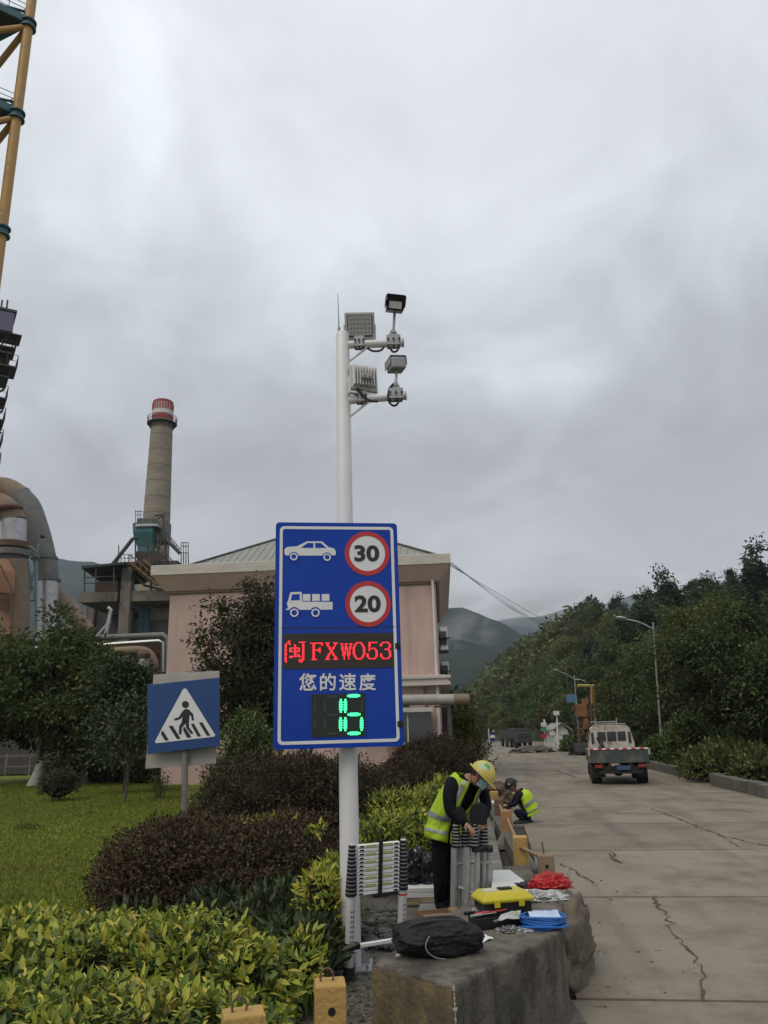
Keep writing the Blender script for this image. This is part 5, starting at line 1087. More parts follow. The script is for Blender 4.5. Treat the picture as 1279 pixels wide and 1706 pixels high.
for px, py, lb_, sc2 in ((857, 1244, 'dark parked lorry at the far left of the road end', 1.0), (874, 1246, 'dark parked lorry with high body beside the gravel heap', 1.05)):
    q = gp(px, py); t = thing('parked_lorry', lb_, 'truck', q, group='lorries parked at the road end'); mdk = mat('dark_green_truck', (.03, .034, .03), .7, col2=(.05, .05, .042), scale=1)
    b = MB(); b.box(q+Vector((0, 3, 1.4*sc2)), (1.75, 4.4, 1.0*sc2)); b.build('body', mdk, t, bevel=.06)
    b = MB(); b.box(q+Vector((0, .4, 1.05)), (1.7, 1.4, 1.1)); b.build('cab', mdk, t, bevel=.12)
    b = MB(); b.box(q+Vector((0, -.32, 1.3)), (1.4, .06, .45)); b.build('windscreen', mat('dark_window_glass', (.05, .06, .07), .12), t)
    for sx in (-1, 1):
        for sy in (.5, 4): b = MB(); b.cyl(q+Vector((sx*.6, sy, .42)), q+Vector((sx*.86, sy, .42)), .42, n=16); b.build('wheel', m_rubber, t)
for px, py, w_, h_, m_, lb_ in ((888, 1254, 1.7, .55, mat('dark_gravel', (.06, .055, .045), .95, col2=(.1, .09, .075), scale=6, bump=.8), 'dark gravel heap on the right of the far road'), (912, 1252, 1.9, .5, mat('pale_sand', (.26, .23, .19), .95, col2=(.19, .17, .14), scale=3, bump=.6), 'pale sand heap before the white hut'), (895, 1250, 1.2, .4, mat('pale_sand', (.26, .23, .19), .95), 'small pale sand heap between the dark heap and the hut')):
    q = gp(px, py); b = MB(); b.blob(q+Vector((0, .5, 0)), (w_, 1.6, h_), px, .3, 2, 4, flat=-.05); tag(b.build('heap', m_, smooth=True), lb_, 'heap')

# right kerb wall
for i, (a, c, z_, lb_) in enumerate((((1085, 1279), (1168, 1299), .32, 'low concrete roadside wall under the trees beside the truck'), ((1200, 1307), (1300, 1331), .34, 'low concrete roadside wall at the right picture edge'))):
    p0, p1 = gp(*a), gp(*c); t = thing('low_wall', lb_, 'wall', p0, group='low roadside walls'); n = 7
    for k in range(n):
        u0, u1 = p0.lerp(p1, k/n), p0.lerp(p1, (k+.985)/n); d_ = (u1-u0).normalized(); s_ = Vector((-d_.y, d_.x, 0))*.3
        if s_.y < 0: s_ = -s_
        b = MB(); b.prism([u0, u1, u1+s_, u0+s_], (0, 0, z_+rs.uniform(-.02, .02))); b.build('wall_block', mat('mossy_wall', (.085, .08, .066), .9, col2=(.13, .122, .1), scale=2, bump=.4, bscale=30, col3=(.045, .055, .025), scale3=1.5), t, bevel=.02)
kb = MB(); kerb = None
ko = thing('right_kerb', 'worn pale concrete kerb along the right side of the road', 'kerb', rd(14, 6.95))
for k in range(40):
    b = MB(); b.prism([rd(12+k*1.5, 6.93), rd(12+k*1.5, 7.1), rd(13.48+k*1.5, 7.1), rd(13.48+k*1.5, 6.93)], (0, 0, .13+rs.uniform(-.01, .01))); b.build('kerb_stone', m_kerb, ko, bevel=.015)

# light truck seen from behind
q = gp(1037, 1308); HD = math.radians(-11.5); TX = Matrix.Translation(q) @ Matrix.Rotation(HD, 4, 'Z') @ Matrix.Scale(.95, 4)
tk = thing('light_truck', 'old cream cab light truck with teal tailgate driving away on the right lane', 'truck', q, HD)
m_cream = mat('cream_truck_paint', (.5, .46, .39), .5, col2=(.4, .37, .31), scale=3.5, bump=.25, bscale=4, col3=(.2, .17, .13), scale3=2.2, thr3=(.52, .7)); m_tg = mat('tailgate_teal', (.032, .05, .047), .7, col2=(.05, .06, .055), scale=3, col3=(.14, .12, .1), scale3=1.6)
m_glass = mat('truck_glass', (.02, .025, .028), .08, spec=.8); m_under = mat('truck_underbody', (.018, .017, .016), .9)
def tb(nm, parts, m, bev=.01, par=None):
    b = MB()
    for c, d in parts: b.box(c, d)
    return b.build(nm, m, par or tk, bevel=bev, xf=TX)
tb('tailgate', [((0, .03, .96), (1.96, .04, .42))], m_tg)
tb('tailgate_rib', [((x, .0, .95), (.05, .03, .36)) for x in (-.9, -.35, .3, .92)]+[((0, 0, .76), (1.96, .04, .05))], m_tg, 0)
for i in range(14): tb('reflective_strip', [((-.91+i*.14, -.0, 1.19), (.13, .03, .05))], m_sr if i % 2 == 0 else m_sw, 0)
for s_ in (-1, 1):
    tb('side_board', [((s_*.97, 1.5, .96), (.04, 2.9, .42))], m_cream); tb('side_rib', [((s_*.995, .2+j*.65, .96), (.03, .05, .42)) for j in range(5)], m_tg, 0)
    tb('latch', [((s_*1.0, -.01, 1.08), (.07, .06, .22))], m_galvg)
    lt = tb('tail_light', [((s_*.72, -.02, .62), (.26, .05, .1))], mat('tail_lamp', (.2, .02, .015), .3)); tb('mud_flap', [((s_*.7, .45, .42), (.42, .02, .36))], m_rubber)
tb('bed_floor', [((0, 1.5, .74), (1.96, 3.0, .06))], m_under); tb('chassis_rail', [((-.35, 2.2, .58), (.12, 4.4, .2)), ((.35, 2.2, .58), (.12, 4.4, .2)), ((0, .12, .55), (1.6, .1, .14)), ((0, 1.2, .4), (1.5, .12, .12))], m_under)
tb('bumper', [((0, .05, .42), (1.5, .06, .1)), ((-.5, .08, .52), (.06, .05, .2)), ((.5, .08, .52), (.06, .05, .2))], m_under)
b = MB(); b.blob((0, 1.2, .42), (.2, .2, .19), 2, 0, 1, 3); b.build('differential', m_under, tk, smooth=True, xf=TX)
tb('number_plate', [((.1, -.03, .56), (.44, .015, .14))], mat('plate_blue', (.03, .06, .16), .5))
for s_ in (-1, 1):
    for y_, w_ in ((1.1, .36), (3.95, .2)):
        b = MB(); xx = s_*(.78 if w_ > .3 else .8); b.lathe((0, 0, 0), [(.24, -w_/2), (.34, -w_/2), (.365, -w_/2+.04), (.365, w_/2-.04), (.34, w_/2), (.24, w_/2)], 24); b.v = [Vector((xx+v.z, y_+v.x, .365+v.y)) for v in b.v]; wo_ = b.build('wheel', m_rubber, tk, smooth=True, xf=TX)
        b = MB(); b.lathe((0, 0, 0), [(.05, -.04), (.2, -.06), (.23, 0), (.2, .06), (.05, .04)], 16); b.v = [Vector((xx+s_*.08+v.z, y_+v.x, .365+v.y)) for v in b.v]; b.build('rim', m_under, wo_, smooth=True, xf=TX)
cabp = [(-.82, .72), (-.86, 1.0), (-.84, 1.35), (-.72, 1.88), (-.6, 1.97), (0, 2.0), (.6, 1.97), (.72, 1.88), (.84, 1.35), (.86, 1.0), (.82, .72)]
b = MB(); b.add([(x, y_, (z-.72)*k+.72 if k != 1 else z) for y_, k in ((3.1, 1), (3.2, 1.01), (4.3, 1.01), (4.75, .62)) for x, z in cabp], [(r*11+i, r*11+(i+1) % 11, (r+1)*11+(i+1) % 11, (r+1)*11+i) for r in range(3) for i in range(11)]+[tuple(range(10, -1, -1)), tuple(33+i for i in range(11))])
cab = b.build('cab', m_cream, tk, xf=TX, smooth=True, angle=.6)
for x0_, x1_ in ((-.5, -.19), (-.14, .2), (.25, .55)): tb('rear_window', [(((x0_+x1_)/2, 3.085, 1.58), (x1_-x0_, .03, .34))], m_glass, .015, cab)
for s_ in (-1, 1):
    b = MB(); b.prism([(s_*.862, 3.3, 1.38), (s_*.862, 4.1, 1.38), (s_*.75, 4.05, 1.8), (s_*.75, 3.35, 1.8)], (s_*.012, 0, 0)); b.build('side_window', m_glass, cab, xf=TX)
    tb('rear_pillar_slot', [((s_*.69, 3.088, 1.52), (.1, .03, .42))], m_glass, .01, cab)
    tb('mirror', [((s_*1.02, 4.3, 1.5), (.16, .05, .26)), ((s_*.93, 4.3, 1.62), (.2, .02, .02))], m_black)
b = MB(); b.tube([(-.6, 3.1, 2.0), (-.66, 3.12, 1.95), (-.6, 3.1, 2.02), (0, 3.1, 2.05), (.6, 3.1, 2.02)], .02, 6)
for x in (-.5, .3): b.cyl((x, 3.4, 1.98), (x, 3.4, 2.28), .02, n=6); 
b.cyl((-.7, 3.4, 2.12), (.3, 3.4, 2.12), .018, n=6); b.build('roof_rack', m_galvg, tk, xf=TX)
b = MB(); b.cyl((-.7, .5, 1.0), (-.35, 2.4, 1.45), .05, n=8); b.cyl((-.2, 2.7, .8), (-.5, 2.9, 1.55), .07, n=8); ob = b.build('scrap_pipe', m_under, xf=TX); tag(ob, 'dark pipes leaning in the bed of the light truck', 'pipes')

# ================================================================== BLOCK, BARRIER, LADDERS, TOOLS
ZB = .54
m_block = mat('stained_block_concrete', (.09, .079, .06), .88, col2=(.16, .14, .108), scale=4, bump=.7, bscale=30, col3=(.04, .036, .028), scale3=2.2, thr3=(.46, .62), col4=(.026, .024, .02), scale4=5, stretch4=(1, 1, .12), thr4=(.5, .64), amt4=.8)
m_blocky = mat('worn_yellow_block_paint', (.17, .125, .05), .88, col2=(.115, .092, .056), scale=3.5, bump=.6, bscale=30, col3=(.06, .052, .04), scale3=2.6, thr3=(.45, .6), col4=(.05, .042, .03), scale4=6, stretch4=(1, 1, .15), thr4=(.5, .66), amt4=.7)
m_ypost = mat('chipped_ochre_paint', (.42, .265, .075), .85, col2=(.33, .21, .068), scale=8, bump=.5, bscale=40, col3=(.16, .135, .1), scale3=7, thr3=(.58, .66), col4=(.16, .11, .05), scale4=9, stretch4=(1, 1, .2), thr4=(.54, .7), amt4=.5)
m_rock = mat('rough_rock', (.14, .115, .085), .95, col2=(.075, .062, .048), scale=5, bump=1., bscale=18, col3=(.2, .17, .13), scale3=7, thr3=(.55, .75))
m_alu = mat('brushed_aluminium', (.6, .6, .61), .35, metal=.2, col2=(.52, .52, .53), scale=5, stretch=(1, 1, .1)); m_alug = mat('dull_aluminium', (.4, .4, .39), .45, metal=.3, col2=(.3, .3, .29), scale=4)
tp_ = [gp(620, 1605, ZB), gp(757, 1642, ZB), gp(938, 1549, ZB), gp(936, 1488, ZB), gp(800, 1487, ZB)]
blk = thing('concrete_block', 'long weathered concrete block with yellow stained end carrying bags and tools', 'concrete block', (tp_[0].x, tp_[0].y, 0))
def edge_sub(P_, n):
    o = []
    for i in range(len(P_)):
        a, c = P_[i], P_[(i+1) % len(P_)]
        for k in range(n): o.append((a.lerp(c, k/n), (c-a).normalized()))
    return o
tpo = edge_sub(tp_, 22); n = len(tpo); cen = sum((p for p, _ in tpo), Vector())/n; rows = [(0, .02), (-.004, .009), (-.014, .002), (-.035, 0)]+[(-.09-.09*i, 0) for i in range(6)]; vs = []
for dz, ins_ in rows:
    for i, (p, d_) in enumerate(tpo):
        pn = tpo[i-1][1]; nv = Vector((d_.y+pn.y, -d_.x-pn.x, 0)).normalized(); q_ = Vector((p.x, p.y, ZB+dz))
        chip = max(0, mnoise.noise(q_*9)-.25)*.05*(1 if dz > -.1 else .2)+.006*mnoise.fractal(q_*7, .8, 2, 4)
        vs.append(q_-nv*(ins_*(1+.6*mnoise.noise(q_*14))+chip)+Vector((0, 0, -.4*max(0, mnoise.noise(q_*9)-.3)*.06 if dz > -.03 else 0)))
k_ = len(rows); b = MB(); b.add(vs+[Vector((cen.x, cen.y, ZB+.002))], [(r_*n+i, (r_+1)*n+i, (r_+1)*n+(i+1) % n, r_*n+(i+1) % n) for r_ in range(k_-1) for i in range(n)]+[(i, (i+1) % n, k_*n) for i in range(n)]); b.build('body', m_block, blk, smooth=True, angle=.7)
fl, fr = tp_[0], tp_[1]; d_ = (fr-fl); nn = Vector((d_.y, -d_.x, 0)).normalized()
b = MB(); ring = [fl+d_*.015+nn*.004+Vector((0, 0, -.02)), fr-d_*.015+nn*.004+Vector((0, 0, -.02)), fr-d_*.015+nn*.004+Vector((0, 0, -.56)), fl+d_*.015+nn*.004+Vector((0, 0, -.56))]; b.prism(ring, nn*.004); b.build('painted_end', m_blocky, blk)
b = MB()
for i in range(22):
    t = i/22; p = fr+Vector((0, 0, -.015-t*.52)); k_ = .004+.011*rs.random()**2; b.blob(p-d_*.004, (k_, k_, .016), i, .5, 3, 1)
b.build('chipped_corner', mat('fresh_chip', (.3, .28, .24), .95, bump=.5), blk)
c = gp(948, 1590, .2); b = MB(); b.blob(Vector((1.2, 6.5, .16)), (.22, .56, .38), 5, .26, 2.4, 5, p=2.6, M=rotz(-.5)); tag(b.build('rock', m_rock, smooth=True, angle=1.2), 'rough brown boulder against the road side of the concrete block', 'boulder')
def hook(b, q, yaw=0.):
    M = rotz(yaw); b.tube([q+M @ Vector((.035*math.cos(a), 0, .02+.04*math.sin(a))) for a in [-.5+i*.45 for i in range(10)]]+[q+M @ Vector((-.03, 0, -.05))], .006, 6)
def bpost(label, q, wd, dp, h, yaw, flare, m, hk=True, group=None, hole=True):
    t = thing('barrier_post', label, 'barrier post', q, group=group); M = rotz(yaw); zf = h*.45 if flare else 0
    prof = [(zf, 1), (h, 1)]; b = MB()
    ring = lambda z, k: [q+M @ Vector((sx*wd/2*k, sy*dp/2*k, z)) for sx, sy in ((-1, -1), (1, -1), (1, 1), (-1, 1))]
    if flare:
        rsn = [ring(0, 2.1), ring(h*.12, 2.0), ring(h*.36, 1.15), ring(zf, 1.0)]
        b.add([v for r in rsn for v in r], [(i*4+j, i*4+(j+1) % 4, (i+1)*4+(j+1) % 4, (i+1)*4+j) for i in range(3) for j in range(4)]); b.build('base', m_kerb, t, bevel=.006)
    b = MB(); rsn = [ring(zf+.001, 1), ring(h-.01, .99), ring(h, .93)]
    b.add([v for r in rsn for v in r], [(i*4+j, i*4+(j+1) % 4, (i+1)*4+(j+1) % 4, (i+1)*4+j) for i in range(2) for j in range(4)]+[(8, 9, 10, 11)]); b.build('post', m, t, bevel=.007)
    if hole:
        b = MB(); a = q+M @ Vector((wd*.03, -dp/2-.002, h*.78)); b.cyl(a, a+M @ Vector((0, .02, 0)), .02, n=14); b.build('rail_hole', m_black, t)
    if hk: b = MB(); hook(b, q+M @ Vector((-wd*.1, 0, h)), yaw); b.build('lifting_hook', m_rust, t)
    return t
q = gp(550, 1634, .55); q.z = 0; bpost('ochre painted concrete post with a hole, left of the concrete block', q, .165, .16, .55, .12, False, m_ypost, group='ochre concrete posts in the foreground')
q = gp(406, 1684, .55); q.z = 0; bpost('ochre concrete post with wire loop on top at the bottom edge', q, .2, .15, .55, .28, False, m_ypost, group='ochre concrete posts in the foreground')
BPs = []
for i, (px, py, h, m, lb_) in enumerate(((915, 1507, .5, mat('tan_concrete', (.26, .19, .12), .9, col2=(.2, .15, .1), scale=6, bump=.4), 'bare concrete barrier post with rebar stub behind the red bag'), (872, 1477, .56, m_ypost, 'bright ochre barrier post with flared grey base beside the road'), (847, 1412, .56, mat('chipped_orange_paint', (.33, .17, .065), .8, col2=(.22, .13, .07), scale=6, bump=.2), 'orange tinted barrier post before the crouching worker'),
                         (834, 1382, .55, m_rust, 'rust coloured barrier post next to the crouching worker\'s hands'), (826, 1364, .55, m_ypost, 'far ochre barrier post beyond the crouching worker\'s hands'), (819, 1350, .55, m_rust, 'farthest rusty barrier post in the row'))):
    q = gp(px, py); q.z = 0; BPs.append(q); bpost(lb_, q, .175, .22, h, -math.radians(7.5), i > 0, m, hk=False, group='barrier posts along the left road edge', hole=i < 3)
b = MB(); b.cyl(BPs[0]+Vector((-.01, 0, .48)), BPs[0]+Vector((-.025, 0, .62)), .008, n=6); o = b.build('rebar_stub', m_rust); o.parent = bpy.data.objects['barrier_post.002']; o.matrix_parent_inverse = WM['barrier_post.002'].inverted()
for i in range(5):
    a, c = BPs[i+1]+Vector((0, -.11, .44)), BPs[i]+Vector((0, .11, .44)); b = MB(); b.cyl(a, c, .022, n=10)
    tag(b.build('barrier_rail', mat('rail_orange', (.32, .19, .09), .7, col2=(.22, .14, .08), scale=8) if i < 3 else m_rust, smooth=True), ('thin orange rail sloping down to the bare post', 'thin orange rail between the ochre and the orange posts', 'short rail before the crouching worker', 'rail beside the hands of the crouching worker', 'farthest rail of the road edge barrier')[i], 'rail', 'rails between the barrier posts')
kw = thing('kerb_wall', 'dark low concrete edge wall running back beneath the barrier posts', 'wall', BPs[0])
KU = (BPs[5]-BPs[0]).normalized(); KR = Vector((KU.y, -KU.x, 0)); kq_ = lambda s, r: BPs[0]+KU*s+KR*r
for k in range(14):
    b = MB(); s0 = .95+k*1.5; b.prism([kq_(s0, -.17), kq_(s0+1.48, -.17), kq_(s0+1.48, .03), kq_(s0, .03)], (0, 0, .2+rs.uniform(-.015, .015))); b.build('wall_segment', mat('dark_damp_concrete', (.065, .062, .055), .9, col2=(.1, .095, .085), scale=2, bump=.4, bscale=30, oinfo=.12), kw, bevel=.012)
# rubble
b = MB()
for i in range(260):
    u, v = rs.random(), rs.random(); q = gp(596+u*62, 1522+v*62, .02); r = rs.uniform(.018, .05); b.blob(q+Vector((0, 0, rs.uniform(0, .04))), (r*1.3, r, r*.7), i, .3, 1.5, 1)
b.build('rubble', mat('rubble_stone', (.05, .048, .043), .9, col2=(.1, .095, .085), scale=4, island=[(0, (.035, .033, .03)), (.6, (.07, .066, .06)), (1, (.14, .13, .115))], bump=.4), kind='stuff')
b = MB()
for i in range(500):
    u, v = rs.random(), rs.random(); q = gp(470+u*170, 1590+v*116, .014); r = rs.uniform(.004, .013); b.blob(q, (r*1.3, r, r*.7), i, .3, 1.5, 1)
for i in range(260): q = rd(rs.uniform(-3, 12), -.1+rs.random()**2*.9); r = rs.uniform(.004, .016); b.blob(q, (r*1.3, r, r*.6), i, .3, 1.5, 1)
b.build('pebbles', mat('pebble', (.11, .1, .085), .95, island=[(0, (.05, .045, .04)), (1, (.2, .18, .15))]), kind='stuff')
b = MB(); qs = [gp(rs.uniform(300, 560), rs.uniform(1560, 1705), .02) for _ in range(60)]
Ps, Ds, Ns, Ls = [], [], [], []
for i in range(900):                                   # dry leaves and weeds by the block and posts
    q = gp(rs.uniform(440, 640), rs.uniform(1580, 1706), .02); Ps.append(tuple(q)); a = rs.uniform(0, 6.28); Ds.append((math.cos(a), math.sin(a), rs.uniform(0, .3))); Ns.append((rs.gauss(0, .2), rs.gauss(0, .2), 1)); Ls.append(rs.uniform(.02, .045))
V, Fq = leaf_geo(np.array(Ps), np.array(Ds), np.array(Ns), np.array(Ls), np.array(Ls)*.5); np_mesh('leaf_litter', V, Fq, mat('litter_leaf', (.05, .04, .02), .9, island=[(0, (.03, .022, .014)), (.6, (.07, .05, .025)), (1, (.11, .1, .03))]), kind='stuff')
g_ = MB(); Ps, Ds, Ls = [], [], []
for px, py, n_ in ((350, 1690, 120), (470, 1640, 60), (520, 1690, 50), (605, 1540, 30), (905, 1690, 40)):
    for i in range(n_): q = gp(px+rs.gauss(0, 16), py+rs.gauss(0, 8), .0); Ps.append(tuple(q)); Ds.append((rs.gauss(0, .35), rs.gauss(0, .35), 1)); Ls.append(rs.uniform(.1, .28))
V, Fq = leaf_geo(np.array(Ps), np.array(Ds), rnd_dirs(np.random.default_rng(1), len(Ps)), np.array(Ls), np.full(len(Ps), .012), True, .9); np_mesh('weeds', V, Fq, m_grn_l, kind='stuff')

# telescopic ladder leaning on the pole
LF, RF = gp(581, 1634, .012), gp(669, 1618, .012); wl = (RF-LF).length; ux = (RF-LF).normalized(); topc = at(613, 1405, 6.55)
lz = (topc-(LF+RF)/2); LH = lz.length; lz.normalize(); lz = (lz-ux*lz.dot(ux)).normalized(); LX = Matrix((ux, lz.cross(ux), lz)).transposed().to_4x4(); LX.translation = (LF+RF)/2
ld = thing('telescopic_ladder', 'collapsed silver telescopic ladder with black collars leaning on the white pole', 'ladder', (LF+RF)/2)
hw = wl/2; zr0 = LH*.615; NR = 12
for s_ in (-1, 1):
    b = MB(); b.tube([(s_*hw, 0, .06), (s_*hw, 0, zr0)], [.036, .036], 20); r_ = b.build('rail', m_alu, ld, xf=LX, smooth=True)
    b = MB(); b.tube([(s_*hw, 0, 0), (s_*hw, 0, .1)], [.047, .042], 18); b.build('rubber_foot', m_rubber, r_, xf=LX)
    b = MB(); b.add([(s_*hw+.0375*math.sin(a), -.0375*math.cos(a), z) for z in (LH*.26, LH*.56) for a in [-.9+.2*i for i in range(10)]], [(i, i+1, 11+i-1+0, 10+i) for i in range(9)]); b.build('label', mat('ladder_label', (.5, .5, .49), .5, col2=(.42, .42, .4), scale=9), r_, xf=LX)
    b = MB()
    for i in range(7):
        for j in (-.25, .25): b.box((s_*hw+.039*math.sin(j), -.039*math.cos(j), LH*.29+i*LH*.036), (.008, .002, .011))
    b.build('label_marks', m_sk if s_ < 0 else mat('mark_red', (.25, .06, .05), .6), r_, xf=LX)
    if s_ > 0: b = MB(); b.tube([(s_*hw, 0, LH*.575), (s_*hw, 0, LH*.588)], [.0378]*2, 18); b.build('red_band', m_sr, r_, xf=LX)
    for i in range(NR+1):
        z = zr0+(LH-zr0)*i/(NR+1); z2 = zr0+(LH-zr0)*(i+.8)/(NR+1); k = 1-.36*i/NR; b = MB()
        b.tube([(s_*hw, 0, z), (s_*hw, 0, z+.003), (s_*hw, 0, z2-.003), (s_*hw, 0, z2)], [.04*k, .0445*k, .0445*k, .04*k], 16); b.build('collar', m_black, ld, xf=LX, smooth=True)
        b = MB(); b.tube([(s_*hw, 0, z2-.001), (s_*hw, 0, zr0+(LH-zr0)*(i+1)/(NR+1)+.001)], [.037*k]*2, 14); b.build('inner_tube', m_alu, ld, xf=LX)
for i in range(NR+1):
    z = zr0+(LH-zr0)*(i+.32)/(NR+1); k = 1-.3*i/NR; b = MB(); hh_ = (LH-zr0)/(NR+1)*.78
    b.box((0, -.004, z), (wl-.085, .035, hh_)); rg2 = b.build('rung', mat('rung_white', (.72, .72, .72), .4), ld, xf=LX, bevel=.004)
    b = MB()
    for s_ in (-1, 1): b.box((s_*(hw-.075), -.023, z), (.034, .006, hh_*.5))
    b.build('release_slot', m_black, rg2, xf=LX)
    if i % 2 == 0 and i:
        b = MB()
        for s_ in (-1, 1): b.box((s_*wl*.16, -.0225, z), (wl*.2, .004, hh_*.8))
        build_each(b, 'sticker', mat('sticker_yellow_green', (.36, .37, .12), .5, col2=(.42, .42, .2), scale=25), rg2, xf=LX)
b = MB(); b.box((0.01, -.03, (zr0+LH)/2+.01), (.03, .012, LH-zr0+.02)); b.box((0.02, -.028, zr0-.012), (.13, .03, .026)); b.build('strap', m_black, ld, xf=LX)
b = MB(); b.box((0, -.012, LH*.245), (wl-.05, .032, .026)); b.build('bottom_rung', mat('rung_white', (.72, .72, .72), .4), ld, xf=LX, bevel=.004)
for s_ in (-1, 1): b = MB(); b.tube([(s_*hw, 0, LH*.225), (s_*hw, 0, LH*.275)], [.044]*2, 16); b.box((s_*(hw-.05), -.012, LH*.247), (.05, .045, .04)); b.build('clamp', m_black, ld, xf=LX)

# second ladder: folded double telescopic ladder standing before the worker
Q2 = gp(783, 1532, .01); Y2 = Q2.y
l2 = thing('telescopic_ladder', 'folded grey double telescopic ladder with black ribbed collars before the worker', 'ladder', Q2)
def a2(px, py, dY=0.): return at(px, py, Y2+dY)
for px, wpx, m_, dY in ((757, 9, m_alug, 0), (767, 7, m_alug, .05), (779, 11, m_alug, -.02), (796, 8, m_alug, -.03), (806, 9, m_alug, .1), (815, 8, m_alug, .12)):
    k = 1/ppm(Y2, .5); b = MB(); p_, c_ = a2(px, 1412, dY), a2(px-2, 1530, dY); p_.x, c_.x = p_.x, c_.x; b.tube([c_, p_], [wpx*k*.6]*2, 10); rl_ = b.build('rail', m_, l2, smooth=True)
    b = MB(); b.box(c_+Vector((0, 0, .02)), (wpx*k*1.1, .07, .05)); b.build('foot', m_rubber, rl_)
for px, wpx, y0_, y1_, dY in ((760, 15, 1374, 1412, 0), (775, 13, 1373, 1412, .06), (790, 17, 1372, 1412, -.03), (806, 16, 1372, 1410, .1)):
    k = 1/ppm(Y2, .9)
    for i in range(7):
        ya = y1_+(y0_-y1_)*i/7; yb_ = y1_+(y0_-y1_)*(i+.72)/7; f_ = 1-.03*i; b = MB(); p_, c_ = a2(px, ya, dY), a2(px, yb_, dY)
        b.tube([p_, p_.lerp(c_, .12), p_.lerp(c_, .88), c_], [wpx*k*.46*f_, wpx*k*.52*f_, wpx*k*.52*f_, wpx*k*.46*f_], 14); b.build('collar', m_black, l2, smooth=True)
        b = MB(); b.tube([c_, a2(px, y1_+(y0_-y1_)*(i+1.02)/7, dY)], [wpx*k*.45*f_]*2, 12); b.build('inner_tube', m_alu, l2)
k = 1/ppm(Y2, 1.)
b = MB(); pts = [(785, 1374), (785, 1352), (788, 1343), (795, 1338), (803, 1338), (809, 1343), (812, 1352), (812, 1374)]; b.prism([a2(x, y, -.07) for x, y in pts], (0, .12, 0)); b.build('hinge_cap', m_black, l2, bevel=.012)
b = MB(); b.prism([a2(x, y, -.02) for x, y in ((756, 1374), (757, 1352), (764, 1344), (772, 1346), (777, 1356), (778, 1374))], (0, .1, 0)); b.build('hinge_cap', m_black, l2, bevel=.012)
b = MB(); b.cyl(a2(788, 1415, -.06), a2(820, 1414, .0), .03, n=14); b.cyl(a2(812, 1414, -.07), a2(821, 1414, -.07), .035, n=14); b.build('locking_knob', m_black, l2)
b = MB(); b.cyl(a2(764, 1478, -.03), a2(797, 1492, -.03), .016, n=10); b.cyl(a2(752, 1440, 0), a2(815, 1436, .1), .014, n=8); b.cyl(a2(764, 1476, .03), a2(797, 1490, .08), .014, n=8); b.build('rung', m_alug, l2, smooth=True)
b = MB(); b.cyl(a2(748, 1534, -.14), a2(797, 1502, -.1), .03, n=10); b.box(a2(795, 1503, -.1), (.07, .07, .06)); b.build('stabiliser_bar', mat('grey_brown_bar', (.19, .165, .14), .7), l2, smooth=True)

# things on and around the block
def crumple(name, label, cat, c, r, m, seed, amp=.35, freq=2.5, sub=4, yaw=0., group=None, flat=-.0, p=2.3):
    b = MB(); b.blob(c, r, seed, amp, freq, sub, flat=flat if flat is not None else None, M=rotz(yaw), p=p, crease=.3, cf=3.2); return tag(b.build(name, m, smooth=True, angle=.7), label, cat, group)
# duffel bag
bgc = gp(731, 1590, ZB); by_ = math.radians(6); BX = Matrix.Translation(bgc) @ Matrix.Rotation(by_, 4, 'Z')
m_bag = mat('black_bag_fabric', (.007, .0075, .009), .65, col2=(.012, .0125, .014), scale=5, bump=.5, bscale=14, spec=.3)
BX = BX @ Matrix.Diagonal((.86, .86, .76, 1))
bag = thing('duffel_bag', 'limp black duffel bag with grey piping lying on the concrete block', 'bag', bgc)
b = MB(); b.blob((0, .02, .115), (.3, .17, .125), 3, .13, 1.4, 6, flat=-.115, p=2.9, crease=.04, cf=2.0); b.build('body', m_bag, bag, smooth=True, xf=BX, angle=3)
b = MB(); b.tube(smooth_path([(-.08, -.15, .17), (-.11, -.17, .12), (-.1, -.175, .07), (-.05, -.175, .03), (.02, -.17, .012)], 5), .0045, 6); b.build('piping', mat('grey_piping', (.16, .17, .17), .6), bag, smooth=True, xf=BX)
b = MB(); b.tube(smooth_path([(-.26, -.05, .17), (-.17, -.06, .235), (.0, -.05, .25), (.17, -.05, .235), (.26, -.04, .16)], 6), .012, 6); b.tube(smooth_path([(-.24, .05, .19), (-.1, .0, .25), (.12, .03, .25), (.24, .05, .18)], 6), .012, 6); b.build('strap', mat('bag_webbing', (.025, .026, .028), .8), bag, smooth=True, xf=BX)
b = MB(); b.tube(smooth_path([(-.16, -.11, .205), (-.05, -.12, .225), (.08, -.115, .22), (.2, -.1, .19)], 6), .003, 5); b.build('zip', m_black, bag, smooth=True, xf=BX)
b = MB(); b.blob((-.29, -.08, .03), (.02, .014, .014), 2, 0, 1, 2); b.build('buckle', m_galvg, bag, smooth=True, xf=BX)
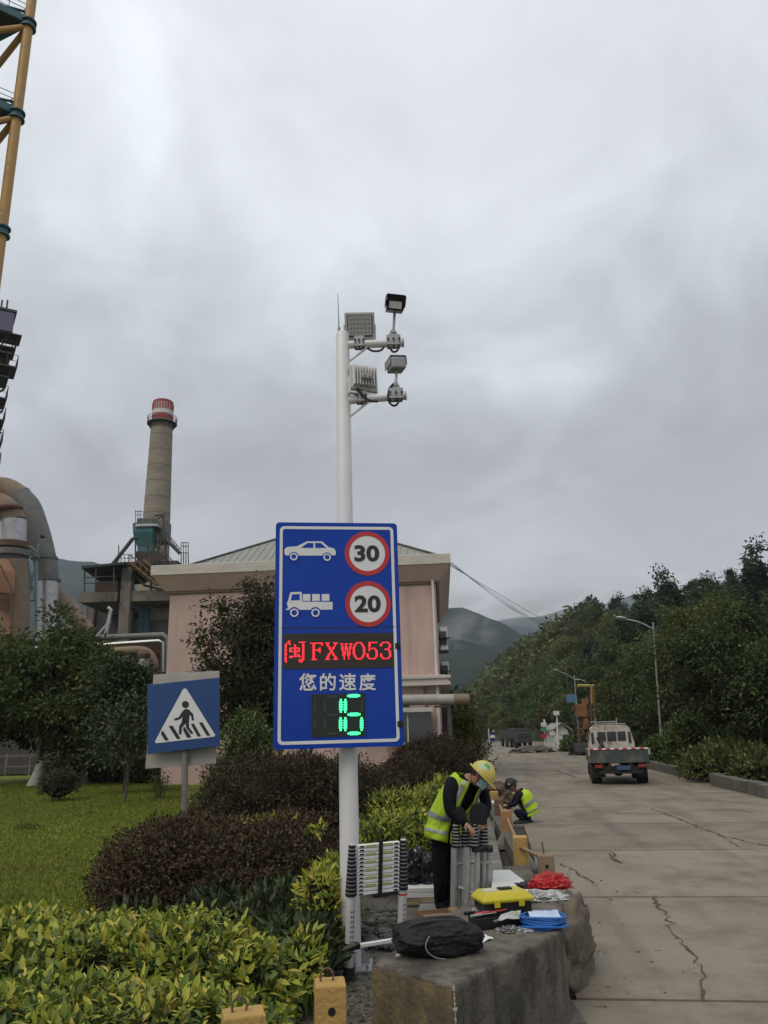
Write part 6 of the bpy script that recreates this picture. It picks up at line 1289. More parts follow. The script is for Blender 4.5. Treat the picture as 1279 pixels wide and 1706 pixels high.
# toolbox
tc_ = gp(839, 1527, ZB); TBX = Matrix.Translation(tc_) @ Matrix.Rotation(math.radians(14), 4, 'Z')
tb2 = thing('toolbox', 'yellow lidded black plastic toolbox on the far end of the block', 'toolbox', tc_); m_tby = mat('toolbox_yellow', (.5, .42, .015), .4, col2=(.44, .37, .02), scale=4); 
b = MB(); b.box((0, 0, .055), (.35, .22, .11)); b.build('tub', m_black, tb2, xf=TBX, bevel=.012)
b = MB(); b.add([(x*.19, y*.125, .11) for x, y in ((-1, -1), (1, -1), (1, 1), (-1, 1))]+[(x*.195, y*.13, .13) for x, y in ((-1, -1), (1, -1), (1, 1), (-1, 1))]+[(x*.15, y*.095, .175) for x, y in ((-1, -1), (1, -1), (1, 1), (-1, 1))], [(0, 1, 5, 4), (1, 2, 6, 5), (2, 3, 7, 6), (3, 0, 4, 7), (4, 5, 9, 8), (5, 6, 10, 9), (6, 7, 11, 10), (7, 4, 8, 11), (8, 9, 10, 11), (3, 2, 1, 0)]); lid = b.build('lid', m_tby, tb2, xf=TBX, bevel=.01)
b = MB(); b.box((.02, .0, .18), (.1, .055, .018)); b.build('handle', m_black, lid, xf=TBX, bevel=.006)
b = MB(); b.box((-.09, -.132, .11), (.04, .016, .05)); b.box((.09, -.132, .11), (.04, .016, .05)); build_each(b, 'latch', m_tby, tb2, xf=TBX, bevel=.004)
b = MB(); b.box((-.09, 0, .1765), (.11, .1, .006)); b.build('lid_label', mat('faded_label', (.42, .4, .3), .6, col2=(.5, .47, .36), scale=8), lid, xf=TBX)
# cable coil
cc = gp(905, 1546, ZB); m_cab = mat('blue_cable', (.02, .12, .42), .4); ct = thing('cable_coil', 'coil of bright blue cable with a plastic wrapped leaflet on top', 'cable coil', cc)
for i in range(7):
    b = MB(); a0 = rs.random(); rr_ = .13+rs.uniform(-.022, .022); b.tube([cc+Vector((math.cos(t)*rr_*1.15+rs.uniform(-.004, .004), math.sin(t)*rr_*.8, .012+i*.0105+.006*math.sin(2*t+a0*6))) for t in [a0+2*math.pi*k/28 for k in range(28)]], .0075, 6, closed=True); b.build('turn', m_cab, ct, smooth=True)
b = MB(); n = 9; vs = [(cc+Vector(((i/(n-1)-.5)*.2+.01, (j/(n-1)-.5)*.2+.02, .095+.012*mnoise.noise(Vector((i*.7, j*.7, 1)))-.05*((j/(n-1)-.5)*2)**2*.5))) for j in range(n) for i in range(n)]; b.add(vs, [(j*n+i, j*n+i+1, (j+1)*n+i+1, (j+1)*n+i) for j in range(n-1) for i in range(n-1)])
o = b.build('plastic_leaflet', mat('leaflet_plastic', (.3, .42, .62), .12, col2=(.5, .56, .66), scale=9, spec=.8), smooth=True); tag(o, 'shiny pale blue plastic wrapped leaflet lying on the blue cable coil', 'leaflet')
m_plas = mat('clear_plastic_bag', (.3, .31, .3), .18, col2=(.42, .43, .42), scale=6, spec=.8, bump=.3, bscale=20)
crumple('plastic_bag', 'crumpled red plastic bag on the rock end of the block', 'plastic bag', gp(917, 1478, ZB+.02), (.17, .11, .1), mat('red_plastic', (.5, .02, .02), .3, col2=(.36, .012, .015), scale=8, bump=.4, bscale=25, transl=.25), 6, .22, 2.0, 5)
crumple('plastic_bag', 'crumpled clear plastic bag between the red bag and the blue cable', 'plastic bag', gp(900, 1499, ZB), (.19, .1, .06), m_plas, 8, .4, 2.5, 5)
crumple('plastic_bag', 'small crinkled foil bag in front of the blue cable', 'plastic bag', gp(850, 1553, ZB), (.075, .05, .032), mat('foil', (.4, .4, .39), .22, metal=.5, col2=(.2, .2, .2), scale=18, bump=.8, bscale=25), 10, .5, 3.5, 5)
crumple('plastic_bag', 'small pale plastic sachet next to the foil bag', 'plastic bag', gp(874, 1551, ZB), (.06, .055, .018), mat('pale_sachet', (.36, .37, .42), .2, spec=.8, bump=.4, bscale=25), 12, .4, 3, 4)
def sheet(name, label, cat, pts, z, m, seed, curl=.02, n=10, group=None, th=True):
    P_ = [gp(x, y, z) for x, y in pts]; vs = []
    for j in range(n+1):
        for i in range(n+1):
            u, v = i/n, j/n; p = P_[0].lerp(P_[1], u).lerp(P_[3].lerp(P_[2], u), v); p.z += .004+curl*(.6+mnoise.noise(Vector((u*2.6+seed, v*2.6, seed)))) ; vs.append(p)
    k = (n+1)**2; vs2 = vs+[v-Vector((0, 0, .003)) for v in vs]; fs = [(j*(n+1)+i, j*(n+1)+i+1, (j+1)*(n+1)+i+1, (j+1)*(n+1)+i) for j in range(n) for i in range(n)]
    bd_ = [i for i in range(n+1)]+[(j)*(n+1)+n for j in range(1, n+1)]+[n*(n+1)+i for i in range(n-1, -1, -1)]+[j*(n+1) for j in range(n-1, 0, -1)]
    fs2 = fs+[tuple(q_+k for q_ in f[::-1]) for f in fs]+[(bd_[i], bd_[(i+1) % len(bd_)], bd_[(i+1) % len(bd_)]+k, bd_[i]+k) for i in range(len(bd_))]
    b = MB(); b.add(vs2, fs2); return tag(b.build(name, m, smooth=True), label, cat, group)
m_paper = mat('white_paper', (.6, .6, .58), .7)
sheet('paper_scrap', 'torn white paper scrap beside the black bag', 'paper', ((797, 1570), (800, 1558), (823, 1566), (805, 1572)), ZB, m_paper, 2, .012)
sheet('document_pouch', 'grey plastic document pouch leaning before the toolbox', 'pouch', ((786, 1526), (796, 1502), (832, 1505), (828, 1530)), ZB+.03, mat('pouch_plastic', (.3, .3, .29), .25, col2=(.4, .4, .38), scale=10, spec=.8), 3, .03)
sheet('plastic_sheet', 'clear crinkled plastic sheet with silver tape over the black tool tray', 'plastic sheet', ((822, 1540), (848, 1526), (868, 1522), (866, 1536)), ZB+.06, m_plas, 5, .03)
tr_ = gp(828, 1543, ZB); tt = thing('tool_tray', 'black open tool tray holding small tools in front of the toolbox', 'tool tray', tr_); TR2 = Matrix.Translation(tr_) @ Matrix.Rotation(.25, 4, 'Z')
b = MB(); b.box((0, 0, .006), (.34, .17, .012)); b.box((0, -.08, .035), (.34, .01, .07)); b.box((0, .08, .035), (.34, .01, .07)); b.box((-.165, 0, .035), (.01, .15, .07)); b.box((.165, 0, .035), (.01, .15, .07)); b.build('tray', m_black, tt, xf=TR2)
for i, (m_, lb_, a, c, r) in enumerate(((m_sr, 'dark red handled screwdriver lying across the tool tray', (-.16, -.02, .085), (.1, .05, .085), .011), (m_galvg, 'silver spanner lying in the tool tray', (-.2, -.05, .085), (.0, .0, .082), .009), (m_black, 'black cutter on the left of the tool tray', (-.21, .04, .085), (-.02, .07, .082), .012))):
    b = MB(); A_, C_ = TR2 @ Vector(a), TR2 @ Vector(c); b.tube([A_, A_.lerp(C_, .4), A_.lerp(C_, .45), C_], [r, r, r*.45, r*.4], 8); tag(b.build('hand_tool', m_, smooth=True), lb_, 'tool')
# boards, planks, bags behind
pq = gp(704, 1512, .012); m_styro = mat('white_board', (.62, .62, .6), .65, col2=(.55, .55, .53), scale=2)
for i, (dx, w_, dp, z, h_, a, m_, nm, lb_) in enumerate(((.02, .46, .5, .012, .035, .06, mat('pale_plank', (.3, .24, .13), .8, col2=(.24, .19, .11), scale=5, stretch=(.3, 3, 3)), 'plank', 'lower yellowish plank under the white boards'), (.03, .44, .46, .05, .03, -.05, mat('pale_plank', (.3, .24, .13), .8), 'plank', 'upper yellowish plank under the white boards'),
        (0, .5, .62, .084, .05, .02, m_styro, 'white_board', 'lower thick white board of the stack behind the silver ladder'), (.01, .48, .62, .137, .045, -.01, m_styro, 'white_board', 'upper thick white board carrying the black refuse sack'))):
    b = MB(); b.box(pq+Vector((dx, dp/2+.05, z+h_/2)), (w_, dp, h_), rotz(a)); tag(b.build(nm, m_, bevel=.006), lb_, 'board' if 'board' in nm else 'plank', 'white boards in the stack' if 'board' in nm else 'planks under the boards')
crumple('refuse_sack', 'crumpled black refuse sack on the white boards behind the worker', 'sack', Vector((at(702, 1472, pq.y+.35).x, pq.y+.42, .183)), (.24, .2, .3), mat('black_plastic_film', (.006, .0065, .009), .35, col2=(.012, .013, .018), scale=7, bump=.5, bscale=10, spec=.4), 15, .42, 2.4, 5)
q = at(693, 1421, pq.y+.5); b = MB(); b.box(q, (.13, .1, .06), rotz(.5)); b.cyl(q+Vector((0, .06, -.03)), Vector((q.x, q.y+.1, .1)), .03, n=8); tag(b.build('white_carton', m_styro, bevel=.005), 'small white carton on top of the black refuse sack', 'carton')
sheet('foam_sheet', 'large flat white foam sheet behind the yellow toolbox', 'foam sheet', ((818, 1497), (822, 1451), (850, 1450), (906, 1493)), .33, m_styro, 1, .004)
b = MB(); q = gp(850, 1478, .33); q.z = 0; b.box(q+Vector((0, 0, .17)), (.26, .5, .3)); tag(b.build('carton', mat('carton_brown', (.24, .16, .09), .8), bevel=.005), 'flat carton supporting the white foam sheet', 'carton')
cbq = gp(726, 1542, .012); cbt = thing('cardboard_box', 'small open brown cardboard box at the worker\'s feet', 'box', cbq); m_cb = mat('cardboard', (.27, .165, .085), .85, col2=(.22, .135, .07), scale=5)
M_ = rotz(.2); b = MB(); b.box(cbq+Vector((0, 0, .005)), (.3, .2, .01), M_)
for c_, d2 in (((0, -.1, .06), (.3, .008, .12)), ((0, .1, .06), (.3, .008, .12)), ((-.15, 0, .06), (.008, .19, .12)), ((.15, 0, .06), (.008, .19, .12))): b.box(cbq+M_ @ Vector(c_), d2, M_)
b.build('carton', m_cb, cbt)
b = MB(); b.prism([cbq+M_ @ Vector(v) for v in ((-.15, -.1, .12), (.15, -.1, .12), (.13, -.17, .09), (-.13, -.17, .09))], (0, 0, .004)); b.prism([cbq+M_ @ Vector(v) for v in ((.15, -.1, .12), (.15, .1, .12), (.22, .08, .14), (.22, -.08, .14))], (0, 0, .004)); b.build('flap', m_cb, cbt)
crumple('plastic_bag', 'small dark red pouch inside the brown cardboard box', 'pouch', cbq+Vector((.05, 0, .06)), (.08, .06, .05), mat('dark_red_pouch', (.1, .03, .035), .5, bump=.4), 20, .3, 3, 4)
crumple('work_glove', 'dark bundle of gloves and cable beside the red plastic bag', 'gloves', gp(884, 1478, ZB), (.12, .08, .045), mat('dark_cloth', (.03, .03, .034), .8, bump=.5), 22, .4, 3, 4)

# ================================================================== PEOPLE
m_skin = mat('skin', (.36, .2, .13), .55, col2=(.3, .165, .11), scale=9); m_cloth = mat('black_work_cloth', (.006, .0065, .009), .9, col2=(.012, .0125, .016), scale=6, bump=1., bscale=10, spec=.12)
m_navy = mat('navy_cloth', (.008, .009, .02), .9, spec=.12, col2=(.012, .014, .03), scale=6, bump=.4, bscale=18)
m_vest = mat('hi_vis_yellow', (.42, .6, .015), .7, col2=(.33, .5, .015), scale=5, bump=.9, bscale=9); m_refl = mat('reflective_tape', (.24, .25, .26), .4, metal=.2); m_hair = mat('black_hair', (.01, .009, .009), .6)
def skin_mesh(joints, edges, root):
    names = list(joints); me = bpy.data.meshes.new('person'); me.from_pydata([joints[k][0] for k in names], [(names.index(a), names.index(c)) for a, c in edges], [])
    o = bpy.data.objects.new('tmp', me); C.objects.link(o); md = o.modifiers.new('s', 'SKIN'); md.use_smooth_shade = True; md.branch_smoothing = .4
    for i, k in enumerate(names):
        sv = me.skin_vertices[0].data[i]; r = joints[k][1]; sv.radius = (r, r) if isinstance(r, float) else r; sv.use_root = (k == root)
    o.modifiers.new('b', 'SUBSURF').levels = 2; bpy.context.view_layer.update()
    m2 = bpy.data.meshes.new_from_object(o.evaluated_get(bpy.context.evaluated_depsgraph_get())); bpy.data.objects.remove(o)
    return m2
def merge(me, others):
    bm = bmesh.new(); bm.from_mesh(me)
    for x in others: bm.from_mesh(x)
    bm.to_mesh(me); bm.free(); return me
def hand_chains(wrist, dirv, palmn, side, size=1., curl=.9):
    """palm and five separate, unequal, bent fingers grown from one wrist"""
    d = dirv.normalized(); pn = (palmn-d*palmn.dot(d)).normalized(); s_ = d.cross(pn)*side
    J = {'w': (wrist, .022*size), 'p': (wrist+d*.045*size, (.03*size, .017*size)), 'q': (wrist+d*.085*size, (.036*size, .015*size))}; E_ = [('w', 'p'), ('p', 'q')]; out = [skin_mesh({k: (tuple(v[0]), v[1]) for k, v in J.items()}, E_, 'p')]
    for i, (off, ln) in enumerate(((-.03, .062), (-.01, .074), (.011, .069), (.03, .052))):
        b0 = wrist+d*.07*size+s_*off*size; b1 = b0+d*.025*size; v = (d*math.cos(curl*.6)+pn*math.sin(curl*.6)); b2 = b1+v*ln*.5*size; v2 = (d*math.cos(curl*1.5)+pn*math.sin(curl*1.5)); b3 = b2+v2*ln*.5*size
        out.append(skin_mesh({'a': (tuple(b0), .009*size), 'b': (tuple(b1), .0092*size), 'c': (tuple(b2), .0082*size), 'd': (tuple(b3), .0065*size)}, [('a', 'b'), ('b', 'c'), ('c', 'd')], 'a'))
    t0 = wrist+d*.025*size-s_*.02*size; t1 = t0-s_*.03*size+d*.02*size+pn*.01*size; t2 = t1+d*.035*size+pn*.02*size
    out.append(skin_mesh({'a': (tuple(t0), .013*size), 'b': (tuple(t1), .011*size), 'c': (tuple(t2), .008*size)}, [('a', 'b'), ('b', 'c')], 'a'))
    return out
def head_mesh(c, fw, upv, r=.1):
    """ovoid head with brow, nose, lips, chin, ears; fw = facing, upv = crown"""
    f = fw.normalized(); u = (upv-f*upv.dot(f)).normalized(); l = u.cross(f); bm = bmesh.new(); bmesh.ops.create_icosphere(bm, subdivisions=4, radius=1)
    for v in bm.verts:
        x, y, z = v.co                                # x side, y forward, z up
        q = Vector((x*.78, y*.98, z*1.18))
        if z < 0: k = 1+z*.28; q.x *= k; q.y *= 1+z*.1 if y > 0 else 1+z*.35
        if y > 0:
            q.y += .16*math.exp(-((x/.13)**2+((z+.12)/.2)**2))+.05*math.exp(-((x/.4)**2+((z-.18)/.1)**2))-.07*(math.exp(-(((x-.32)/.14)**2+((z-.03)/.1)**2))+math.exp(-(((x+.32)/.14)**2+((z-.03)/.1)**2)))
            q.y += .05*math.exp(-((x/.25)**2+((z+.45)/.06)**2))-.03*math.exp(-((x/.25)**2+((z+.52)/.03)**2))+.07*math.exp(-((x/.25)**2+((z+.82)/.14)**2))
        for s_ in (-1, 1): q.x += s_*.16*math.exp(-(((x-s_*.98)/.25)**2+((y+.08)/.12)**2+((z+.05)/.22)**2))
        v.co = c+(l*q.x+f*q.y+u*q.z)*r
    me = bpy.data.meshes.new('person'); bm.to_mesh(me); bm.free(); return me
def eyes(c, fw, upv, r, parent):
    f = fw.normalized(); u = (upv-f*upv.dot(f)).normalized(); l = u.cross(f)
    for s_ in (-1, 1):
        b = MB(); b.blob(c+(l*s_*.3+f*.84+u*.03)*r, (r*.13, r*.13, r*.1), 1, 0, 1, 2); b.build('eye', m_hair, parent, smooth=True)
class Loft:
    """clothing shell: rings (centre, half-width vector, half-depth vector) along the torso"""
    def __init__(s, rings): s.r = [tuple(Vector(v) for v in q) for q in rings]
    def at(s, t, a, off=0.):
        x = t*(len(s.r)-1); i = min(int(x), len(s.r)-2); f = x-i; f = f*f*(3-2*f)*.5+f*.5
        c, U, V = (s.r[i][k].lerp(s.r[i+1][k], f) for k in range(3)); ca, sa = math.cos(a), math.sin(a)
        ca = math.copysign(abs(ca)**.8, ca); sa = math.copysign(abs(sa)**.8, sa)
        return c+U*ca*(1+off/max(U.length, .01))+V*sa*(1+off/max(V.length, .01))
    def patch(s, t0, t1, a0, a1, off, nt=14, na=28, th=.004, wr=0., tt=None, aw=None):
        b = MB(); closed = abs(a1-a0) > 6.28; vs = []
        for o_ in (off, off-th):
            for i in range(nt+1):
                for j in range(na+1):
                    t = t0+(t1-t0)*i/nt; a = a0+(a1-a0)*j/na if aw is None else aw(t, j/na); w_ = wr*(mnoise.noise(Vector((t*5, math.cos(a)*2, math.sin(a)*2+7)))-.7*abs(mnoise.noise(Vector((t*9+math.cos(a)*2, math.sin(a)*3, 3))))); vs.append(s.at(t if tt is None else tt(t, a), a, o_+w_))
        k = (nt+1)*(na+1); fs = []
        for i in range(nt):
            for j in range(na): p = i*(na+1)+j; fs += [(p, p+1, p+na+2, p+na+1), (k+p+na+1, k+p+na+2, k+p+1, k+p)]
        for j in range(na): fs += [(k+j, k+j+1, j+1, j), (nt*(na+1)+j, nt*(na+1)+j+1, k+nt*(na+1)+j+1, k+nt*(na+1)+j)]
        if not closed:
            for i in range(nt): p = i*(na+1); fs += [(p, p+na+1, k+p+na+1, k+p), (p+na, k+p+na, k+p+2*na+1, p+2*na+1)]
        return b.add(vs, fs)
def finish_person(name, label, me, parts_skin, cat='person', group=None, skin_test=None, cloth=None, origin=None):
    cloth = cloth or m_cloth; n0 = len(me.polygons); merge(me, parts_skin); me.materials.clear(); me.materials.append(cloth); me.materials.append(m_skin)
    for i, p in enumerate(me.polygons): p.material_index = 1 if (i >= n0 or (skin_test and skin_test(p.center))) else 0; p.use_smooth = True
    for v in me.vertices: v.co -= origin
    o = link(name, me); o.location = origin; WM[o.name] = Matrix.Translation(origin); return tag(o, label, cat, group)

# --- standing worker, bending over the folded ladder
WY = gp(745, 1520, .012).y
def wp(px, py, dY=0.): return at(px, py, WY+dY)
J = {'pel': (wp(739, 1398), (.15, .12)), 'waist': (wp(743, 1372, -.02), (.15, .12)), 'chest': (wp(762, 1330, -.08), (.17, .13)), 'neck0': (wp(780, 1299, -.14), .075), 'neck': (wp(788, 1292, -.17), .055),
     'shA': (wp(754, 1303, -.2), .1), 'shA2': (wp(749, 1322, -.24), .085), 'elA': (wp(750, 1352, -.29), .066), 'wrA': (wp(776, 1372, -.42), .04), 'shB': (wp(802, 1312, -.02), .08), 'elB': (wp(812, 1343, -.1), .058), 'wrB': (wp(806, 1364, -.3), .038),
     'hipA': (wp(731, 1408, -.06), .1), 'knA': (wp(733, 1462, -.08), .075), 'anA': (wp(733, 1508, -.03), .058), 'toA': (wp(739, 1516, -.16), .042), 'hipB': (wp(747, 1408, .05), .1), 'knB': (wp(746, 1460, .04), .075), 'anB': (wp(746, 1503, .08), .058), 'toB': (wp(752, 1512, -.06), .042)}
ED = [('pel', 'waist'), ('waist', 'chest'), ('chest', 'neck0'), ('neck0', 'neck'), ('chest', 'shA'), ('shA', 'shA2'), ('shA2', 'elA'), ('elA', 'wrA'), ('chest', 'shB'), ('shB', 'elB'), ('elB', 'wrB'), ('pel', 'hipA'), ('hipA', 'knA'), ('knA', 'anA'), ('anA', 'toA'), ('pel', 'hipB'), ('hipB', 'knB'), ('knB', 'anB'), ('anB', 'toB')]
me = skin_mesh({k: (tuple(v[0]), v[1]) for k, v in J.items()}, ED, 'pel')
hc = wp(801, 1293, -.22); fwd = Vector((.62, -.42, -.66)); upv = Vector((.52, -.05, .72))
parts = [head_mesh(hc, fwd, upv, .098)]
parts += hand_chains(J['wrA'][0], J['wrA'][0]-J['elA'][0]*.9-J['shA'][0]*.1, Vector((.2, -.3, -1)), 1, 1., .8)+hand_chains(J['wrB'][0], J['wrB'][0]-J['elB'][0], Vector((-.4, -.5, -.6)), -1, 1., .9)
nk = J['neck'][0]
W1 = finish_person('person', 'standing worker in yellow vest and yellow hard hat bending over a folded ladder', me, parts, skin_test=lambda c: (c-nk).length < .085, origin=Vector((wp(740, 1518).x, WY, .012)))
f = fwd.normalized(); u = (upv-f*upv.dot(f)).normalized(); l = u.cross(f); r = .098
HMx = Matrix((l, f, u)).transposed().to_4x4(); HMx.translation = hc
eyes(hc, fwd, upv, r, W1)
m_helm = mat('yellow_helmet', (.56, .47, .1), .35, col2=(.5, .42, .09), scale=6)
def helmet(parent, X, m, r, scale=1.):
    b = MB(); prof = []
    n = 10; vs = []; fs = []; na = 28
    for i in range(n+1):
        a = math.pi/2*i/n
        for j in range(na): t = 2*math.pi*j/na; k = 1+.02*math.cos(4*t)*(i < 8); vs.append((math.cos(t)*math.cos(a)*1.16*r*scale*k, math.sin(t)*math.cos(a)*1.32*r*scale*k, (.25+math.sin(a)**.9*1.22)*r*scale))
    for i in range(n):
        for j in range(na): fs.append((i*na+j, i*na+(j+1) % na, (i+1)*na+(j+1) % na, (i+1)*na+j))
    b.add(vs, fs); h = b.build('helmet', m, parent, smooth=True, xf=X, angle=3)
    b = MB(); vs = []
    for zz in (.24, .17):
        for rr2 in (1.0, 1.22):
            for j in range(na):
                t = 2*math.pi*j/na; ext = 1+(.22*max(0, math.sin(t))**2 if rr2 > 1.1 else 0); k = rr2 if rr2 > 1.1 else .98; vs.append((math.cos(t)*1.14*k*r*scale, math.sin(t)*1.3*k*ext*r*scale, (zz-(.08*max(0, math.sin(t))**2 if rr2 > 1.1 else 0))*r*scale))
    fs = []
    for j in range(na): j2 = (j+1) % na; fs += [(j, j2, na+j2, na+j), (2*na+j, 3*na+j, 3*na+j2, 2*na+j2), (na+j, na+j2, 3*na+j2, 3*na+j), (j2, j, 2*na+j, 2*na+j2)]
    b.add(vs, fs); b.build('brim', m, h, smooth=True, xf=X)
    b = MB(); b.tube([(0, 1.3*math.cos(t)*r*scale*.96, (.28+1.22*math.sin(t))*r*scale) for t in [.2+i*.23 for i in range(12)]], r*.1, 6); b.build('ridge', m, h, smooth=True, xf=X)
    return h
h1 = helmet(W1, HMx, m_helm, r, 1.08)
def hpatch(nm, t0, t1, e0, e1, m, off):                 # a sticker laid on the dome
    b = MB(); n = 6; vs = []
    for i in range(n+1):
        for j in range(n+1):
            t = t0+(t1-t0)*i/n; a = e0+(e1-e0)*j/n; k = 1.08*off; vs.append((math.cos(t)*math.cos(a)*1.16*r*k, math.sin(t)*math.cos(a)*1.32*r*k, (.25+math.sin(a)**.9*1.22)*r*k))
    b.add(vs, [(i*(n+1)+j, (i+1)*(n+1)+j, (i+1)*(n+1)+j+1, i*(n+1)+j+1) for i in range(n) for j in range(n)]); b.build(nm, m, h1, smooth=True, xf=HMx)
side = -1 if l.dot(Vector((0, -1, 0))) < 0 else 1      # the ear turned to the road side camera
tm = 0 if side > 0 else math.pi
hpatch('green_sticker', tm-.55, tm+.25, .75, 1.15, mat('sticker_green', (.05, .3, .16), .5), 1.012); hpatch('pale_sticker', tm-.3, tm+.5, .3, .68, mat('sticker_pale', (.36, .5, .36), .5), 1.012)
b = MB(); na, nt_ = 16, 8; vs = []
for i in range(nt_+1):
    for j in range(na+1):
        z = .0-.85*i/nt_; a = -1.15+2.3*j/na; rr3 = 1.02-.12*max(0, -z-.4); vs.append((math.sin(a)*.84*rr3*r*(1+.05), (math.cos(a)*1.12*rr3+.1*math.exp(-(a/.3)**2))*r, z*r))
b.add(vs, [(i*(na+1)+j, i*(na+1)+j+1, (i+1)*(na+1)+j+1, (i+1)*(na+1)+j) for i in range(nt_) for j in range(na)]); b.build('face_mask', mat('mask_blue', (.22, .42, .46), .8, col2=(.3, .5, .52), scale=12, bump=.3), W1, smooth=True, xf=HMx)
b = MB()
for s_ in (-1, 1): b.tube([(s_*.8*r, .75*r, -.1*r), (s_*.98*r, .1*r, .05*r), (s_*.95*r, -.1*r, -.1*r), (s_*.8*r, .7*r, -.6*r)], .0025, 5); b.tube([(s_*1.05*r, .35*r, .25*r), (s_*.95*r, .3*r, -.5*r), (s_*.2*r, .6*r, -1.12*r)], .006, 5)
b.build('strap', mat('dark_red_strap', (.12, .02, .02), .7), W1, xf=HMx)
b = MB(); b.blob((0, -.18*r, .1*r), (.82*r, .9*r, .8*r), 3, .03, 2, 3); b.build('hair', m_hair, W1, smooth=True, xf=HMx)
Lf = Loft([(wp(736, 1402, -.02), (.155, .06, -.05), (-.06, .16, 0)), (wp(737, 1384, -.02), (.155, .06, -.04), (-.06, .155, 0)), (wp(745, 1362, -.03), (.155, .06, -.02), (-.06, .15, .03)), (wp(763, 1330, -.08), (.165, .075, -.02), (-.07, .145, .05)), (wp(778, 1303, -.12), (.135, .075, -.03), (-.06, .115, .06)), (wp(785, 1290, -.14), (.085, .05, -.02), (-.05, .075, .03))])
ft = -math.pi/2; hv = lambda t: .04+.62*max(0, t-.25)
vest = Lf.patch(0, .9, 0, 6.2, .012, 22, 52, wr=.028, aw=lambda t, u_: ft+hv(t)+(2*math.pi-2*hv(t))*u_).build('vest', m_vest, W1, smooth=True, angle=2)
for t0, t1 in ((.13, .2), (.38, .45)): Lf.patch(t0, t1, 0, 6.2, .018, 3, 46, .003, wr=.028, aw=lambda t, u_: ft+hv(t)+.02+(2*math.pi-2*hv(t)-.04)*u_).build('reflective_strip', m_refl, vest, smooth=True)
for sg_ in (-1, 1): Lf.patch(.45, .9, 0, 1, .018, 12, 5, .003, wr=.028, aw=lambda t, u_, q=sg_: ft+q*(hv(t)+.25+.3*u_)).build('reflective_strip', m_refl, vest, smooth=True)
for nm_, kk in (('A', -1), ('B', 1)):
    b = MB(); a_, t_ = J['an'+nm_][0], J['to'+nm_][0]; d_ = (t_-a_); d_.z = 0; d_.normalize(); cz_ = .012; M_ = Matrix((d_, Vector((-d_.y, d_.x, 0)), Vector((0, 0, 1)))).transposed()
    b.blob(Vector((a_.x, a_.y, .012))+d_*.06, (.15, .055, .085), 3, .03, 2, 3, flat=0., M=M_, p=2.6); b.build('shoe', m_black, W1, smooth=True)

# --- crouching worker at the roadside
CY2 = gp(870, 1371).y
def cw(px, py, dY=0.): return at(px, py, CY2+dY)
J = {'pel': (cw(881, 1357), (.14, .13)), 'mid': (cw(879, 1342), (.15, .12)), 'chest': (cw(870, 1327), (.15, .13)), 'neck0': (cw(863, 1318), .07), 'neck': (cw(859, 1315), .055),
     'shA': (cw(865, 1322, -.19), .07), 'elA': (cw(858, 1341, -.27), .052), 'wrA': (cw(846, 1342, -.2), .036), 'shB': (cw(862, 1323, .18), .07), 'elB': (cw(855, 1340, .22), .052), 'wrB': (cw(843, 1341, .1), .036),
     'hipA': (cw(880, 1358, -.1), .1), 'knA': (cw(858, 1351, -.22), .078), 'anA': (cw(872, 1367, -.16), .052), 'toA': (cw(862, 1369.5, -.18), .04), 'hipB': (cw(880, 1358, .1), .1), 'knB': (cw(858, 1352, .16), .078), 'anB': (cw(880, 1366, .12), .052), 'toB': (cw(868, 1368, .12), .04)}
ED = [('pel', 'mid'), ('mid', 'chest'), ('chest', 'neck0'), ('neck0', 'neck'), ('chest', 'shA'), ('shA', 'elA'), ('elA', 'wrA'), ('chest', 'shB'), ('shB', 'elB'), ('elB', 'wrB'), ('pel', 'hipA'), ('hipA', 'knA'), ('knA', 'anA'), ('anA', 'toA'), ('pel', 'hipB'), ('hipB', 'knB'), ('knB', 'anB'), ('anB', 'toB')]
me = skin_mesh({k: (tuple(v[0]), v[1]) for k, v in J.items()}, ED, 'pel')
hc = cw(853, 1309.5); fwd = Vector((-.8, -.2, -.5)); upv = Vector((-.4, 0, .9)); parts = [head_mesh(hc, fwd, upv, .1)]
parts += hand_chains(J['wrA'][0], J['wrA'][0]-J['elA'][0], Vector((0, .3, -1)), 1, 1., .7)+hand_chains(J['wrB'][0], J['wrB'][0]-J['elB'][0], Vector((0, -.3, -1)), -1, 1., .7)
nk2 = J['neck'][0]
W2 = finish_person('person', 'crouching worker in yellow vest and dark cap working at the road edge', me, parts, skin_test=lambda c: (c-nk2).length < .07, cloth=m_navy, origin=Vector((cw(875, 1370).x, CY2, 0)))
f = fwd.normalized(); u = (upv-f*upv.dot(f)).normalized(); l = u.cross(f); HM2 = Matrix((l, f, u)).transposed().to_4x4(); HM2.translation = hc
r = .1; h2 = helmet(W2, HM2, m_black, r, 1.06); eyes(hc, fwd, upv, .1, W2)
b = MB(); b.blob((.09, .06, .075), (.02, .02, .016), 1, 0, 1, 2); b.blob((.09, -.0, .08), (.02, .02, .016), 1, 0, 1, 2); b.blob((-.09, .06, .075), (.02, .02, .016), 1, 0, 1, 2); b.build('cap_light', m_whiteP, h2, xf=HM2)
b = MB(); b.blob((0, -.2*r, .05*r), (.83*r, .88*r, .85*r), 3, .03, 2, 3); b.build('hair', m_hair, W2, smooth=True, xf=HM2)
Lf = Loft([(cw(884, 1356), (.03, -.2, 0), (.15, .02, .05)), (cw(883, 1349), (.03, -.195, 0), (.145, .02, .06)), (cw(878, 1339), (.03, -.195, 0), (.14, .02, .08)), (cw(871, 1326), (.03, -.2, 0), (.12, .02, .09)), (cw(864, 1318), (.02, -.14, 0), (.07, .02, .06))])
vest2 = Lf.patch(0, .97, -.75, 3.9, .015, 14, 32, wr=.02).build('vest', m_vest, W2, smooth=True, angle=2)
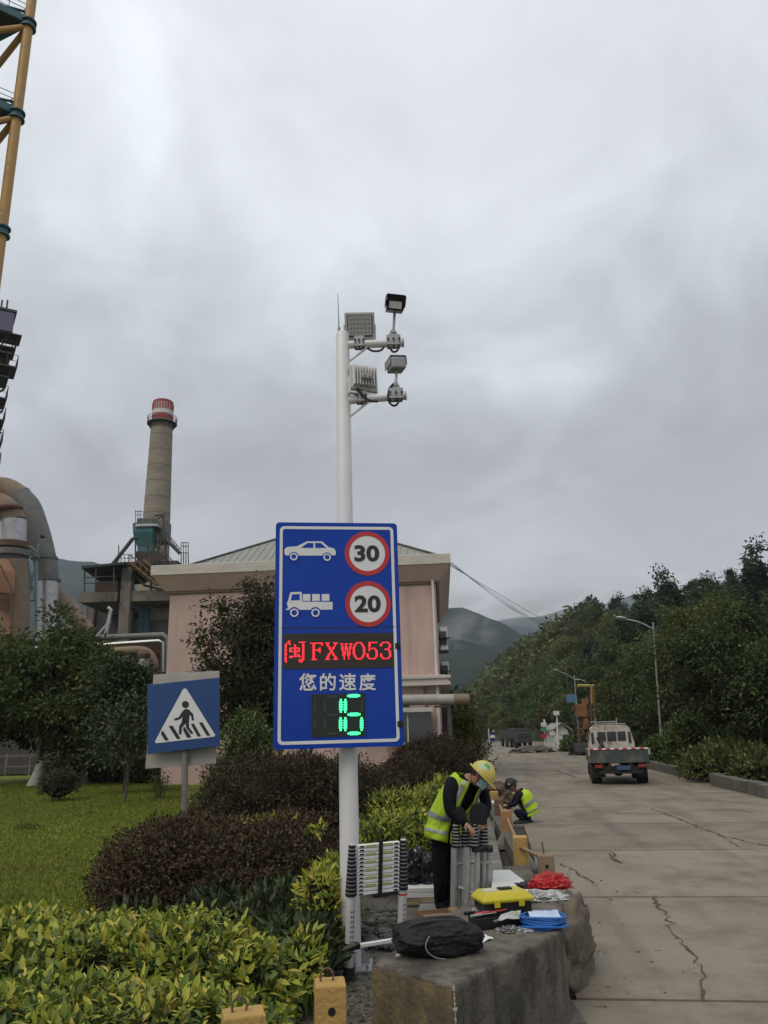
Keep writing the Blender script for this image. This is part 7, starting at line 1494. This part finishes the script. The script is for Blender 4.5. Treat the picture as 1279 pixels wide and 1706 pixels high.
for t0, t1 in ((.2, .3), (.5, .6)): Lf.patch(t0, t1, -.73, 3.88, .024, 3, 28, .003, wr=.02).build('reflective_strip', m_refl, vest2, smooth=True)
for nm_ in 'AB':
    b = MB(); a_, t_ = J['an'+nm_][0], J['to'+nm_][0]; d_ = (t_-a_); d_.z = 0; d_.normalize(); M_ = Matrix((d_, Vector((-d_.y, d_.x, 0)), Vector((0, 0, 1)))).transposed()
    b.blob(Vector((a_.x, a_.y, 0))+d_*.05, (.15, .055, .085), 3, .03, 2, 3, flat=0., M=M_, p=2.6); b.build('shoe', m_black, W2, smooth=True)
q = cw(838, 1341, -.1); b = MB(); b.blob(q+Vector((-.12, 0, .04)), (.11, .09, .07), 2, .35, 2.5, 4); tag(b.build('white_cloth', m_paper, smooth=True), 'crumpled white cloth at the crouching worker\'s hands', 'cloth')
b = MB(); b.cyl(q+Vector((-.12, 0, .0)), q+Vector((.12, -.1, -.14)), .022, n=8); tag(b.build('pale_stick', mat('pale_wood', (.42, .32, .22), .8)), 'pale wooden stick held over the barrier', 'stick')
b = MB(); q = at(826, 1322, CY2+2.5); b.blob(Vector((q.x, q.y, .3)), (.35, .3, .34), 7, .4, 2.5, 4, flat=-.3); tag(b.build('rusty_heap', m_rust, smooth=True), 'rust coloured heap beside the pavement beyond the barrier', 'heap')

# thin smoke before the far mountain, and low cloud lying along the ridge tops
for px, py, Y, r_, lb_, dn in ((786, 1048, 520, (24, 16, 17), 0, .06), (748, 1075, 480, (14, 12, 18), 1, .06), (790, 1008, 880, (95, 60, 24), 2, .03), (900, 1022, 1150, (110, 70, 26), 3, .03), (960, 1000, 1750, (190, 90, 48), 4, .02)):
    b = MB(); b.blob(at(px, py, Y), r_, 3+lb_, .1, 1.5, 3); so = b.build('smoke' if Y < 600 else 'low_cloud', m_paper, kind='stuff'); so.data.materials.clear()
    sm = bpy.data.materials.new('smoke_cloud_air'); sm.use_nodes = True; t_ = sm.node_tree; t_.nodes.clear(); LK = t_.links.new
    o_ = t_.nodes.new('ShaderNodeOutputMaterial'); v_ = t_.nodes.new('ShaderNodeVolumePrincipled'); v_.inputs['Color'].default_value = (.9, .92, .95, 1)
    tc_n = t_.nodes.new('ShaderNodeTexCoord'); mp_ = t_.nodes.new('ShaderNodeMapping'); mp_.inputs['Location'].default_value = (-1, -1, -1); mp_.inputs['Scale'].default_value = (2, 2, 2); gr = t_.nodes.new('ShaderNodeTexGradient'); gr.gradient_type = 'SPHERICAL'
    nz = t_.nodes.new('ShaderNodeTexNoise'); nz.inputs['Scale'].default_value = 2.6; nz.inputs['Detail'].default_value = 5; nz.inputs['Distortion'].default_value = .8; mr_ = t_.nodes.new('ShaderNodeMapRange'); mr_.inputs['From Min'].default_value = .4; mr_.inputs['From Max'].default_value = .7
    ml = t_.nodes.new('ShaderNodeMath'); ml.operation = 'MULTIPLY'; m2_ = t_.nodes.new('ShaderNodeMath'); m2_.operation = 'MULTIPLY'; m2_.inputs[1].default_value = dn
    LK(tc_n.outputs['Generated'], mp_.inputs[0]); LK(mp_.outputs[0], gr.inputs[0]); LK(tc_n.outputs['Generated'], nz.inputs[0]); LK(nz.outputs[0], mr_.inputs[0]); LK(gr.outputs['Fac'], ml.inputs[0]); LK(mr_.outputs[0], ml.inputs[1]); LK(ml.outputs[0], m2_.inputs[0]); LK(m2_.outputs[0], v_.inputs['Density']); LK(v_.outputs[0], o_.inputs['Volume']); so.data.materials.append(sm)

# ================================================================== HAZE
b = MB(); b.box((0, 1600, 235), (5200, 3600, 480)); hz = b.build('haze', mat('haze_surface', (1, 1, 1)), kind='stuff')
hm = bpy.data.materials.new('haze_air'); hm.use_nodes = True; t_ = hm.node_tree; t_.nodes.clear(); o_ = t_.nodes.new('ShaderNodeOutputMaterial'); v_ = t_.nodes.new('ShaderNodeVolumePrincipled')
v_.inputs['Color'].default_value = (.74, .87, 1, 1); v_.inputs['Density'].default_value = .00018; v_.inputs['Anisotropy'].default_value = .1; t_.links.new(v_.outputs[0], o_.inputs['Volume'])
hz.data.materials.clear(); hz.data.materials.append(hm)
